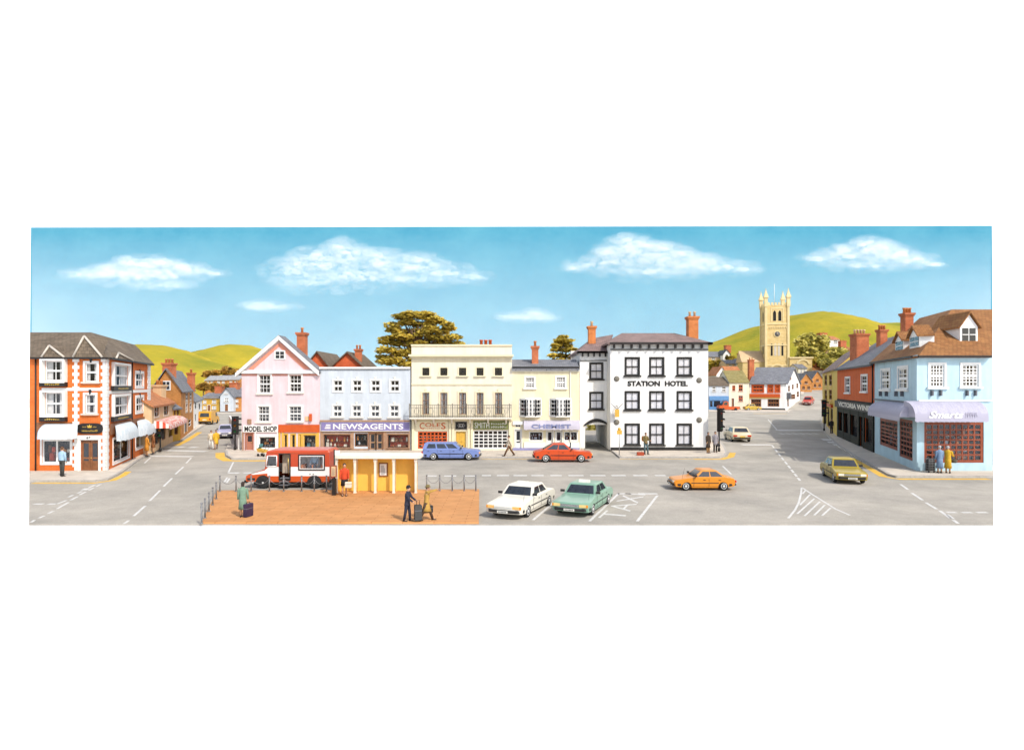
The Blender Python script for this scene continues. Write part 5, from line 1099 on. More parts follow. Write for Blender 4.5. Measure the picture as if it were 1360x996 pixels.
# roof: hipped over the corner
A = (X(1264, 50), 50.0, ZZ(411, 50)); A1 = (X(1318.3, 50), 50.0, ZZ(411, 50)); ez = 8.3; out = Fac(s2, s0).n * .4
c0 = (s0.x - .15, s0.y - .42, ez); c1 = (X(1317.6, s1.y - .42), s1.y - .42, ez); c2 = (s2.x + out.x, s2.y + out.y, ez); Rk = Vector((s2.x, s2.y)) + nin * 5.2; Rk = (Rk.x + .4, 56.5, A[2]); b3 = (X(1318.3, 57), 57.0, ez + 2)
b.roof([[c0, c1, A1, A], [c2, c0, A, Rk], [A, A1, (X(1318.3, 57.5), 57.5, A[2] - .2), Rk]], M_TILE2)
b.gab.append([(s2.x, s2.y, 8.38), (Rk[0], Rk[1], A[2] - .2), (Rk[0] + 6, 57, 8.38)])
b.finish(.6)
mb = ff.mb(); mb.box(-.15, ff.L - .38, .3, .44, 8.18, 8.32); mb.T = fs.T; mb.box(0, fs.L + .2, .3, .44, 8.18, 8.32); mb.build('gutter', M_BLACK, b.root)
def dormer(fc, r, wf, mat=M_TILE2, dp=3.0):
    """small gabled dormer: white cheeks and front, two lights, its own little roof"""
    u0, u1, z0, z1, zp = r; mb = fc.mb(); um = (u0 + u1) / 2; back = wf - dp
    mb.box(u0, u1, back, wf, z0, z1); mb.prism([(u0, wf, z1), (u1, wf, z1), (um, wf, zp)], (0, back - wf, 0)); d = mb.build('dormer', M_WHITE, b.rf)
    mb = fc.mb()
    for s in (1, -1):
        e = u0 - .18 if s > 0 else u1 + .18
        mb.prism([(e, wf + .2, z1 - .15), (um, wf + .2, zp + .1), (um, wf + .2, zp + .22), (e, wf + .2, z1 - .03)], (0, back - wf - .2, 0))
    for k in range(2):
        a = lerp(u0 + .12, u1 - .12, k / 2) + .04; c = lerp(u0 + .12, u1 - .12, (k + 1) / 2) - .04
        mb.box(a, c, wf + .005, wf + .02, z0 + .12, z1 - .1, 1); mb.box(a, c, wf + .02, wf + .04, (z0 + z1) / 2 - .03, (z0 + z1) / 2 + .03, 2)
    mb.build('dormer_roof', [mat, M_DARKGLASS, M_WHITE], d, fix=True)
w_ = -1.7
u0, _ = ff.uz(1275, 450, w_); u1, _ = ff.uz(1298.5, 450, w_); dormer(ff, (u0, u1, ff.uz(1287, 455, w_)[1], ff.uz(1287, 434, w_)[1], ff.uz(1287, 417.5, w_)[1]), w_)
for xa, xb, y0, y1, yp in ((1189, 1200, 467, 452, 443.5), (1208, 1221, 462, 446, 435.5)):
    w2 = -.75; u0, _ = fs.uz(xa, 455, w2); u1, _ = fs.uz(xb, 455, w2); xm = (xa + xb) / 2; dormer(fs, (u0, u1, fs.uz(xm, y0, w2)[1], fs.uz(xm, y1, w2)[1], fs.uz(xm, yp, w2)[1]), w2, dp=.95)
b.chimney(1208, 415.5, 440, 55.5, .75, mat=M_CHIM, pots=3)
# added grey wall standing in for the pink shop's shaded side
mb = MB(); mb.prism([(X(319.5, 57.4), 57.4, .12), (X(319.5, 57.4) - .25, 57.4, .12), (X(306, 88) - .25, 88, .12), (X(306, 88), 88, .12)], (0, 0, 1.7)); tag(mb.build('stand_in_wall', M_STANDIN), 'plain grey stand-in wall for the shaded side of the pink shop', 'wall')
# ======================================================================= TREES, STREET FURNITURE ==============
def leafmat(name, c):
    m, nt, N, L, b = newmat(name); c = mul(c, 1.2)
    tc = N.new('ShaderNodeTexCoord'); n1 = N.new('ShaderNodeTexNoise'); n1.inputs['Scale'].default_value = 1.3; L.new(tc.outputs['Object'], n1.inputs['Vector'])
    cr = N.new('ShaderNodeValToRGB'); cr.color_ramp.elements[0].position = .35; cr.color_ramp.elements[1].position = .65; cr.color_ramp.elements[0].color = col4(mul(c, .75)); cr.color_ramp.elements[1].color = col4(mul(c, 1.25)); L.new(n1.outputs['Fac'], cr.inputs['Fac'])
    df = N.new('ShaderNodeBsdfDiffuse'); tl = N.new('ShaderNodeBsdfTranslucent'); mx = N.new('ShaderNodeMixShader'); mx.inputs['Fac'].default_value = .42
    for q in (df, tl): L.new(cr.outputs['Color'], q.inputs['Color'])
    L.new(df.outputs[0], mx.inputs[1]); L.new(tl.outputs[0], mx.inputs[2]); L.new(mx.outputs[0], N['Material Output'].inputs['Surface'])
    return m
LEAF_A = [leafmat('olive_leaf_light', (.56, .44, .085)), leafmat('olive_leaf', (.40, .31, .055)), leafmat('olive_leaf_dark', (.16, .12, .03))]
LEAF_B = [leafmat('yellow_green_leaf_light', (.60, .54, .18)), leafmat('yellow_green_leaf', (.44, .40, .10)), leafmat('green_leaf_dark', (.17, .16, .05))]
LEAF_C = [leafmat('russet_leaf_light', (.50, .32, .08)), leafmat('russet_leaf', (.34, .2, .05)), leafmat('russet_leaf_dark', (.15, .09, .035))]
BARK = plain('bark', (.14, .09, .05), .9, .3, 4, .3)
def leaves(mb, c, rx, ry, rz, n, size, r, mi, flat=.6):
    for _ in range(n):
        while True:
            p = Vector((r.uniform(-1, 1), r.uniform(-1, 1), r.uniform(-1, 1)))
            if p.length < 1: break
        p = Vector((p.x * rx, p.y * ry, p.z * rz)) + Vector(c)
        nrm = Vector((r.gauss(0, flat), r.gauss(0, flat) - .2, 1)).normalized(); t = nrm.orthogonal().normalized(); t.rotate(Matrix.Rotation(r.uniform(0, 6.28), 3, nrm)); b = nrm.cross(t)
        s = size * r.uniform(.6, 1.35); m = mi if r.random() < .72 else r.randrange(3)
        mb.face([p + t * s, p + b * s * .62, p - t * s, p - b * s * .62], m)
def tree(label, trunk_px, Z, base, clumps, mats, leaf, n, tr, name='tree', cat='tree', group=None, flat=.6, limb=True, deep=1.0):
    """tapered trunk, a limb into every clump of foliage, leaf blades through each clump's volume"""
    r = random.Random(int(trunk_px * 13) + len(clumps)); k = Z / F
    x0 = X(trunk_px, Z); root = tag(empty(name, (x0, Z, base)), label, cat, group)
    cl = []
    for (px, py, rx, ry) in clumps: cl.append((P3(px, py, Z + r.uniform(-1, 1) * rx * k * .8 * deep), rx * k, ry * k))
    zt = max(c[0].z for c in cl); tb = MB(); top = Vector((x0, Z, lerp(base, zt, .8)))
    tb.tube([(x0, Z, base - .3), (x0 + tr * .3, Z, lerp(base, zt, .35)), tuple(top)], [tr, tr * .72, tr * .25], 0, 8)
    if limb:
        for c, rx, rz in cl:
            q = min(.92, max(.25, (c.z - base) / (zt - base) * .72)); s = Vector((x0, Z, lerp(base, zt, q))); mid = (s + c) / 2 + Vector((0, 0, -.25 * rz)); tb.tube([s, mid, c], [tr * .36, tr * .22, tr * .08], 0, 5)
    tb.build('trunk', BARK, root); cb = MB()
    for c, rx, rz in cl:
        mi = r.choices((0, 1, 2), (.6, .34, .06))[0]; leaves(cb, c, rx, rx * .8, rz, n, leaf, r, mi, flat)
    cb.build('crown', mats, root, fix=False, uv=False); return root
r = random.Random(5); cl = []
for (y, xa, xb, n_) in ((416, 540, 566, 3), (422, 527, 585, 6), (430, 518, 598, 7), (438, 516, 604, 8), (446, 510, 609, 9), (455, 506, 611, 9), (464, 505, 611, 8), (473, 506, 600, 7), (481, 506, 560, 6)):
    for i in range(n_): cl.append((lerp(xa, xb, (i + .5) / n_) + r.uniform(-4, 4), y + r.uniform(-3, 3), r.uniform(9, 14), r.uniform(3.2, 5.6)))
tree('biggest tree, a wide spreading cedar rising behind the newsagents and the balcony building', 556, 82, 0, cl, LEAF_A, .3, 190, .5, flat=.45)
cl = []
for (y, xa, xb, n_) in ((448, 744, 752, 1), (453, 738, 758, 3), (459, 735, 761, 3), (465, 732, 764, 4), (472, 731, 765, 4), (479, 731, 765, 4)):
    for i in range(n_): cl.append((lerp(xa, xb, (i + .5) / n_) + r.uniform(-2, 2), y + r.uniform(-1.5, 1.5), r.uniform(6, 9), r.uniform(2.2, 3.4)))
tree('small layered tree rising behind the chemist roof beside the hotel', 747, 80, 0, cl, LEAF_A, .3, 120, .28, flat=.45)
def blob(px, py, rx, ry, n, seed):
    q = random.Random(seed); out = []
    for _ in range(n):
        a = q.uniform(0, 6.28); s = q.random() ** .5
        out.append((px + math.cos(a) * s * rx * .78, py + math.sin(a) * s * ry * .78, rx * q.uniform(.2, .34), ry * q.uniform(.2, .32)))
    return out
HL = HILLS['left']
tree('broad round pale green tree just right of the church tower', 1079, 240, HR(X(1079, 240), 240), blob(1079, 463, 27, 21, 34, 3), LEAF_B, .95, 130, .8, limb=False)
tree('low round tree in front of the hill houses behind the yellow building', 1106, 212, HR(X(1106, 212), 212), blob(1106, 474, 22, 15, 24, 4), LEAF_B, .85, 120, .7, limb=False)
tree('dark round bush at the foot of the church porch', 1082, 226, HR(X(1082, 226), 226), blob(1082, 484, 20, 9, 16, 6), LEAF_A, .75, 110, .5, limb=False)
tree('golden bush showing past the right edge of the hotel', 949, 245, HR(X(949, 245), 245), blob(950, 486, 15, 11, 16, 8), LEAF_A, .9, 120, .6, limb=False)
tree('smaller golden bush above the long grey hill roof', 974, 250, HR(X(974, 250), 250), blob(974, 478, 12, 7, 10, 9), LEAF_A, .8, 100, .5, limb=False)
for i, (px, py, rx, ry, Z, lab) in enumerate(((280, 497, 14, 7, 205, 'leftmost russet tree behind the hillside terrace'), (299, 494, 15, 7.5, 208, 'middle russet tree behind the hillside terrace'), (317, 497, 12, 8, 204, 'russet tree behind the terrace touching the pink gable'), (270, 514, 10, 6, 160, 'russet bush below the left end of the terrace'), (288, 514.5, 12, 5, 158, 'russet bush below the middle of the terrace'), (309, 514, 13, 6, 160, 'russet bush below the right end of the terrace'))):
    tree(lab, px, Z, max(0, HL(X(px, Z), Z)), blob(px, py, rx, ry, 14, 20 + i), LEAF_C, .62, 110, .4, limb=False, group='russet trees round the hillside terrace')
tree('pale green tree seen through the hotel archway', 791, 84, 0, blob(791, 572, 14, 12, 22, 31) + blob(791, 556, 14, 9, 8, 32), LEAF_B, .22, 150, .2)
# traffic signals
M_LR = plain('red_signal_lens', (.25, .02, .015), .3); M_LA = plain('amber_signal_lens', (.28, .11, .01), .3); M_LG = plain('green_signal_lens', (.02, .14, .05), .3)
def signal(label, px, py, ytop, rz, heads=1):
    x, y = G(px, py, .12); hgt = ZZ(ytop, y) - .12
    root = tag(empty('traffic_light', (x, y, .12), rz, True), label, 'traffic light', 'traffic lights at the junctions')
    mb = MB(); mb.tube([(0, 0, 0), (0, 0, hgt * .6)], .07, 0, 10); mb.lathe([(.12, 0), (.12, .3), (.08, .34)], n=10); mb.build('pole', M_BLACK, root)
    hh = hgt * .52
    def head(ang):
        T = Matrix.Rotation(ang, 4, 'Z'); mb = MB(); mb.T = T; mb.box(-.2, .2, -.28, .06, hgt - hh, hgt); mb.box(-.3, .3, -.06, -.03, hgt - hh - .06, hgt + .06); hd = mb.build('signal_head', M_BLACK, root)
        for k, m_ in enumerate((M_LR, M_LA, M_LG)):
            z = hgt - hh * (k + .5) / 3; mb = MB(); mb.T = T; mb.lathe([(.13, -.27), (.12, -.3), (.01, -.315)], (0, 0, z), 'Y', 12); mb.build('lens', m_, hd)
            mb = MB(); mb.T = T; n = 8
            for j in range(n):
                a, c = math.pi * j / n, math.pi * (j + 1) / n
                mb.prism([(.17 * math.cos(a), -.28, z + .17 * math.sin(a)), (.17 * math.cos(c), -.28, z + .17 * math.sin(c)), (.15 * math.cos(c), -.28, z + .15 * math.sin(c)), (.15 * math.cos(a), -.28, z + .15 * math.sin(a))], (0, -.26, 0))
            mb.build('hood', M_BLACK, hd)
    for k in range(heads): head(k * R(80))
    return root
signal('black traffic light beside the striped awning on the left street', 212.8, 599.5, 561, R(15))
signal('black traffic light at the pavement corner of the pink model shop', 312.3, 597.5, 553.5, R(20), 2)
signal('tall black traffic light at the corner of the hotel pavement', 955, 599.5, 543, R(35), 2)
signal('black traffic light on the right street outside the yellow building', 1094.5, 572, 531.5, R(-30), 2)
# parking sign in front of the hotel
x, y = G(822.5, 605, .12); root = tag(empty('sign_post', (x, y, .12), 0, True), 'thin grey post with a small yellow plate in front of the hotel archway', 'sign post')
mb = MB(); mb.tube([(0, 0, 0), (0, 0, 2.2)], .035, 0, 8); mb.build('pole', plain('galvanised_steel', (.3, .3, .31), .5, metal=.5), root); mb = MB(); mb.box(-.22, .22, -.07, -.04, 1.85, 2.2); mb.lathe([(.14, -.05), (.14, .03), (.02, .04)], (0, 0, 2.3), 'Y', 12); mb.build('plate', M_YTIMB, root)
M_POST = plain('grey_painted_post', (.20, .20, .20), .45, .1, 3, metal=.4)
# posts and chains round the plaza
def post_mb():
    mb = MB(); mb.tube([(0, 0, 0), (0, 0, .86)], .038, 0, 10); mb.lathe([(.07, .0), (.07, .03), (.045, .05)], n=10); mb.ball((0, 0, .89), .055); mb.lathe([(.05, .72), (.06, .74), (.05, .76)], n=10); return mb
rows = [('leading up the left edge of the plaza', [(267.8, 692), (272.3, 685), (277.6, 676), (282.6, 667.5), (287.3, 659.5)], ('nearest', 'second', 'middle', 'fourth', 'farthest')),
        ('along the kerb by the minibus', [(292, 649.6), (313.5, 649.6), (333.5, 649.6), (357.8, 649.6), (376.8, 649.6), (400.6, 649.6), (417.4, 649.6), (433.6, 649.6)], ('first', 'second', 'third', 'fourth', 'fifth', 'sixth', 'seventh', 'last')),
        ('along the kerb right of the bus shelter', [(566.8, 648.6), (584, 648.6), (600.6, 648.6), (616.5, 648.6), (632, 648.6)], ('first', 'second', 'middle', 'fourth', 'last'))]
pm = None
for where, pts, ords in rows:
    prev = None; g = 'railing posts ' + where
    for (px, py), od in zip(pts, ords):
        px_, py_ = px, py + 3.2; x, y = G(px_, py_, pz)
        if pm is None: pm = post_mb().build('railing_post', M_POST); pm.location = (x, y, pz); pm.data = pm.data; o = pm; base = pm
        else: o = base.copy(); C.objects.link(o); o.location = (x, y, pz)
        tag(o, f'{od} thin grey railing post {where}', 'post', g)
        if prev is not None:
            A, B = Vector((prev[0], prev[1], pz + .74)), Vector((x, y, pz + .74)); mb = MB(); sag = .3
            pts_ = [A.lerp(B, t) - Vector((0, 0, sag * 4 * t * (1 - t))) for t in (k / 12 for k in range(13))]
            mb.tube(pts_, .013, 0, 5)
            tag(mb.build('chain', M_POST), f'chain between {prev[2]} and {od} post {where}', 'chain', 'chains ' + where)
        prev = (x, y, od)
# the first post was built at the origin: set its mesh about its own base
for v in base.data.vertices: pass
# bus shelter
Zs_ = 34.3; xl, xr = X(446, Zs_), X(556.5, Zs_); xm = (xl + xr) / 2
root = tag(empty('bus_shelter', (xm, Zs_ + .6, pz)), 'bus shelter with a white flat roof, white posts and yellow back panels', 'bus shelter')
M_SHP = plain('yellow_shelter_panel', (.78, .46, .08), .6, .08, 1.5); zr0, zr1 = ZZ(608.6, Zs_), ZZ(601, Zs_)
mb = MB(); mb.box(xl - .05, xr + .1, Zs_ - .2, Zs_ + 1.0, zr0, zr0 + .17); mb.loft([[(xl + a, Zs_ - .2 + a, z), (xr + .05 - a, Zs_ - .2 + a, z), (xr + .05 - a, Zs_ + 1.0 - a, z), (xl + a, Zs_ + 1.0 - a, z)] for a, z in ((.02, zr0 + .17), (.06, zr0 + .2), (.1, zr0 + .22))], sm=False); mb.build('roof', M_CREAMP if False else plain('off_white_paint', (.70, .66, .56), .6), root)
for px in (447, 471.5, 498.5, 523, 552.3):
    x = X(px, Zs_); mb = MB(); mb.box(x - .06, x + .06, Zs_ - .06, Zs_ + .06, pz, zr0); mb.box(x - .085, x + .085, Zs_ - .085, Zs_ + .085, zr0 - .2, zr0 - .02); mb.box(x - .075, x + .075, Zs_ - .075, Zs_ + .075, pz, pz + .06); mb.build('post', MATS['off_white_paint'], root)
xs = [X(447.5, Zs_), X(471.5, Zs_), X(498.5, Zs_), X(523, Zs_), X(552, Zs_)]
for a, c in zip(xs, xs[1:]):
    mb = MB(); mb.box(a + .03, c - .03, Zs_ + .62, Zs_ + .66, pz + .02, zr0); mb.box(a, a + .05, Zs_ + .58, Zs_ + .68, pz, zr0); mb.build('back_panel', M_SHP, root)
for x in (xs[0], xs[-1]):
    mb = MB(); mb.box(x - .02, x + .02, Zs_ + .08, Zs_ + .56, pz + .05, zr0 - .02); mb.build('side_panel', M_SHP, root)
mb = MB(); x0, x1 = X(503, 34.85), X(515, 34.85); mb.box(x0, x1, Zs_ + .55, Zs_ + .6, ZZ(632.5, 34.85), ZZ(614.5, 34.85)); tt = mb.build('timetable', M_BROWN, root)
mb = MB(); mb.box(x0 + .07, x1 - .07, Zs_ + .535, Zs_ + .548, ZZ(631, 34.85), ZZ(616, 34.85)); z = ZZ(630, 34.85)
while z < ZZ(617.5, 34.85): mb.box(x0 + .12, x1 - .12 - rnd.uniform(0, .12), Zs_ + .528, Zs_ + .534, z, z + .02, 1); z += .05
mb.build('paper', [M_WHITE, M_LEAD], tt)
# bus stop
x, y = G(444, 657.5, pz); root = tag(empty('bus_stop', (x, y, pz), 0, True), 'black bus stop post with a small framed notice beside the shelter', 'bus stop')
mb = MB(); mb.tube([(0, 0, 0), (0, 0, 2.55)], .04, 0, 8); mb.box(-.1, .1, -.1, .1, 0, .95); mb.build('pole', M_BLACK, root)
mb = MB(); mb.box(-.17, .17, -.16, -.08, 1.02, 1.68); s_ = mb.build('notice_case', M_REDT, root); mb = MB(); mb.box(-.12, .12, -.17, -.162, 1.08, 1.62)
for k in range(7): mb.box(-.08, .06 + .03 * (k % 2), -.176, -.171, 1.14 + k * .06, 1.16 + k * .06, 1)
mb.build('notice', [M_BUFF, M_LEAD], s_); mb = MB(); mb.box(.04, .3, -.03, .03, 2.25, 2.5); mb.build('flag', M_WHITE, root)
# wicker shopping trolley by the corner shop, pushchair by the model shop
M_WICK = plain('wicker', (.10, .085, .06), .8, .3, 8)
x, y = G(1235.5, 627.5, .12); root = tag(empty('shopping_trolley', (x, y, .12), R(8), True), 'black wire shopping trolley left of the woman in the blue coat', 'trolley')
mb = MB()
for z in (.12, .3, .48, .66, .84, .98): mb.tube([(-.24, -.18, z), (.24, -.18, z), (.24, .18, z), (-.24, .18, z), (-.24, -.18, z)], .016, 0, 5)
for u in (-.24, -.12, 0, .12, .24): mb.tube([(u, -.18, .12), (u, -.18, .98)], .012, 0, 5); mb.tube([(u, .18, .12), (u, .18, .98)], .012, 0, 5)
for u in (-.09, .09): mb.tube([(-.24, u, .12), (-.24, u, .98)], .012, 0, 5); mb.tube([(.24, u, .12), (.24, u, .98)], .012, 0, 5)
mb.build('basket', M_POST, root); mb = MB(); mb.box(-.22, .22, -.16, .16, .14, .93); mb.build('bag', M_BLACK, root)
for u in (-.2, .2):
    mb = MB(); mb.lathe([(.07, -.02), (.075, 0), (.07, .02)], (u, -.1, .075), 'X', 12); mb.build('wheel', M_BLACK, root)
mb = MB(); mb.tube([(.24, .15, .9), (.36, .15, 1.05), (.36, -.15, 1.05), (.24, -.15, .9)], .016, 0, 6); mb.build('handle', M_POST, root)
x, y = G(349, 606, .12); root = tag(empty('pushchair', (x, y, .12), R(-20), True), 'yellow pushchair with dark wheels on the pavement behind the minibus', 'pushchair')
mb = MB(); mb.loft([[(-.38, -.2, .38), (.3, -.2, .34), (.3, .2, .34), (-.38, .2, .38)], [(-.48, -.23, .68), (.36, -.23, .55), (.36, .23, .55), (-.48, .23, .68)]], sm=False); mb.build('body', M_YTIMB, root)
mb = MB(); mb.loft([[(-.48 + .3 * math.sin(t) , -.23, .66 + .36 * (1 - math.cos(t)) * .9), (-.48 + .3 * math.sin(t), .23, .66 + .36 * (1 - math.cos(t)) * .9)] for t in (R(15 * k) for k in range(8))], 0, False, False); mb.build('hood', GOODS[3], root)
mb = MB(); mb.tube([(.3, -.2, .5), (.72, -.2, 1.0), (.72, .2, 1.0), (.3, .2, .5)], .018, 0, 6); mb.tube([(-.3, 0, .14), (.1, 0, .4)], .018, 0, 6); mb.tube([(.28, 0, .14), (-.1, 0, .4)], .018, 0, 6); mb.build('handle', M_POST, root)
for u, w_ in ((-.3, -.22), (-.3, .22), (.28, -.22), (.28, .22)):
    mb = MB(); mb.lathe([(.12, -.02), (.13, 0), (.12, .02), (.03, .025)], (u, w_, .13), 'Y', 12); mb.build('wheel', M_BLACK, root)
tree('small round bush behind the cream cottage by the church porch', 1068, 238, HR(X(1068, 238), 238), blob(1068, 478, 9, 6, 12, 40), LEAF_B, .6, 110, .35, limb=False)
tree('low bush beside the white cottage above the gabled houses', 1100, 206, HR(X(1100, 206), 206), blob(1100, 484, 12, 8, 12, 41), LEAF_B, .6, 110, .35, limb=False)
tree('small bush below the round attic light of the white gabled house', 957, 200, HR(X(957, 200), 200), blob(957, 500, 8, 5, 12, 42), LEAF_B, .6, 110, .35, limb=False)
tree('bush below the brown roofed hill house', 1128, 200, HR(X(1128, 200), 200), blob(1128, 482, 10, 7, 12, 43), LEAF_B, .6, 110, .35, limb=False)
# ======================================================================= VEHICLES ================================
def paint(name, c): return plain(name, c, .35, .03, .8, coat=.2, spec=.4)
M_TYRE = plain('tyre_rubber', (.02, .02, .02), .85); M_RIM = plain('wheel_trim', (.62, .62, .6), .35, .1, 6); M_BUMP = plain('black_bumper', (.025, .023, .022), .5)
M_CARGL = plain('car_glass', (.03, .034, .04), .06, .5, 1.5, spec=.8); M_HEAD = plain('headlamp_glass', (.75, .72, .6), .12, spec=.8); M_AMB = plain('amber_lens', (.7, .25, .02), .25); M_TAIL = plain('tail_lamp', (.5, .03, .015), .25); M_PLATE = plain('number_plate', (.7, .68, .6), .5); M_PLATEY = plain('yellow_number_plate', (.65, .42, .05), .5)
M_SEATD = plain('dark_trim', (.04, .035, .03), .8)
def soften(o, a=34):
    o.data.polygons.foreach_set('use_smooth', [True] * len(o.data.polygons)); o.data.set_sharp_from_angle(angle=R(a))
def car(label, px, py, head, L, W, Hh, pm, xw0=.17, xw1=.06, xr1=-.22, xr0=-.33, hood=.80, boot=.86, name='car', doors=2, taxi=False, headm=None, group=None, cat='car', chrome=None, stripe=None, face=None, nose=.64, inter=True):
    x, y = G(px, py, .006); root = tag(empty(name, (x, y, .006), head, True), label, cat, group)
    k = Hh / 1.40; fx, rx = L * .305, -L * .30; ra, rw = .36 * k, .31 * k; bl = .90 * k; hL = L / 2
    def arcp(c): return [(c + ra * math.cos(t), .24 * k + ra * math.sin(t)) for t in (math.pi * j / 10 for j in range(11))]
    poly = [(-hL + .06, .30 * k), (-hL, .46 * k), (-hL + .02, .74 * k), (-hL + .10, boot * k - .01), (-hL + .3, boot * k + .015), (xr0 * L, bl), (0, bl + .005), (xw0 * L, bl), (xw0 * L + .28 * (hL - xw0 * L), (hood * .62 + .9 * .38) * k), (hL - .32, hood * k - .03), (hL - .10, (hood - .06) * k), (hL - .01, nose * k), (hL, .46 * k), (hL - .06, .28 * k), (fx + ra, .24 * k)] + arcp(fx)[1:-1] + [(fx - ra, .24 * k), (fx - ra - .03, .2 * k), (rx + ra + .03, .2 * k), (rx + ra, .24 * k)] + arcp(rx)[1:-1] + [(rx - ra, .24 * k)]
    rings = []
    for s in (-1, -.975, -.9, -.6, 0, .6, .9, .975, 1):
        a = abs(s); ex = 1 - .045 * max(0, (a - .55) / .45) ** 2; dz = .035 * max(0, (a - .88) / .12)
        rings.append([(px_ * ex, s * W / 2 * (1 - (.035 if pz_ > bl - .12 else (.0 if pz_ > .45 * k else .03)) * (a > .93)), pz_ - (dz if pz_ > .7 * k else 0)) for px_, pz_ in poly])
    mb = MB(); mb.loft(rings, 0, True, True, False); body = mb.build('body', pm, root); soften(body)
    # cabin with its panes
    zb, zt = bl - .03, Hh; yb, yt = W * .455, W * .375
    mb = MB(); mb.loft([[(xr0 * L, -yb, zb), (xw0 * L, -yb, zb), (xw0 * L, yb, zb), (xr0 * L, yb, zb)], [(xr1 * L - .03, -yt, zt - .05), (xw1 * L + .03, -yt, zt - .05), (xw1 * L + .03, yt, zt - .05), (xr1 * L - .03, yt, zt - .05)], [(xr1 * L + .06, -yt * .93, zt - .012), (xw1 * L - .06, -yt * .93, zt - .012), (xw1 * L - .06, yt * .93, zt - .012), (xr1 * L + .06, yt * .93, zt - .012)], [(xr1 * L + .25, -yt * .7, zt), (xw1 * L - .25, -yt * .7, zt), (xw1 * L - .25, yt * .7, zt), (xr1 * L + .25, yt * .7, zt)]], sm=False)
    cab = mb.build('roof', pm, root); soften(cab, 28)
    def pane(A, B, C_, D, q, nm='window', m_=None):
        """q: bottom-left, bottom-right, top-right, top-left in face fractions"""
        A, B, C_, D = map(Vector, (A, B, C_, D)); n = (B - A).cross(D - A).normalized()
        cen = Vector((0, 0, .9)); 
        if n.dot((A + B + C_ + D) / 4 - Vector((((xw0 + xr0) / 2) * L, 0, 1.0))) < 0: n = -n
        pts = [A.lerp(B, s).lerp(D.lerp(C_, s), t) for s, t in q]
        mb = MB(); mb.prism([p - n * .004 for p in pts], n * .012); return mb.build(nm, m_ or M_CARGL, root)
    z1 = zt - .05
    pane((xw0 * L, yb, zb), (xw0 * L, -yb, zb), (xw1 * L + .03, -yt, z1), (xw1 * L + .03, yt, z1), [(.06, .14), (.94, .14), (.93, .92), (.07, .92)], 'windscreen')
    pane((xr0 * L, -yb, zb), (xr0 * L, yb, zb), (xr1 * L - .03, yt, z1), (xr1 * L - .03, -yt, z1), [(.07, .16), (.93, .16), (.91, .9), (.09, .9)], 'rear_window')
    for sd in (1, -1):
        A, B, C_, D = (xr0 * L, sd * yb, zb), (xw0 * L, sd * yb, zb), (xw1 * L + .03, sd * yt, z1), (xr1 * L - .03, sd * yt, z1)
        n_ = doors; e = (.07, .93)
        for j in range(n_):
            s0, s1 = lerp(*e, j / n_) + .02, lerp(*e, (j + 1) / n_) - .02
            t0 = s0 + (.035 if j == 0 else 0); t1 = s1 - (.03 if j == n_ - 1 else 0)
            pane(A, B, C_, D, [(s0, .18), (s1, .18), (t1, .9), (t0, .9)], 'window')
        # wheels
        for cx in (fx, rx):
            mb = MB(); c = (cx, sd * (W / 2 - .10), rw); o_ = .09 * sd
            mb.lathe([(rw * .62, -o_), (rw * .95, -o_), (rw, -o_ * .6), (rw, o_ * .6), (rw * .95, o_), (rw * .62, o_)], c, 'Y', 22); wh = mb.build('wheel', M_TYRE, root)
            mb = MB(); mb.lathe([(rw * .66, -o_ * .2), (rw * .66, o_ * 1.02), (rw * .6, o_ * 1.08), (rw * .5, o_ * .96), (rw * .28, o_ * 1.0), (rw * .2, o_ * 1.14), (.01, o_ * 1.16)], c, 'Y', 20); mb.build('rim', M_RIM, wh)
        mb = MB(); yy = sd * W / 2
        def ln(xa, za, xb, zb_, w=.012): mb.tube([(xa, yy * 1.001, za), (xb, yy * 1.001, zb_)], w, 0, 4)
        dx = [lerp(xr0 * L + .2, xw0 * L, j / max(1, doors)) for j in range(doors + 1)]
        for xx in dx[1:]: ln(xx, .28 * k, xx, bl - .05, .007)
        ln(rx + ra, .3 * k, fx - ra, .3 * k, .007); mb.build('door_gap', M_BUMP, body)
        mb = MB(); mb.box(rx + ra, fx - ra, yy - .01 if sd > 0 else yy - .012, yy + .012 if sd > 0 else yy + .01, .50 * k, .55 * k); mb.build('rubbing_strip', stripe or M_BUMP, root)
        for xx in dx[1:]: mb = MB(); mb.box(xx - .78 * (dx[1] - dx[0]), xx - .78 * (dx[1] - dx[0]) + .14, min(yy, yy + sd * .02), max(yy, yy + sd * .02), .73 * k, .76 * k); mb.build('handle', M_BUMP, root)
        mb = MB(); mx_ = xw0 * L - .12; mb.box(mx_ - .05, mx_ + .05, min(sd * yb, sd * (yb + .2)), max(sd * yb, sd * (yb + .2)), bl + .05, bl + .16); mb.build('mirror', M_BUMP, root)
        mb = MB(); mb.box(hL - .09, hL + .0, min(sd * W * .26, sd * W * .44), max(sd * W * .26, sd * W * .44), .53 * k, .67 * k); mb.build('headlight', headm or M_HEAD, root)
        mb = MB(); mb.box(hL - .16, hL - .03, min(sd * W * .443, sd * W * .487), max(sd * W * .443, sd * W * .487), .53 * k, .66 * k); mb.build('indicator', M_AMB, root)
        mb = MB(); mb.box(-hL - .012, -hL + .12, min(sd * W * .27, sd * W * .465), max(sd * W * .27, sd * W * .465), .55 * k, .70 * k); mb.build('tail_light', M_TAIL, root)
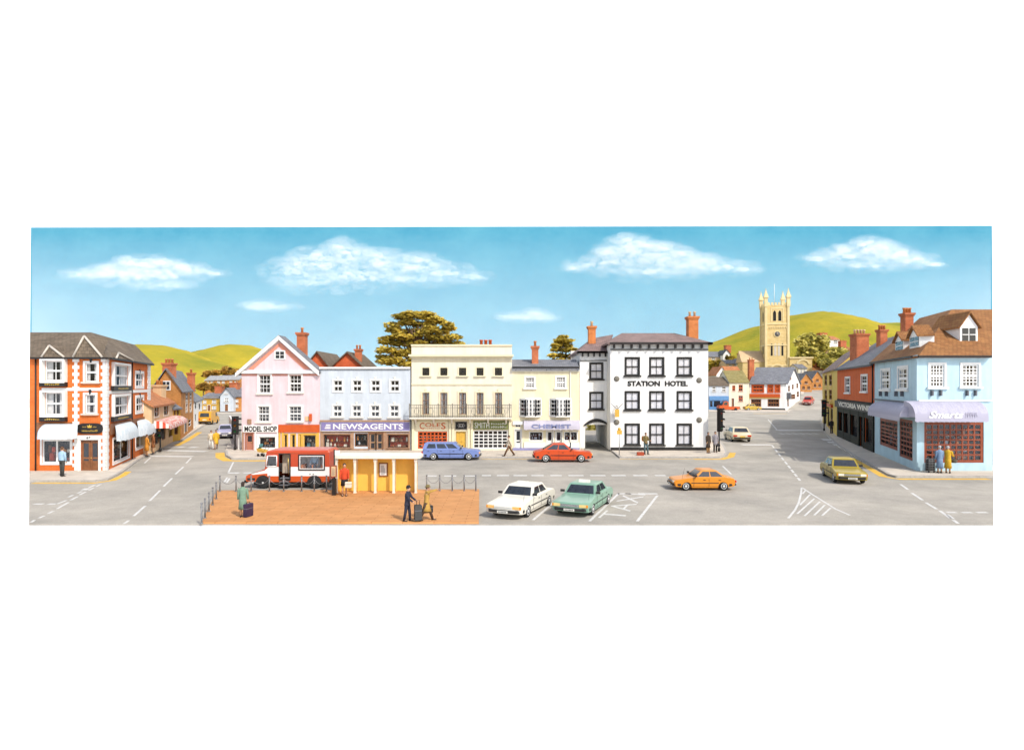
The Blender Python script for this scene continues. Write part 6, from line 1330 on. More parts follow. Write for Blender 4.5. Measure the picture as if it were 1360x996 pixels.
    for s_, nm in ((1, 'front_bumper'), (-1, 'rear_bumper')):
        mb = MB(); rings = []
        for q in (-1.02, -.98, -.8, 0, .8, .98, 1.02):
            a = abs(q); xx = s_ * (hL + .07 - .30 * max(0, (a - .8) / .2) ** 1.4 - (.05 * a)); yy = q * W / 2
            rings.append([(xx - s_ * .10, yy, .33 * k), (xx, yy, .34 * k), (xx + s_ * .01, yy, .40 * k), (xx, yy, .47 * k), (xx - s_ * .10, yy, .48 * k)])
        mb.loft(rings, sm=False); mb.build(nm, chrome or M_BUMP, root)
    mb = MB(); mb.box(hL - .05, hL + .006, -W * .25, W * .25, .54 * k, .655 * k)
    for j in range(4): mb.box(hL + .006, hL + .014, -W * .25, W * .25, (.55 + .027 * j) * k, (.56 + .027 * j) * k, 1)
    mb.build('grille', [M_BUMP if pm.name != 'cream_white_car_paint' else pm, M_RIM], root)
    mb = MB(); mb.box(hL + .07, hL + .092, -.26, .26, .335 * k, .45 * k); 
    for j in range(6): mb.box(hL + .092, hL + .097, -.2 + j * .07, -.16 + j * .07, .365 * k, .42 * k, 1)
    mb.build('number_plate', [M_PLATE, M_BUMP], root)
    mb = MB(); mb.box(-hL - .10, -hL - .075, -.26, .26, .48 * k, .60 * k); mb.build('number_plate', M_PLATEY, root)
    if taxi:
        mb = MB(); mb.prism([(xw1 * L - .42, -.28, Hh - .01), (xw1 * L - .22, -.28, Hh - .01), (xw1 * L - .26, -.28, Hh + .13), (xw1 * L - .38, -.28, Hh + .13)], (0, .56, 0)); mb.build('taxi_sign', M_PLATE, root)
    mb = MB(); mb.tube([(fx + .2, W * .40, bl - .1), (fx + .05, W * .41, bl + .55)], .006, 0, 4); mb.build('aerial', M_BUMP, root)
    return root
ang = math.atan2(-4.0, -1.75)
car('white taxi parked in the leftmost marked bay with amber headlamps', 694.5, 676.8, ang, 4.8, 1.8, 1.30, paint('cream_white_car_paint', (.70, .66, .56)), headm=plain('amber_headlamp', (.75, .42, .12), .15), taxi=True, xr1=-.2, xr0=-.3, name='taxi', cat='taxi', group='taxis waiting in the bays')
car('green taxi with a white roof sign in the bay beside the white one', 776, 674.3, ang, 4.8, 1.8, 1.30, paint('sage_green_car_paint', (.19, .33, .24)), headm=plain('pale_amber_headlamp', (.75, .55, .2), .15), taxi=True, xr1=-.2, xr0=-.3, name='taxi', cat='taxi', group='taxis waiting in the bays')
car('bright orange two door car heading left across the junction below the hotel', 931, 648.5, math.pi, 3.7, 1.6, 1.19, paint('bright_orange_car_paint', (.62, .22, .01)), xw0=.18, xw1=.04, xr1=-.2, xr0=-.36, stripe=M_BUMP)
car('mustard saloon driving towards the viewer near the right kerb', 1119, 636.5, math.atan2(-1, -.27), 4.6, 1.78, 1.42, paint('mustard_car_paint', (.33, .24, .02)))
car('lavender blue estate car heading right along the kerb outside the grid windowed shops', 600, 609.8, 0, 4.85, 1.6, 1.45, paint('lavender_blue_car_paint', (.16, .22, .46)), xw0=.20, xw1=.07, xr1=-.445, xr0=-.485, doors=3, hood=.82)
car('red rounded saloon heading right outside the chemist', 747, 612.4, 0, 4.75, 1.62, 1.50, paint('orange_red_car_paint', (.55, .065, .01)), xw0=.17, xw1=.03, xr1=-.17, xr0=-.36, hood=.80, boot=.80)
car('cream hatchback driving away from the viewer past the hotel corner', 979, 585.0, math.atan2(1, .12), 4.6, 2.0, 1.60, paint('pale_cream_car_paint', (.62, .53, .36)), xr1=-.30, xr0=-.42)
car('pale lilac car coming down the left street past the grey stand-in wall', 299.5, 581, math.atan2(-1, .42), 3.9, 1.62, 1.55, paint('lilac_car_paint', (.38, .37, .52)))
car('yellow car parked in front of the white corner pub', 999, 545, 0, 4.2, 1.7, 1.6, paint('yellow_car_paint', (.62, .42, .06)), xr1=-.2, xr0=-.34)
o = car('red car climbing the hill road on the right street', 1073, 536.5, math.atan2(-1, -.75), 4.8, 2.0, 1.9, paint('red_car_paint', (.45, .04, .02))); zc_ = 159.0; o.location = (X(1073.5, zc_), zc_, ramp_z(zc_) + .03); o.rotation_euler.y = .13; o.scale = (1.05, 1.05, 1.05)
# plain vans seen small
def van(label, px, py, head, L, W, Hh, pm, prof, panes, name='van'):
    x, y = G(px, py, .006); root = tag(empty(name, (x, y, .006), head, True), label, 'van'); hL = L / 2; rw = .36; fx, rx = L * .3, -L * .3; ra = .42
    arc = lambda c: [(c + ra * math.cos(t), .28 + ra * math.sin(t)) for t in (math.pi * j / 8 for j in range(9))]
    poly = prof + [(fx + ra, .28)] + arc(fx)[1:-1] + [(fx - ra, .28), (rx + ra, .28)] + arc(rx)[1:-1] + [(rx - ra, .28)]
    mb = MB(); mb.loft([[(a * (1 - .03 * (abs(s) > .95)), s * W / 2 * (1 - .06 * max(0, (z - 1.1) / Hh)), z) for a, z in poly] for s in (-1, -.9, 0, .9, 1)], sm=False); mb.build('body', pm, root)
    for nm, pts, vec in panes: mb = MB(); mb.prism(pts, vec); mb.build(nm, M_CARGL, root)
    for sd in (1, -1):
        for cx in (fx, rx):
            mb = MB(); c = (cx, sd * (W / 2 - .1), rw); mb.lathe([(rw * .6, -.1), (rw, -.08), (rw, .08), (rw * .6, .1)], c, 'Y', 16); wh = mb.build('wheel', M_TYRE, root); mb = MB(); mb.lathe([(rw * .6, -.09), (rw * .6, .09), (.02, .09)], c, 'Y', 14); mb.build('rim', M_RIM, wh)
        mb = MB(); mb.box(-hL - .02, -hL + .05, min(sd * W * .36, sd * W * .46), max(sd * W * .36, sd * W * .46), .75, 1.0); mb.build('tail_light', M_TAIL, root)
    mb = MB(); mb.box(-hL - .12, -hL + .05, -W / 2, W / 2, .38, .56); mb.build('rear_bumper', M_BUMP, root); mb = MB(); mb.box(hL - .05, hL + .12, -W / 2, W / 2, .38, .56); mb.build('front_bumper', M_BUMP, root)
    mb = MB(); mb.box(-hL - .04, -hL - .01, -.3, .3, .72, .86); mb.build('number_plate', M_PLATE, root)
    return root
vp = [(-2.2, .4), (-2.22, 1.2), (-2.05, 1.95), (-1.8, 2.1), (.6, 2.1), (.9, 2.0), (1.45, 1.2), (2.15, 1.05), (2.25, .7), (2.2, .4)]
M_VY = paint('yellow_van_paint', (.60, .30, .02))
van('yellow van seen from behind going up the left street', 277.5, 563, math.atan2(1, -.18), 4.4, 1.9, 2.1, M_VY, vp, [('rear_window', [(-2.235, -.7, 1.25), (-2.235, .7, 1.25), (-2.10, .62, 1.85), (-2.10, -.62, 1.85)], (-.02, 0, 0)), ('window', [(.2, -.94, 1.25), (1.2, -.94, 1.25), (.8, -.92, 1.85), (.2, -.92, 1.85)], (0, -.02, 0)), ('windscreen', [(1.42, -.8, 1.27), (1.42, .8, 1.27), (.97, .75, 1.95), (.97, -.75, 1.95)], (.03, 0, .03))])
tp = [(-2.6, .5), (-2.6, 1.0), (.2, 1.02), (.25, 2.2), (.5, 2.3), (1.3, 2.25), (1.75, 1.35), (2.45, 1.2), (2.6, .9), (2.55, .45)]
van('red flatbed truck parked in front of the blue shopfront', 967, 545.3, math.pi, 5.2, 2.0, 2.3, paint('truck_red_paint', (.52, .09, .015)), tp, [('window', [(.5, .97, 1.4), (1.5, .97, 1.4), (1.15, .95, 2.1), (.5, .95, 2.1)], (0, .04, 0)), ('windscreen', [(1.74, -.8, 1.4), (1.74, .8, 1.4), (1.34, .75, 2.2), (1.34, -.75, 2.2)], (.03, 0, .03))], 'truck')
# minibus -------------------------------------------------------------------------------------------------------------
BX, BY = G(389.5, 645.5); L = 5.3; W = 2.0; Hh = 2.42
root = tag(empty('minibus', (BX, BY, .006), math.pi, True), 'red and white minibus facing left at the stop beside the shelter', 'minibus'); root.scale = (.95, .95, .97)
M_BUSR = paint('bus_red_paint', (.44, .05, .01)); M_BUSW = paint('bus_white_paint', (.74, .74, .72)); M_BUSO = paint('bus_orange_paint', (.50, .075, .012))
hL = L / 2; y0 = W / 2     # nose at +x; near side (towards the viewer) is local +y after the half turn
xw = 1.42                  # foot of the windscreen
def side(mb, yy, holes):
    # saloon box as cells with window holes, nose as polygons
    us = sorted({-hL, xw - .15, *[h[0] for h in holes], *[h[1] for h in holes]}); zs = sorted({.42, .78, 1.35, 2.25, *[h[2] for h in holes], *[h[3] for h in holes]})
    for a, c in zip(us, us[1:]):
        for d_, e in zip(zs, zs[1:]):
            um, zm = (a + c) / 2, (d_ + e) / 2
            if any(h[0] < um < h[1] and h[2] < zm < h[3] for h in holes): continue
            m_ = 2 if zm < .78 else (1 if zm < 1.35 else 0)
            if -1.9 - .42 < um < -1.9 + .42 and zm < .78: pass
            mb.face([(a, yy, d_), (c, yy, d_), (c, yy, e), (a, yy, e)], m_)
    x1 = xw - .15
    mb.face([(x1, yy, 1.35), (xw + .02, yy, 1.2), (xw - .1, yy, 2.2), (x1, yy, 2.25)], 0); mb.face([(x1, yy, .95), (hL - .45, yy, .86), (hL - .3, yy, .92), (xw + .02, yy, 1.14), (x1, yy, 1.28)], 1); mb.face([(hL - .3, yy, .92), (hL - .16, yy, .86), (xw + .02, yy, 1.2), (xw + .02, yy, 1.14)], 0); mb.face([(x1, yy, 1.28), (xw + .02, yy, 1.14), (xw + .02, yy, 1.2), (x1, yy, 1.35)], 0); mb.face([(x1, yy, .42), (hL, yy, .46), (hL - .02, yy, .78), (hL - .16, yy, .86), (hL - .3, yy, .92), (hL - .45, yy, .86), (x1, yy, .95)], 2)
holes_n = [(-2.3, -.75, 1.2, 2.05), (-.15, .5, .55, 2.12)]; holes_f = [(-2.3, -.75, 1.2, 2.05)]
mb = MB(); side(mb, y0, holes_n); side(mb, -y0, holes_f)
top = [(-hL, 2.25, .0), (-hL, 2.38, .08), (-hL + .05, 2.42, .25), (xw - .5, 2.42, .25), (xw - .15, 2.36, .12)]
rg = []
for xx, sh in ((-hL, 0.0), (-hL + .1, 1.0), (xw - .5, 1.0), (xw - .08, .45)):
    rg.append([(xx, -y0, 2.25 if xx < xw - .2 else 2.2), (xx, -y0 * .96, 2.25 + .1 * sh), (xx, -y0 * .7, 2.25 + .17 * sh), (xx, y0 * .7, 2.25 + .17 * sh), (xx, y0 * .96, 2.25 + .1 * sh), (xx, y0, 2.25 if xx < xw - .2 else 2.2)])
mb.loft(rg, 0, True, False, False)
mb.face([(-hL, -y0, .42), (-hL, y0, .42), (-hL, y0, 2.25), (-hL, -y0, 2.25)], 0)
mb.face([(xw + .02, -y0, 1.2), (xw + .02, y0, 1.2), (xw - .1, y0, 2.2), (xw - .1, -y0, 2.2)], 0)
mb.face([(xw + .02, -y0, 1.2), (xw + .02, y0, 1.2), (hL - .16, y0, .86), (hL - .16, -y0, .86)], 0); mb.face([(hL - .16, -y0, .86), (hL - .16, y0, .86), (hL - .02, y0, .78), (hL - .02, -y0, .78)], 0); mb.face([(hL - .02, -y0, .78), (hL - .02, y0, .78), (hL, y0, .46), (hL, -y0, .46)], 2)
mb.face([(-hL, -y0, .42), (hL, -y0, .44), (hL, y0, .44), (-hL, y0, .42)], 2); mb.box(-hL + .05, 1.2, -y0 + .03, y0 - .03, .5, .53, 3)
body = mb.build('body', [M_BUSR, M_BUSW, M_BUSO, M_SEATD], root, fix=False)
mb = MB(); mb.box(-2.5, 2.2, -.85, .85, .22, .44); mb.build('chassis', M_BUMP, root)
def frame(mb, u0, u1, z0, z1, w, yy, t, m=0):
    a, c = min(yy, yy + t), max(yy, yy + t); mb.box(u0 - w, u0, a, c, z0 - w, z1 + w, m); mb.box(u1, u1 + w, a, c, z0 - w, z1 + w, m); mb.box(u0, u1, a, c, z0 - w, z0, m); mb.box(u0, u1, a, c, z1, z1 + w, m)
for sd, (h) in ((1, holes_n[0]), (-1, holes_f[0])):
    mb = MB(); frame(mb, *h, .07, sd * y0, sd * .03); w_ = mb.build('window', M_BUMP, root); mb = MB(); frame(mb, h[0] + .06, h[1] - .06, h[2] + .06, h[3] - .06, .05, sd * (y0 + .005), sd * .02); mb.build('window_trim', M_BUSW, w_); mb = MB(); mb.box(h[0], h[1], sd * (y0 - .03) - .004, sd * (y0 - .03) + .004, h[2], h[3]); mb.build('pane', M_GLASS, w_)
mb = MB(); frame(mb, *holes_n[1], .05, y0, .03); dr = mb.build('door', M_BUMP, root); mb = MB(); mb.box(-.15, .5, y0 - .5, y0 - .47, .9, 2.1); mb.build('partition', plain('cab_partition', (.45, .38, .3), .6), dr)
mb = MB()
for j in range(3): mb.box(-.12, .47, y0 - .32 + .12 * j - .1, y0 + .02 + .1 * j, .62 - .2 * j, .67 - .2 * j)
mb.build('steps', M_LEAD, dr); mb = MB(); mb.tube([(-.05, y0 - .05, .9), (-.05, y0 + .04, 1.9)], .02, 0, 6); mb.build('handrail', M_BRASS, dr)
mb = MB(); mb.prism([(.72, y0 + .006, 1.42), (1.3, y0 + .006, 1.42), (1.22, y0 + .006, 1.98), (.72, y0 + .006, 1.98)], (0, .012, 0)); cw = mb.build('cab_window', M_CARGL, root); mb = MB()
for a, c in (((.68, 1.38), (1.36, 1.38)), ((1.36, 1.38), (1.26, 2.03)), ((1.26, 2.03), (.68, 2.03)), ((.68, 2.03), (.68, 1.38))): mb.tube([(a[0], y0 + .01, a[1]), (c[0], y0 + .01, c[1])], .035, 0, 5)
mb.build('trim', M_BUSW, cw)
mb = MB(); mb.prism([(xw + .028, -.88, 1.42), (xw + .028, .88, 1.42), (xw - .08, .84, 2.08), (xw - .08, -.84, 2.08)], (.012, 0, 0)); mb.build('windscreen', M_CARGL, root)
for sd in (1, -1):
    for cx in (1.55, -1.7):
        mb = MB(); c = (cx, sd * (y0 - .12), .36); o_ = .12 * sd; mb.lathe([(.22, -o_), (.34, -o_), (.36, -o_ * .5), (.36, o_ * .9), (.34, o_ * 1.2), (.22, o_ * 1.2)], c, 'Y', 22); wh = mb.build('wheel', M_TYRE, root); mb = MB(); mb.lathe([(.22, 0), (.22, o_ * 1.1), (.12, o_ * .9), (.06, o_ * 1.2), (.01, o_ * 1.22)], c, 'Y', 18); mb.build('rim', M_RIM, wh)
        mb = MB(); n = 10; yy = sd * (y0 + .004)
        for j in range(n):
            a, d_ = math.pi * j / n, math.pi * (j + 1) / n; mb.prism([(cx + .47 * math.cos(a), yy, .36 + .47 * math.sin(a)), (cx + .47 * math.cos(d_), yy, .36 + .47 * math.sin(d_)), (cx + .3 * math.cos(d_), yy, .36 + .3 * math.sin(d_)), (cx + .3 * math.cos(a), yy, .36 + .3 * math.sin(a))], (0, sd * .012, 0))
        mb.build('wheel_arch', M_BUMP, root)
    mb = MB(); mb.lathe([(.12, 0), (.11, .03), (.01, .05)], (hL - .02, sd * .72, .66), 'X', 14); mb.build('headlight', M_HEAD, root)
    mb = MB(); mb.box(hL - .6, hL - .1, sd * y0 - .01, sd * y0 + .01, .52, .66); mb.build('side_grille', M_BUMP, root)
mb = MB(); mb.box(hL - .04, hL + .1, -y0, y0, .36, .52); mb.build('front_bumper', M_BUMP, root); mb = MB(); mb.box(-hL - .1, -hL + .02, -y0, y0, .36, .52); mb.build('rear_bumper', M_BUMP, root)
mb = MB(); mb.box(-2.55, 1.1, y0 - .02, y0 + .03, 2.21, 2.25); mb.box(-2.55, 1.1, -y0 - .03, -y0 + .02, 2.21, 2.25); mb.build('gutter', M_BUSO, root)
for xx in (-2.15, -1.5, -.85):
    mb = MB(); mb.box(xx - .06, xx + .06, .1, .85, .53, 1.45); mb.box(xx, xx + .45, .1, .85, .85, .98); mb.build('seat', plain('orange_seat', (.5, .16, .05), .8), root)
mb = MB(); mb.box(-hL + .04, .5, -y0 + .05, -y0 + .08, .6, 2.16); mb.box(-hL + .04, 0, -.35, -.3, .55, 2.2); mb.build('lining', plain('pale_lining', (.8, .78, .72), .8), root)
# ======================================================================= PEOPLE ====================================
SKIN = plain('skin', (.50, .28, .18), .6, .06, 6); HAIRS = {'dark': plain('dark_hair', (.03, .02, .015), .7), 'brown': plain('brown_hair', (.10, .05, .025), .7), 'grey': plain('grey_hair', (.42, .42, .42), .7), 'fair': plain('fair_hair', (.45, .30, .12), .7)}
M_EYE = plain('eye', (.02, .015, .012), .3); M_LIP = plain('lip', (.40, .13, .10), .5); M_SHOE = plain('shoe_leather', (.03, .022, .018), .4)
def cloth(n, c): return plain(n + '_cloth', c, .9, .14, 6)
def skinned(verts, edges, rad):
    me = bpy.data.meshes.new('skeleton'); me.from_pydata(verts, edges, []); o = bpy.data.objects.new('skeleton', me); C.objects.link(o)
    md = o.modifiers.new('s', 'SKIN'); md.use_smooth_shade = True
    for i, rr in enumerate(rad): me.skin_vertices[0].data[i].radius = (rr, rr)
    me.skin_vertices[0].data[0].use_root = True
    s = o.modifiers.new('u', 'SUBSURF'); s.levels = 1; s.render_levels = 1
    dg = bpy.context.evaluated_depsgraph_get(); dg.update(); m2 = bpy.data.meshes.new_from_object(o.evaluated_get(dg))
    vs = [tuple(v.co) for v in m2.vertices]; fs = [tuple(p.vertices) for p in m2.polygons]
    bpy.data.objects.remove(o); bpy.data.meshes.remove(me); bpy.data.meshes.remove(m2); return vs, fs
def person(label, px, py, face, h=1.75, z=.12, legs=((0, 0), (0, 0)), arms=((.05, .1, .1), (.05, .1, .1)), lean=0.0, turn=0.0, coat=None, hem=.88, trousers=None, skirt=None, skirt_hem=.5, shoes=None, hair='dark', hat=None, long_hair=False, group=None, pos=None, seat=False, skin_legs=None, bag=None):
    """face: heading about the vertical, 0 looks at the viewer. legs: (swing, knee bend); arms: (forward, outward, elbow bend)"""
    k = h / 1.75; x, y = pos[:2] if pos else G(px, py, z); zz = pos[2] if pos else z
    root = tag(empty('person', (x, y, zz), face, True), label, 'person', group)
    hipz = .92; J = {}
    low = 9
    for s, (a, b_) in ((1, legs[0]), (-1, legs[1])):
        hp = Vector((s * .09, 0, hipz)); kn = hp + .43 * Vector((s * .02, -math.sin(a), -math.cos(a))); c = a - b_; an = kn + .42 * Vector((0, -math.sin(c), -math.cos(c))); J[s] = [hp, kn, an]; low = min(low, an.z)
    dz = Vector((0, 0, .085 - low)) if not seat else Vector((0, 0, 0))
    rot = Matrix.Rotation(lean, 3, 'X'); hc = Vector((0, 0, hipz))
    up = lambda p: hc + rot @ (Vector(p) - hc) + dz
    T = {'pel': hc + dz, 'waist': up((0, 0, 1.08)), 'chest': up((0, 0, 1.30)), 'neckb': up((0, .01, 1.46)), 'neck': up((0, 0, 1.53))}
    hcn = up((0, -.02, 1.645))
    A = {}
    for s, (f_, o_, bnd) in ((1, arms[0]), (-1, arms[1])):
        sh = up((s * .185, 0, 1.425)); d = rot @ Vector((s * math.sin(o_), -math.sin(f_) * math.cos(o_), -math.cos(f_) * math.cos(o_))); el = sh + .285 * d
        f2 = f_ + bnd; d2 = rot @ Vector((s * math.sin(o_) * .6 - s * .12 * min(1, bnd), -math.sin(f2) * math.cos(o_), -math.cos(f2) * math.cos(o_))); d2.normalize(); wr = el + .245 * d2; A[s] = [sh, el, wr, d2]
    for s in (1, -1): J[s] = [p + dz for p in J[s]]
    V = []; E = []; Rr = []
    def add(p, r_, par=None):
        V.append(tuple(p * k)); Rr.append(r_ * k)
        if par is not None: E.append((par, len(V) - 1))
        return len(V) - 1
    pe = add(T['pel'], .125); wa = add(T['waist'], .115, pe); ch = add(T['chest'], .14, wa); nb = add(T['neckb'], .075, ch); ne = add(T['neck'], .052, nb); hd0 = add(hcn + Vector((0, 0, -.06)), .075, ne); hd1 = add(hcn + Vector((0, .01, .04)), .092, hd0)
    for s in (1, -1):
        hp = add(J[s][0] - Vector((0, 0, .03)), .085, pe); kn = add(J[s][1], .056, hp); an = add(J[s][2], .037, kn); add(J[s][2] + Vector((0, -.13, -.055)), .03, an)
        sh = add(A[s][0], .058, ch); el = add(A[s][1], .042, sh); wr = add(A[s][2], .028, el); add(A[s][2] + A[s][3] * .07, .034, wr)
    vs, fs = skinned(V, E, Rr); mb = MB(); i0 = mb._add(vs)
    for f in fs: mb.f.append(tuple(i0 + q for q in f)); mb.m.append(0); mb.sm.append(True)
    Th = Matrix.Rotation(turn, 4, 'Z'); hk = lambda p: Vector(hcn + (Th.to_3x3() @ Vector(p))) * k
    mb.ball(hk((0, 0, .0)), .078 * k, .095 * k, .115 * k, 0, 12, 8); mb.ball(hk((0, -.03, -.05)), .06 * k, .06 * k, .065 * k)
    mb.loft([[hk(p) for p in ((-.012, -.09, .02), (.012, -.09, .02), (.0, -.1, .02))], [hk(p) for p in ((-.018, -.09, -.03), (.018, -.09, -.03), (.0, -.122, -.025))], [hk(p) for p in ((-.01, -.088, -.04), (.01, -.088, -.04), (.0, -.1, -.04))]])
    for s in (1, -1): mb.ball(hk((s * .032, -.084, .012)), .013 * k, .01 * k, .009 * k, 1, 6, 4); mb.ball(hk((s * .08, .01, -.005)), .012 * k, .022 * k, .034 * k, 0, 6, 4)
    mb.ball(hk((0, -.088, -.062)), .024 * k, .008 * k, .008 * k, 2, 6, 4)
    for s in (1, -1):       # four unequal curled fingers and a thumb on each hand
        w_, d2 = A[s][2], A[s][3]; side_ = Vector((0, 1, 0)) - d2 * d2.y; side_ = side_.normalized() if side_.length > .2 else Vector((1, 0, 0)); nrm = d2.cross(side_) * s
        for j, ln_ in enumerate((.062, .075, .07, .055)):
            b0 = w_ + d2 * .075 + side_ * (j - 1.5) * .019; b1 = b0 + d2 * ln_ * .55 - nrm * .008; b2 = b1 + d2 * ln_ * .4 - nrm * .024
            mb.tube([b0 * k, b1 * k, b2 * k], [.0095 * k, .0088 * k, .007 * k], 0, 5)
        t0 = w_ + d2 * .03 - side_ * .025; t1 = t0 + d2 * .03 - side_ * .028; t2 = t1 + d2 * .032 - side_ * .004; mb.tube([t0 * k, t1 * k, t2 * k], [.012 * k, .0105 * k, .008 * k], 0, 5)
    mb.build('body', [SKIN, M_EYE, M_LIP], root, uv=False)
    # hair / hat
    if hair:
        mb = MB(); mb.ball(hk((0, .018, .03)), .09 * k, .1 * k, .105 * k, 0, 12, 8)
        if long_hair: mb.ball(hk((0, .05, -.05)), .085 * k, .06 * k, .12 * k, 0, 10, 6)
        mb.build('hair', HAIRS[hair], root, uv=False)
    if hat:
        mb = MB(); c = hk((0, .005, .07)); br, m_ = hat
        mb.lathe([(.098 * k, 0), (br * k, -.005), (br * k, .008), (.1 * k, .012), (.098 * k, .07 * k), (.08 * k, .1 * k), (.01, .105 * k)], c, 'Z', 16); mb.build('hat', m_, root, uv=False)
    def ell(c, rx, ry, n=14): return [Vector((c[0] + rx * math.cos(2 * math.pi * j / n), c[1] + ry * math.sin(2 * math.pi * j / n), c[2])) * k for j in range(n)]
    def torso(mb, hem_, m=0, flare=.0):
        rings = []
        if hem_ < .85:
            ff = (.92 - hem_); off = Vector((0, (J[1][2].y + J[-1][2].y) / 2 * ff * .6, 0)); sp = abs(J[1][2].y - J[-1][2].y) * .3 * ff
            rings += [ell(Vector((0, 0, hem_)) + dz + off, .185 + .07 * ff + flare, .14 + .08 * ff + sp), ell(Vector((0, 0, lerp(hem_, .92, .5))) + dz + off * .5, .182, .14 + sp * .5)]
        else: rings.append(ell(up((0, 0, hem_)), .175, .135))
        rings += [ell(up((0, 0, .98)), .172, .132), ell(up((0, 0, 1.10)), .158, .122), ell(up((0, 0, 1.28)), .192, .137), ell(up((0, 0, 1.41)), .2, .112), ell(up((0, .005, 1.475)), .12, .085), ell(up((0, .008, 1.515)), .068, .066)]
        mb.loft(rings, m)
    if coat:
        mb = MB(); torso(mb, hem)
        for s in (1, -1): sh, el, wr, d2 = A[s]; mb.tube([(sh + Vector((-s * .03, 0, .0))) * k, (sh * .75 + el * .25) * k, el * k, (wr + d2 * .015) * k], [.07 * k, .069 * k, .058 * k, .046 * k], 0, 9)
        mb.build('coat' if hem < .8 else 'jacket', coat, root, uv=False)
    if trousers:
        mb = MB(); mb.loft([ell(T['pel'] + Vector((0, 0, -.1)), .165, .12), ell(T['pel'] + Vector((0, 0, 0)), .168, .125), ell(up((0, 0, 1.06)), .155, .12)])
        for s in (1, -1): hp, kn, an = J[s]; mb.tube([(hp + Vector((0, 0, .02))) * k, kn * k, (an + Vector((0, 0, -.03))) * k], [.098 * k, .075 * k, .066 * k], 0, 10)
        mb.build('trousers', trousers, root, uv=False)
    if skirt:
        mb = MB(); mb.loft([ell(Vector((0, 0, skirt_hem)) + dz, .2, .17), ell(Vector((0, 0, .8)) + dz, .182, .142), ell(up((0, 0, 1.0)), .165, .125)]); mb.build('skirt', skirt, root, uv=False)
    if skin_legs:
        mb = MB()
        for s in (1, -1): hp, kn, an = J[s]; mb.tube([lerp(hp, kn, .5) * k, kn * k, lerp(kn, an, .35) * k, an * k], [.075 * k, .06 * k, .056 * k, .04 * k], 0, 9)
        mb.build('stockings', skin_legs, root, uv=False)
    for s in (1, -1):
        an = J[s][2]; mb = MB(); mb.loft([[Vector((an.x + q * wd, an.y + yy, an.z + zz_)) * k for q, zz_ in ((-1, -.082), (1, -.082), (1, tp), (-1, tp))] for yy, wd, tp in ((.06, .034, -.01), (.0, .044, .015), (-.08, .046, -.02), (-.15, .043, -.045), (-.19, .024, -.06))]); mb.build('shoe', shoes or M_SHOE, root, uv=False)
    root['_h'] = k
    W_ = {s: root.matrix_basis @ (A[s][2] * k + A[s][3] * k * .09) for s in (1, -1)}
    M = Matrix.Translation((x, y, zz)) @ Matrix.Rotation(face, 4, 'Z'); W_ = {s: M @ ((A[s][2] + A[s][3] * .085) * k) for s in (1, -1)}
    del root['_h']
    return root, W_
def case(name, label, cat, at, w, d, hgt, m, rz=0.0, floor=None, wheels=False, tilt=0.0, handle=.12):
    """bag or case hanging from the hand at AT, or standing on the floor under it"""
    z0 = floor if floor is not None else at.z - hgt - handle
    root = tag(empty(name, (at.x, at.y, z0), rz, True), label, cat); T = Matrix.Rotation(tilt, 4, 'X')
    mb = MB(); mb.T = T; e = .03; z1 = .06 if wheels else 0
    mb.loft([[(-w / 2 + i, -d / 2 + i, z), (w / 2 - i, -d / 2 + i, z), (w / 2 - i, d / 2 - i, z), (-w / 2 + i, d / 2 - i, z)] for i, z in ((e, z1), (0, z1 + e), (0, z1 + hgt - e), (e, z1 + hgt))], sm=False); mb.build('body', m, root)
    mb = MB(); mb.T = T; mb.tube([(-w * .22, 0, z1 + hgt - .01), (-w * .2, 0, z1 + hgt + handle), (w * .2, 0, z1 + hgt + handle), (w * .22, 0, z1 + hgt - .01)], .014, 0, 6); mb.build('handle', M_BLACK, root)
    mb = MB(); mb.T = T; mb.box(-w / 2 - .004, w / 2 + .004, -d / 2 - .004, d / 2 + .004, z1 + hgt * .62, z1 + hgt * .66); mb.build('strap', M_LEAD, root)
    if wheels:
        for s in (-1, 1): mb = MB(); mb.T = T; mb.lathe([(.05, -.02), (.055, 0), (.05, .02)], (s * w * .35, d * .2, .055), 'X', 10); mb.build('wheel', M_BLACK, root)
    return root
NV = cloth('navy', (.025, .025, .04)); BLK = cloth('black', (.02, .018, .018)); GRN = cloth('pale_green', (.15, .235, .165)); OCH = cloth('ochre', (.38, .22, .05)); RED = cloth('red', (.50, .06, .02)); BLU = cloth('light_blue', (.30, .44, .55)); BRN = cloth('brown', (.13, .065, .03)); YEL = cloth('yellow', (.60, .36, .03)); CRM = cloth('cream', (.62, .52, .38)); GRY = cloth('grey', (.28, .26, .28)); DEN = cloth('slate_blue', (.16, .24, .36)); ORG_ = cloth('orange', (.52, .22, .03)); RST = cloth('rust', (.24, .09, .03)); KHK = cloth('khaki', (.17, .13, .05)); TEA = cloth('dark_teal', (.07, .11, .12)); STK = cloth('tan_stocking', (.48, .27, .15)); TAN = cloth('tan', (.42, .24, .1))
P = math.pi
o, w = person('man in a light blue shirt standing with his back turned before the left shop window', 82.5, 632.5, P * .93, 1.95, legs=((.06, .02), (-.05, .02)), coat=BLU, hem=.95, trousers=cloth('charcoal', (.05, .05, .045)), hair='brown')
G1 = 'couple on the pavement under the canopy'
person('person in an ochre coat under the right canopy of the orange corner building', 195, 606, P * .8, 1.85, coat=ORG_, hem=.45, skirt=ORG_, skin_legs=STK, hair='brown', group=G1, arms=((.2, .1, .8), (.1, .15, .3)))
person('person in a dark rust coat beside the striped awning and the traffic light', 203.5, 602.2, P * .7, 1.85, coat=RST, hem=.5, skirt=RST, skin_legs=STK, hair='dark', group=G1)
G2 = 'pair crossing the left street'
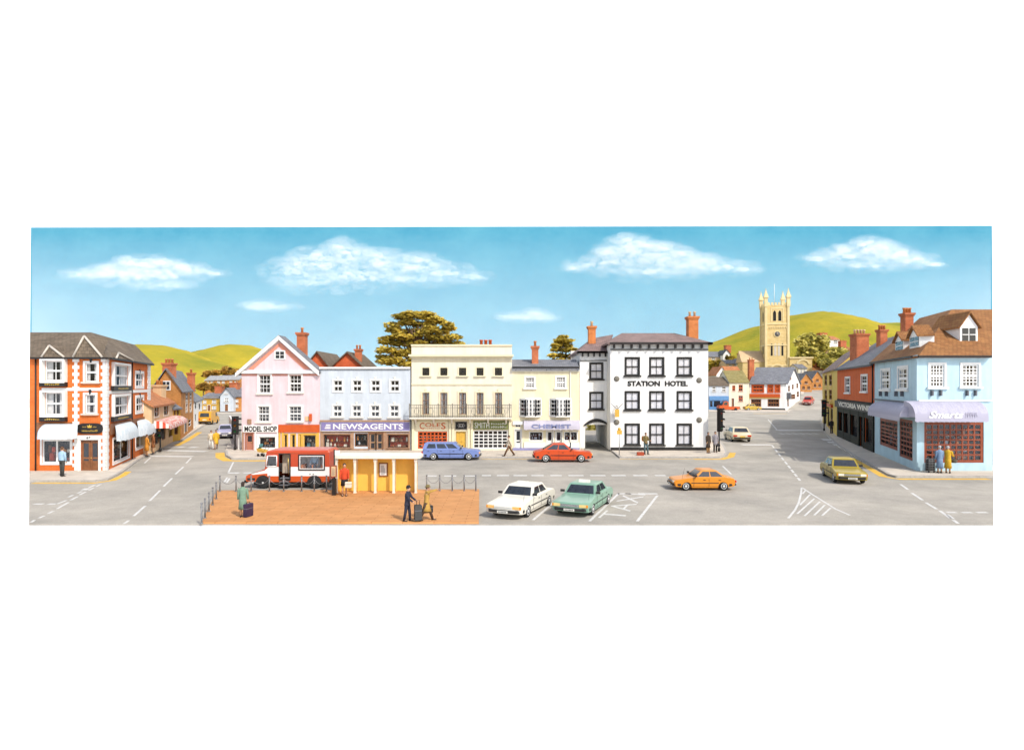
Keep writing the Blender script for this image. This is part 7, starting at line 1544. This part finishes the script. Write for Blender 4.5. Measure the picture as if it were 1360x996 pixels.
person('figure in white crossing the left street beside the yellow coat', 280.5, 596.5, R(40), 1.85, z=0.006, legs=((.35, .05), (-.3, .15)), coat=CRM, hem=.85, trousers=cloth('white', (.66, .64, .6)), hair='dark', group=G2, arms=((.4, .2, .3), (-.4, .1, .1)))
person('figure in a yellow coat crossing the left street', 287, 596.5, R(30), 1.9, z=0.006, legs=((-.3, .15), (.35, .05)), coat=YEL, hem=.5, skirt=YEL, skin_legs=STK, hair='dark', group=G2)
o, w = person('woman in a pale green coat seen from behind on the tan plaza', 322.5, 686.5, P * 1.05, 1.62, z=pz, coat=GRN, hem=.42, skirt=GRN, skirt_hem=.38, skin_legs=STK, hair='dark', long_hair=True, arms=((.0, .1, .05), (.05, .13, .05)))
case('suitcase', 'dark purple suitcase at the right hand of the woman in green', 'suitcase', w[1] if w[1].x > w[-1].x else w[-1], .48, .18, .62, plain('dark_purple_leather', (.035, .02, .05), .5), R(75), handle=.06, floor=pz)
o, w = person('woman in a red jumper and black skirt waiting in the bus shelter', 457.5, 658.5, R(15), 1.78, z=pz, coat=RED, hem=.86, skirt=BLK, skirt_hem=.55, skin_legs=STK, hair='dark', arms=((.15, .1, .5), (.15, .1, .4)))
h_ = w[1] if w[1].x > w[-1].x else w[-1]; case('handbag', 'round cream handbag carried by the woman in red', 'bag', h_, .36, .14, .34, plain('cream_leather', (.66, .58, .46), .5), 0, handle=.1)
o, w = person('man in a black uniform and cap pushing a luggage trolley on the plaza', 541, 692, R(78), 1.56, z=pz, coat=NV, hem=.8, trousers=NV, hat=(.13, BLK), hair='dark', legs=((.18, .1), (-.12, .1)), arms=((.55, .08, .45), (.55, .08, .45)), lean=.05)
h_ = (w[1] + w[-1]) / 2
case('luggage_trolley', 'tall dark wheeled trolley case between the two men on the plaza', 'suitcase', Vector((h_.x + .12, h_.y, pz)),   .32, .26, .7, plain('charcoal_canvas', (.05, .048, .045), .8), R(20), floor=pz, wheels=True, handle=.2)
o, w = person('man in an ochre raincoat and hat pointing with a raised right arm', 566.5, 691, R(95), 1.6, z=pz, coat=OCH, hem=.5, trousers=cloth('dark_brown', (.07, .04, .025)), hat=(.15, KHK), hair='brown', legs=((.38, .05), (-.32, .2)), arms=((.1, .12, .05), (2.05, .15, -.15)), lean=.06) 
h_ = min((w[1], w[-1]), key=lambda q: q.z); case('briefcase', 'black briefcase in the lowered hand of the pointing man', 'briefcase', h_, .42, .14, .34, plain('black_leather', (.02, .02, .022), .45), R(20), handle=.07)
person('man in a cream jacket and brown trousers striding left past the grid window', 676, 605.5, R(-82), 1.85, coat=CRM, hem=.85, trousers=BRN, hair='dark', legs=((.5, .05), (-.45, .25)), arms=((-.4, .08, .2), (.4, .08, .3)))
o, w = person('backpacker in khaki jacket leaning against the hotel wall between windows', 857.5, 603.5, R(20), 1.9, coat=KHK, hem=.86, trousers=TEA, hair='brown', legs=((.32, .2), (.05, .05)), arms=((.3, .15, 1.2), (.2, .1, .9)))
root = tag(empty('backpack', (o.location.x, o.location.y, o.location.z + 1.12), R(20), True), 'orange backpack on the shoulders of the person in khaki', 'backpack'); mb = MB()
mb.loft([[(-.17 * s, .12, z), (.17 * s, .12, z), (.19 * s, .26 * s + .06, z), (-.19 * s, .26 * s + .06, z)] for s, z in ((.8, .02), (1.05, .1), (1.08, .38), (.85, .5))]); mb.build('body', cloth('orange_canvas', (.5, .2, .05)), root)
mb = MB()
for s in (-1, 1): mb.tube([(s * .12, .12, .46), (s * .14, -.06, .5), (s * .15, -.16, .3), (s * .15, -.08, .1), (s * .13, .12, .06)], .02, 0, 6)
mb.build('strap', BRN, root)
x, y = G(854, 604.6, .12); case('holdall', 'red holdall on the pavement at the feet of the backpacker', 'bag', Vector((x - .25, y - .1, .12)), .6, .28, .3, plain('red_canvas', (.36, .06, .02), .8), 0, floor=.12)
G3 = 'two people waiting at the hotel corner'
person('person in a long dark brown coat waiting at the hotel corner', 940.5, 601.5, R(25), 1.86, coat=cloth('dark_umber', (.05, .035, .025)), hem=.45, trousers=TAN, hair='dark', group=G3)
o, w = person('person in a grey coat and black trousers next to the tall traffic light', 950, 600.5, R(-5), 1.86, coat=GRY, hem=.62, trousers=BLK, hair='dark', group=G3, arms=((.05, .12, .1), (.05, .15, .1)))
h_ = max((w[1], w[-1]), key=lambda q: q.x); case('handbag', 'small black bag held by the person in grey at the hotel corner', 'bag', h_, .3, .14, .26, M_BLACK, 0, handle=.1)
G4 = 'two women looking into the corner shop window'
person('elderly woman in a long slate blue coat facing the corner shop window', 1248, 628.2, P * .97, 1.88, coat=DEN, hem=.32, skirt=DEN, skirt_hem=.3, skin_legs=STK, hair='grey', group=G4)
o, w = person('woman in a yellow coat and red scarf with a basket at the corner shop', 1259, 628.2, P * .72, 1.86, coat=YEL, hem=.34, skirt=YEL, skirt_hem=.3, skin_legs=STK, hair='grey', group=G4, arms=((.3, .15, 1.0), (.25, .18, 1.0)))
mb = MB(); h_ = max((w[1], w[-1]), key=lambda q: q.x); root = tag(empty('basket', (h_.x, h_.y, h_.z - .42), 0, True), 'dark wicker basket on the arm of the woman in yellow', 'basket')
mb.lathe([(.14, 0), (.19, .1), (.22, .22), (.2, .22), (.17, .08), (.02, .03)], n=14); mb.build('body', M_WICK, root); mb = MB(); mb.tube([(.2 * math.cos(t), 0, .22 + .2 * math.sin(t)) for t in (R(15 * j) for j in range(13))], .014, 0, 6); mb.build('handle', M_WICK, root)
x, y = G(1104, 575.5, .12); person('person in dark clothes standing outside the yellow building', 1104.5, 575.5, R(-60), 1.85, coat=BLK, hem=.6, trousers=NV, hair='dark')
person('passenger in a pale blue shirt seen through the minibus window', 0, 0, 0.0, 1.75, pos=(BX + 1.45, BY - .35, .5), seat=True, legs=((1.45, 1.4), (1.45, 1.4)), coat=BLU, hem=.9, trousers=NV, hair='dark', arms=((.2, .1, .4), (.2, .1, .4)))
# ======================================================================= LIGHT AND CAMERA =====================
sc = bpy.context.scene
w = bpy.data.worlds.new('World'); sc.world = w; w.use_nodes = True
sky = w.node_tree.nodes.new('ShaderNodeTexSky'); sky.sky_type = 'NISHITA'; sky.sun_disc = False
tv = Vector((-.47, .625, -.76)).normalized()          # the way the sunlight travels
el = math.asin(-tv.z); az = math.atan2(-tv.x, -tv.y)
sky.sun_elevation = el; sky.sun_rotation = az; sky.dust_density = 2.0
bg = w.node_tree.nodes['Background']; bg.inputs['Strength'].default_value = .15
w.node_tree.links.new(sky.outputs['Color'], bg.inputs['Color'])
sl = bpy.data.lights.new('sun', 'SUN'); sl.energy = 2.75; sl.angle = R(.6); sl.color = (1.0, .955, .88)
so = bpy.data.objects.new('sun', sl); C.objects.link(so); so.rotation_euler = tv.to_track_quat('-Z', 'Y').to_euler(); so.location = (60, -50, 62)
cam = bpy.data.cameras.new('camera'); co = bpy.data.objects.new('camera', cam); C.objects.link(co)
co.location = (0, 0, H); co.rotation_euler = (R(90), 0, 0)
cam.sensor_width = 36; cam.lens = 36 * F / 1360; cam.shift_y = (HZ - 498) / 1360; cam.clip_end = 6000; cam.clip_start = .5
sc.camera = co
sc.view_settings.view_transform = 'Standard'; sc.view_settings.look = 'None'; sc.view_settings.gamma = 1; sc.view_settings.exposure = EXPOSURE
sc.render.engine = 'CYCLES'
sc.cycles.transparent_max_bounces = 160; sc.cycles.max_bounces = 8; sc.cycles.diffuse_bounces = 4; sc.cycles.volume_bounces = 4; sc.cycles.use_denoising = True
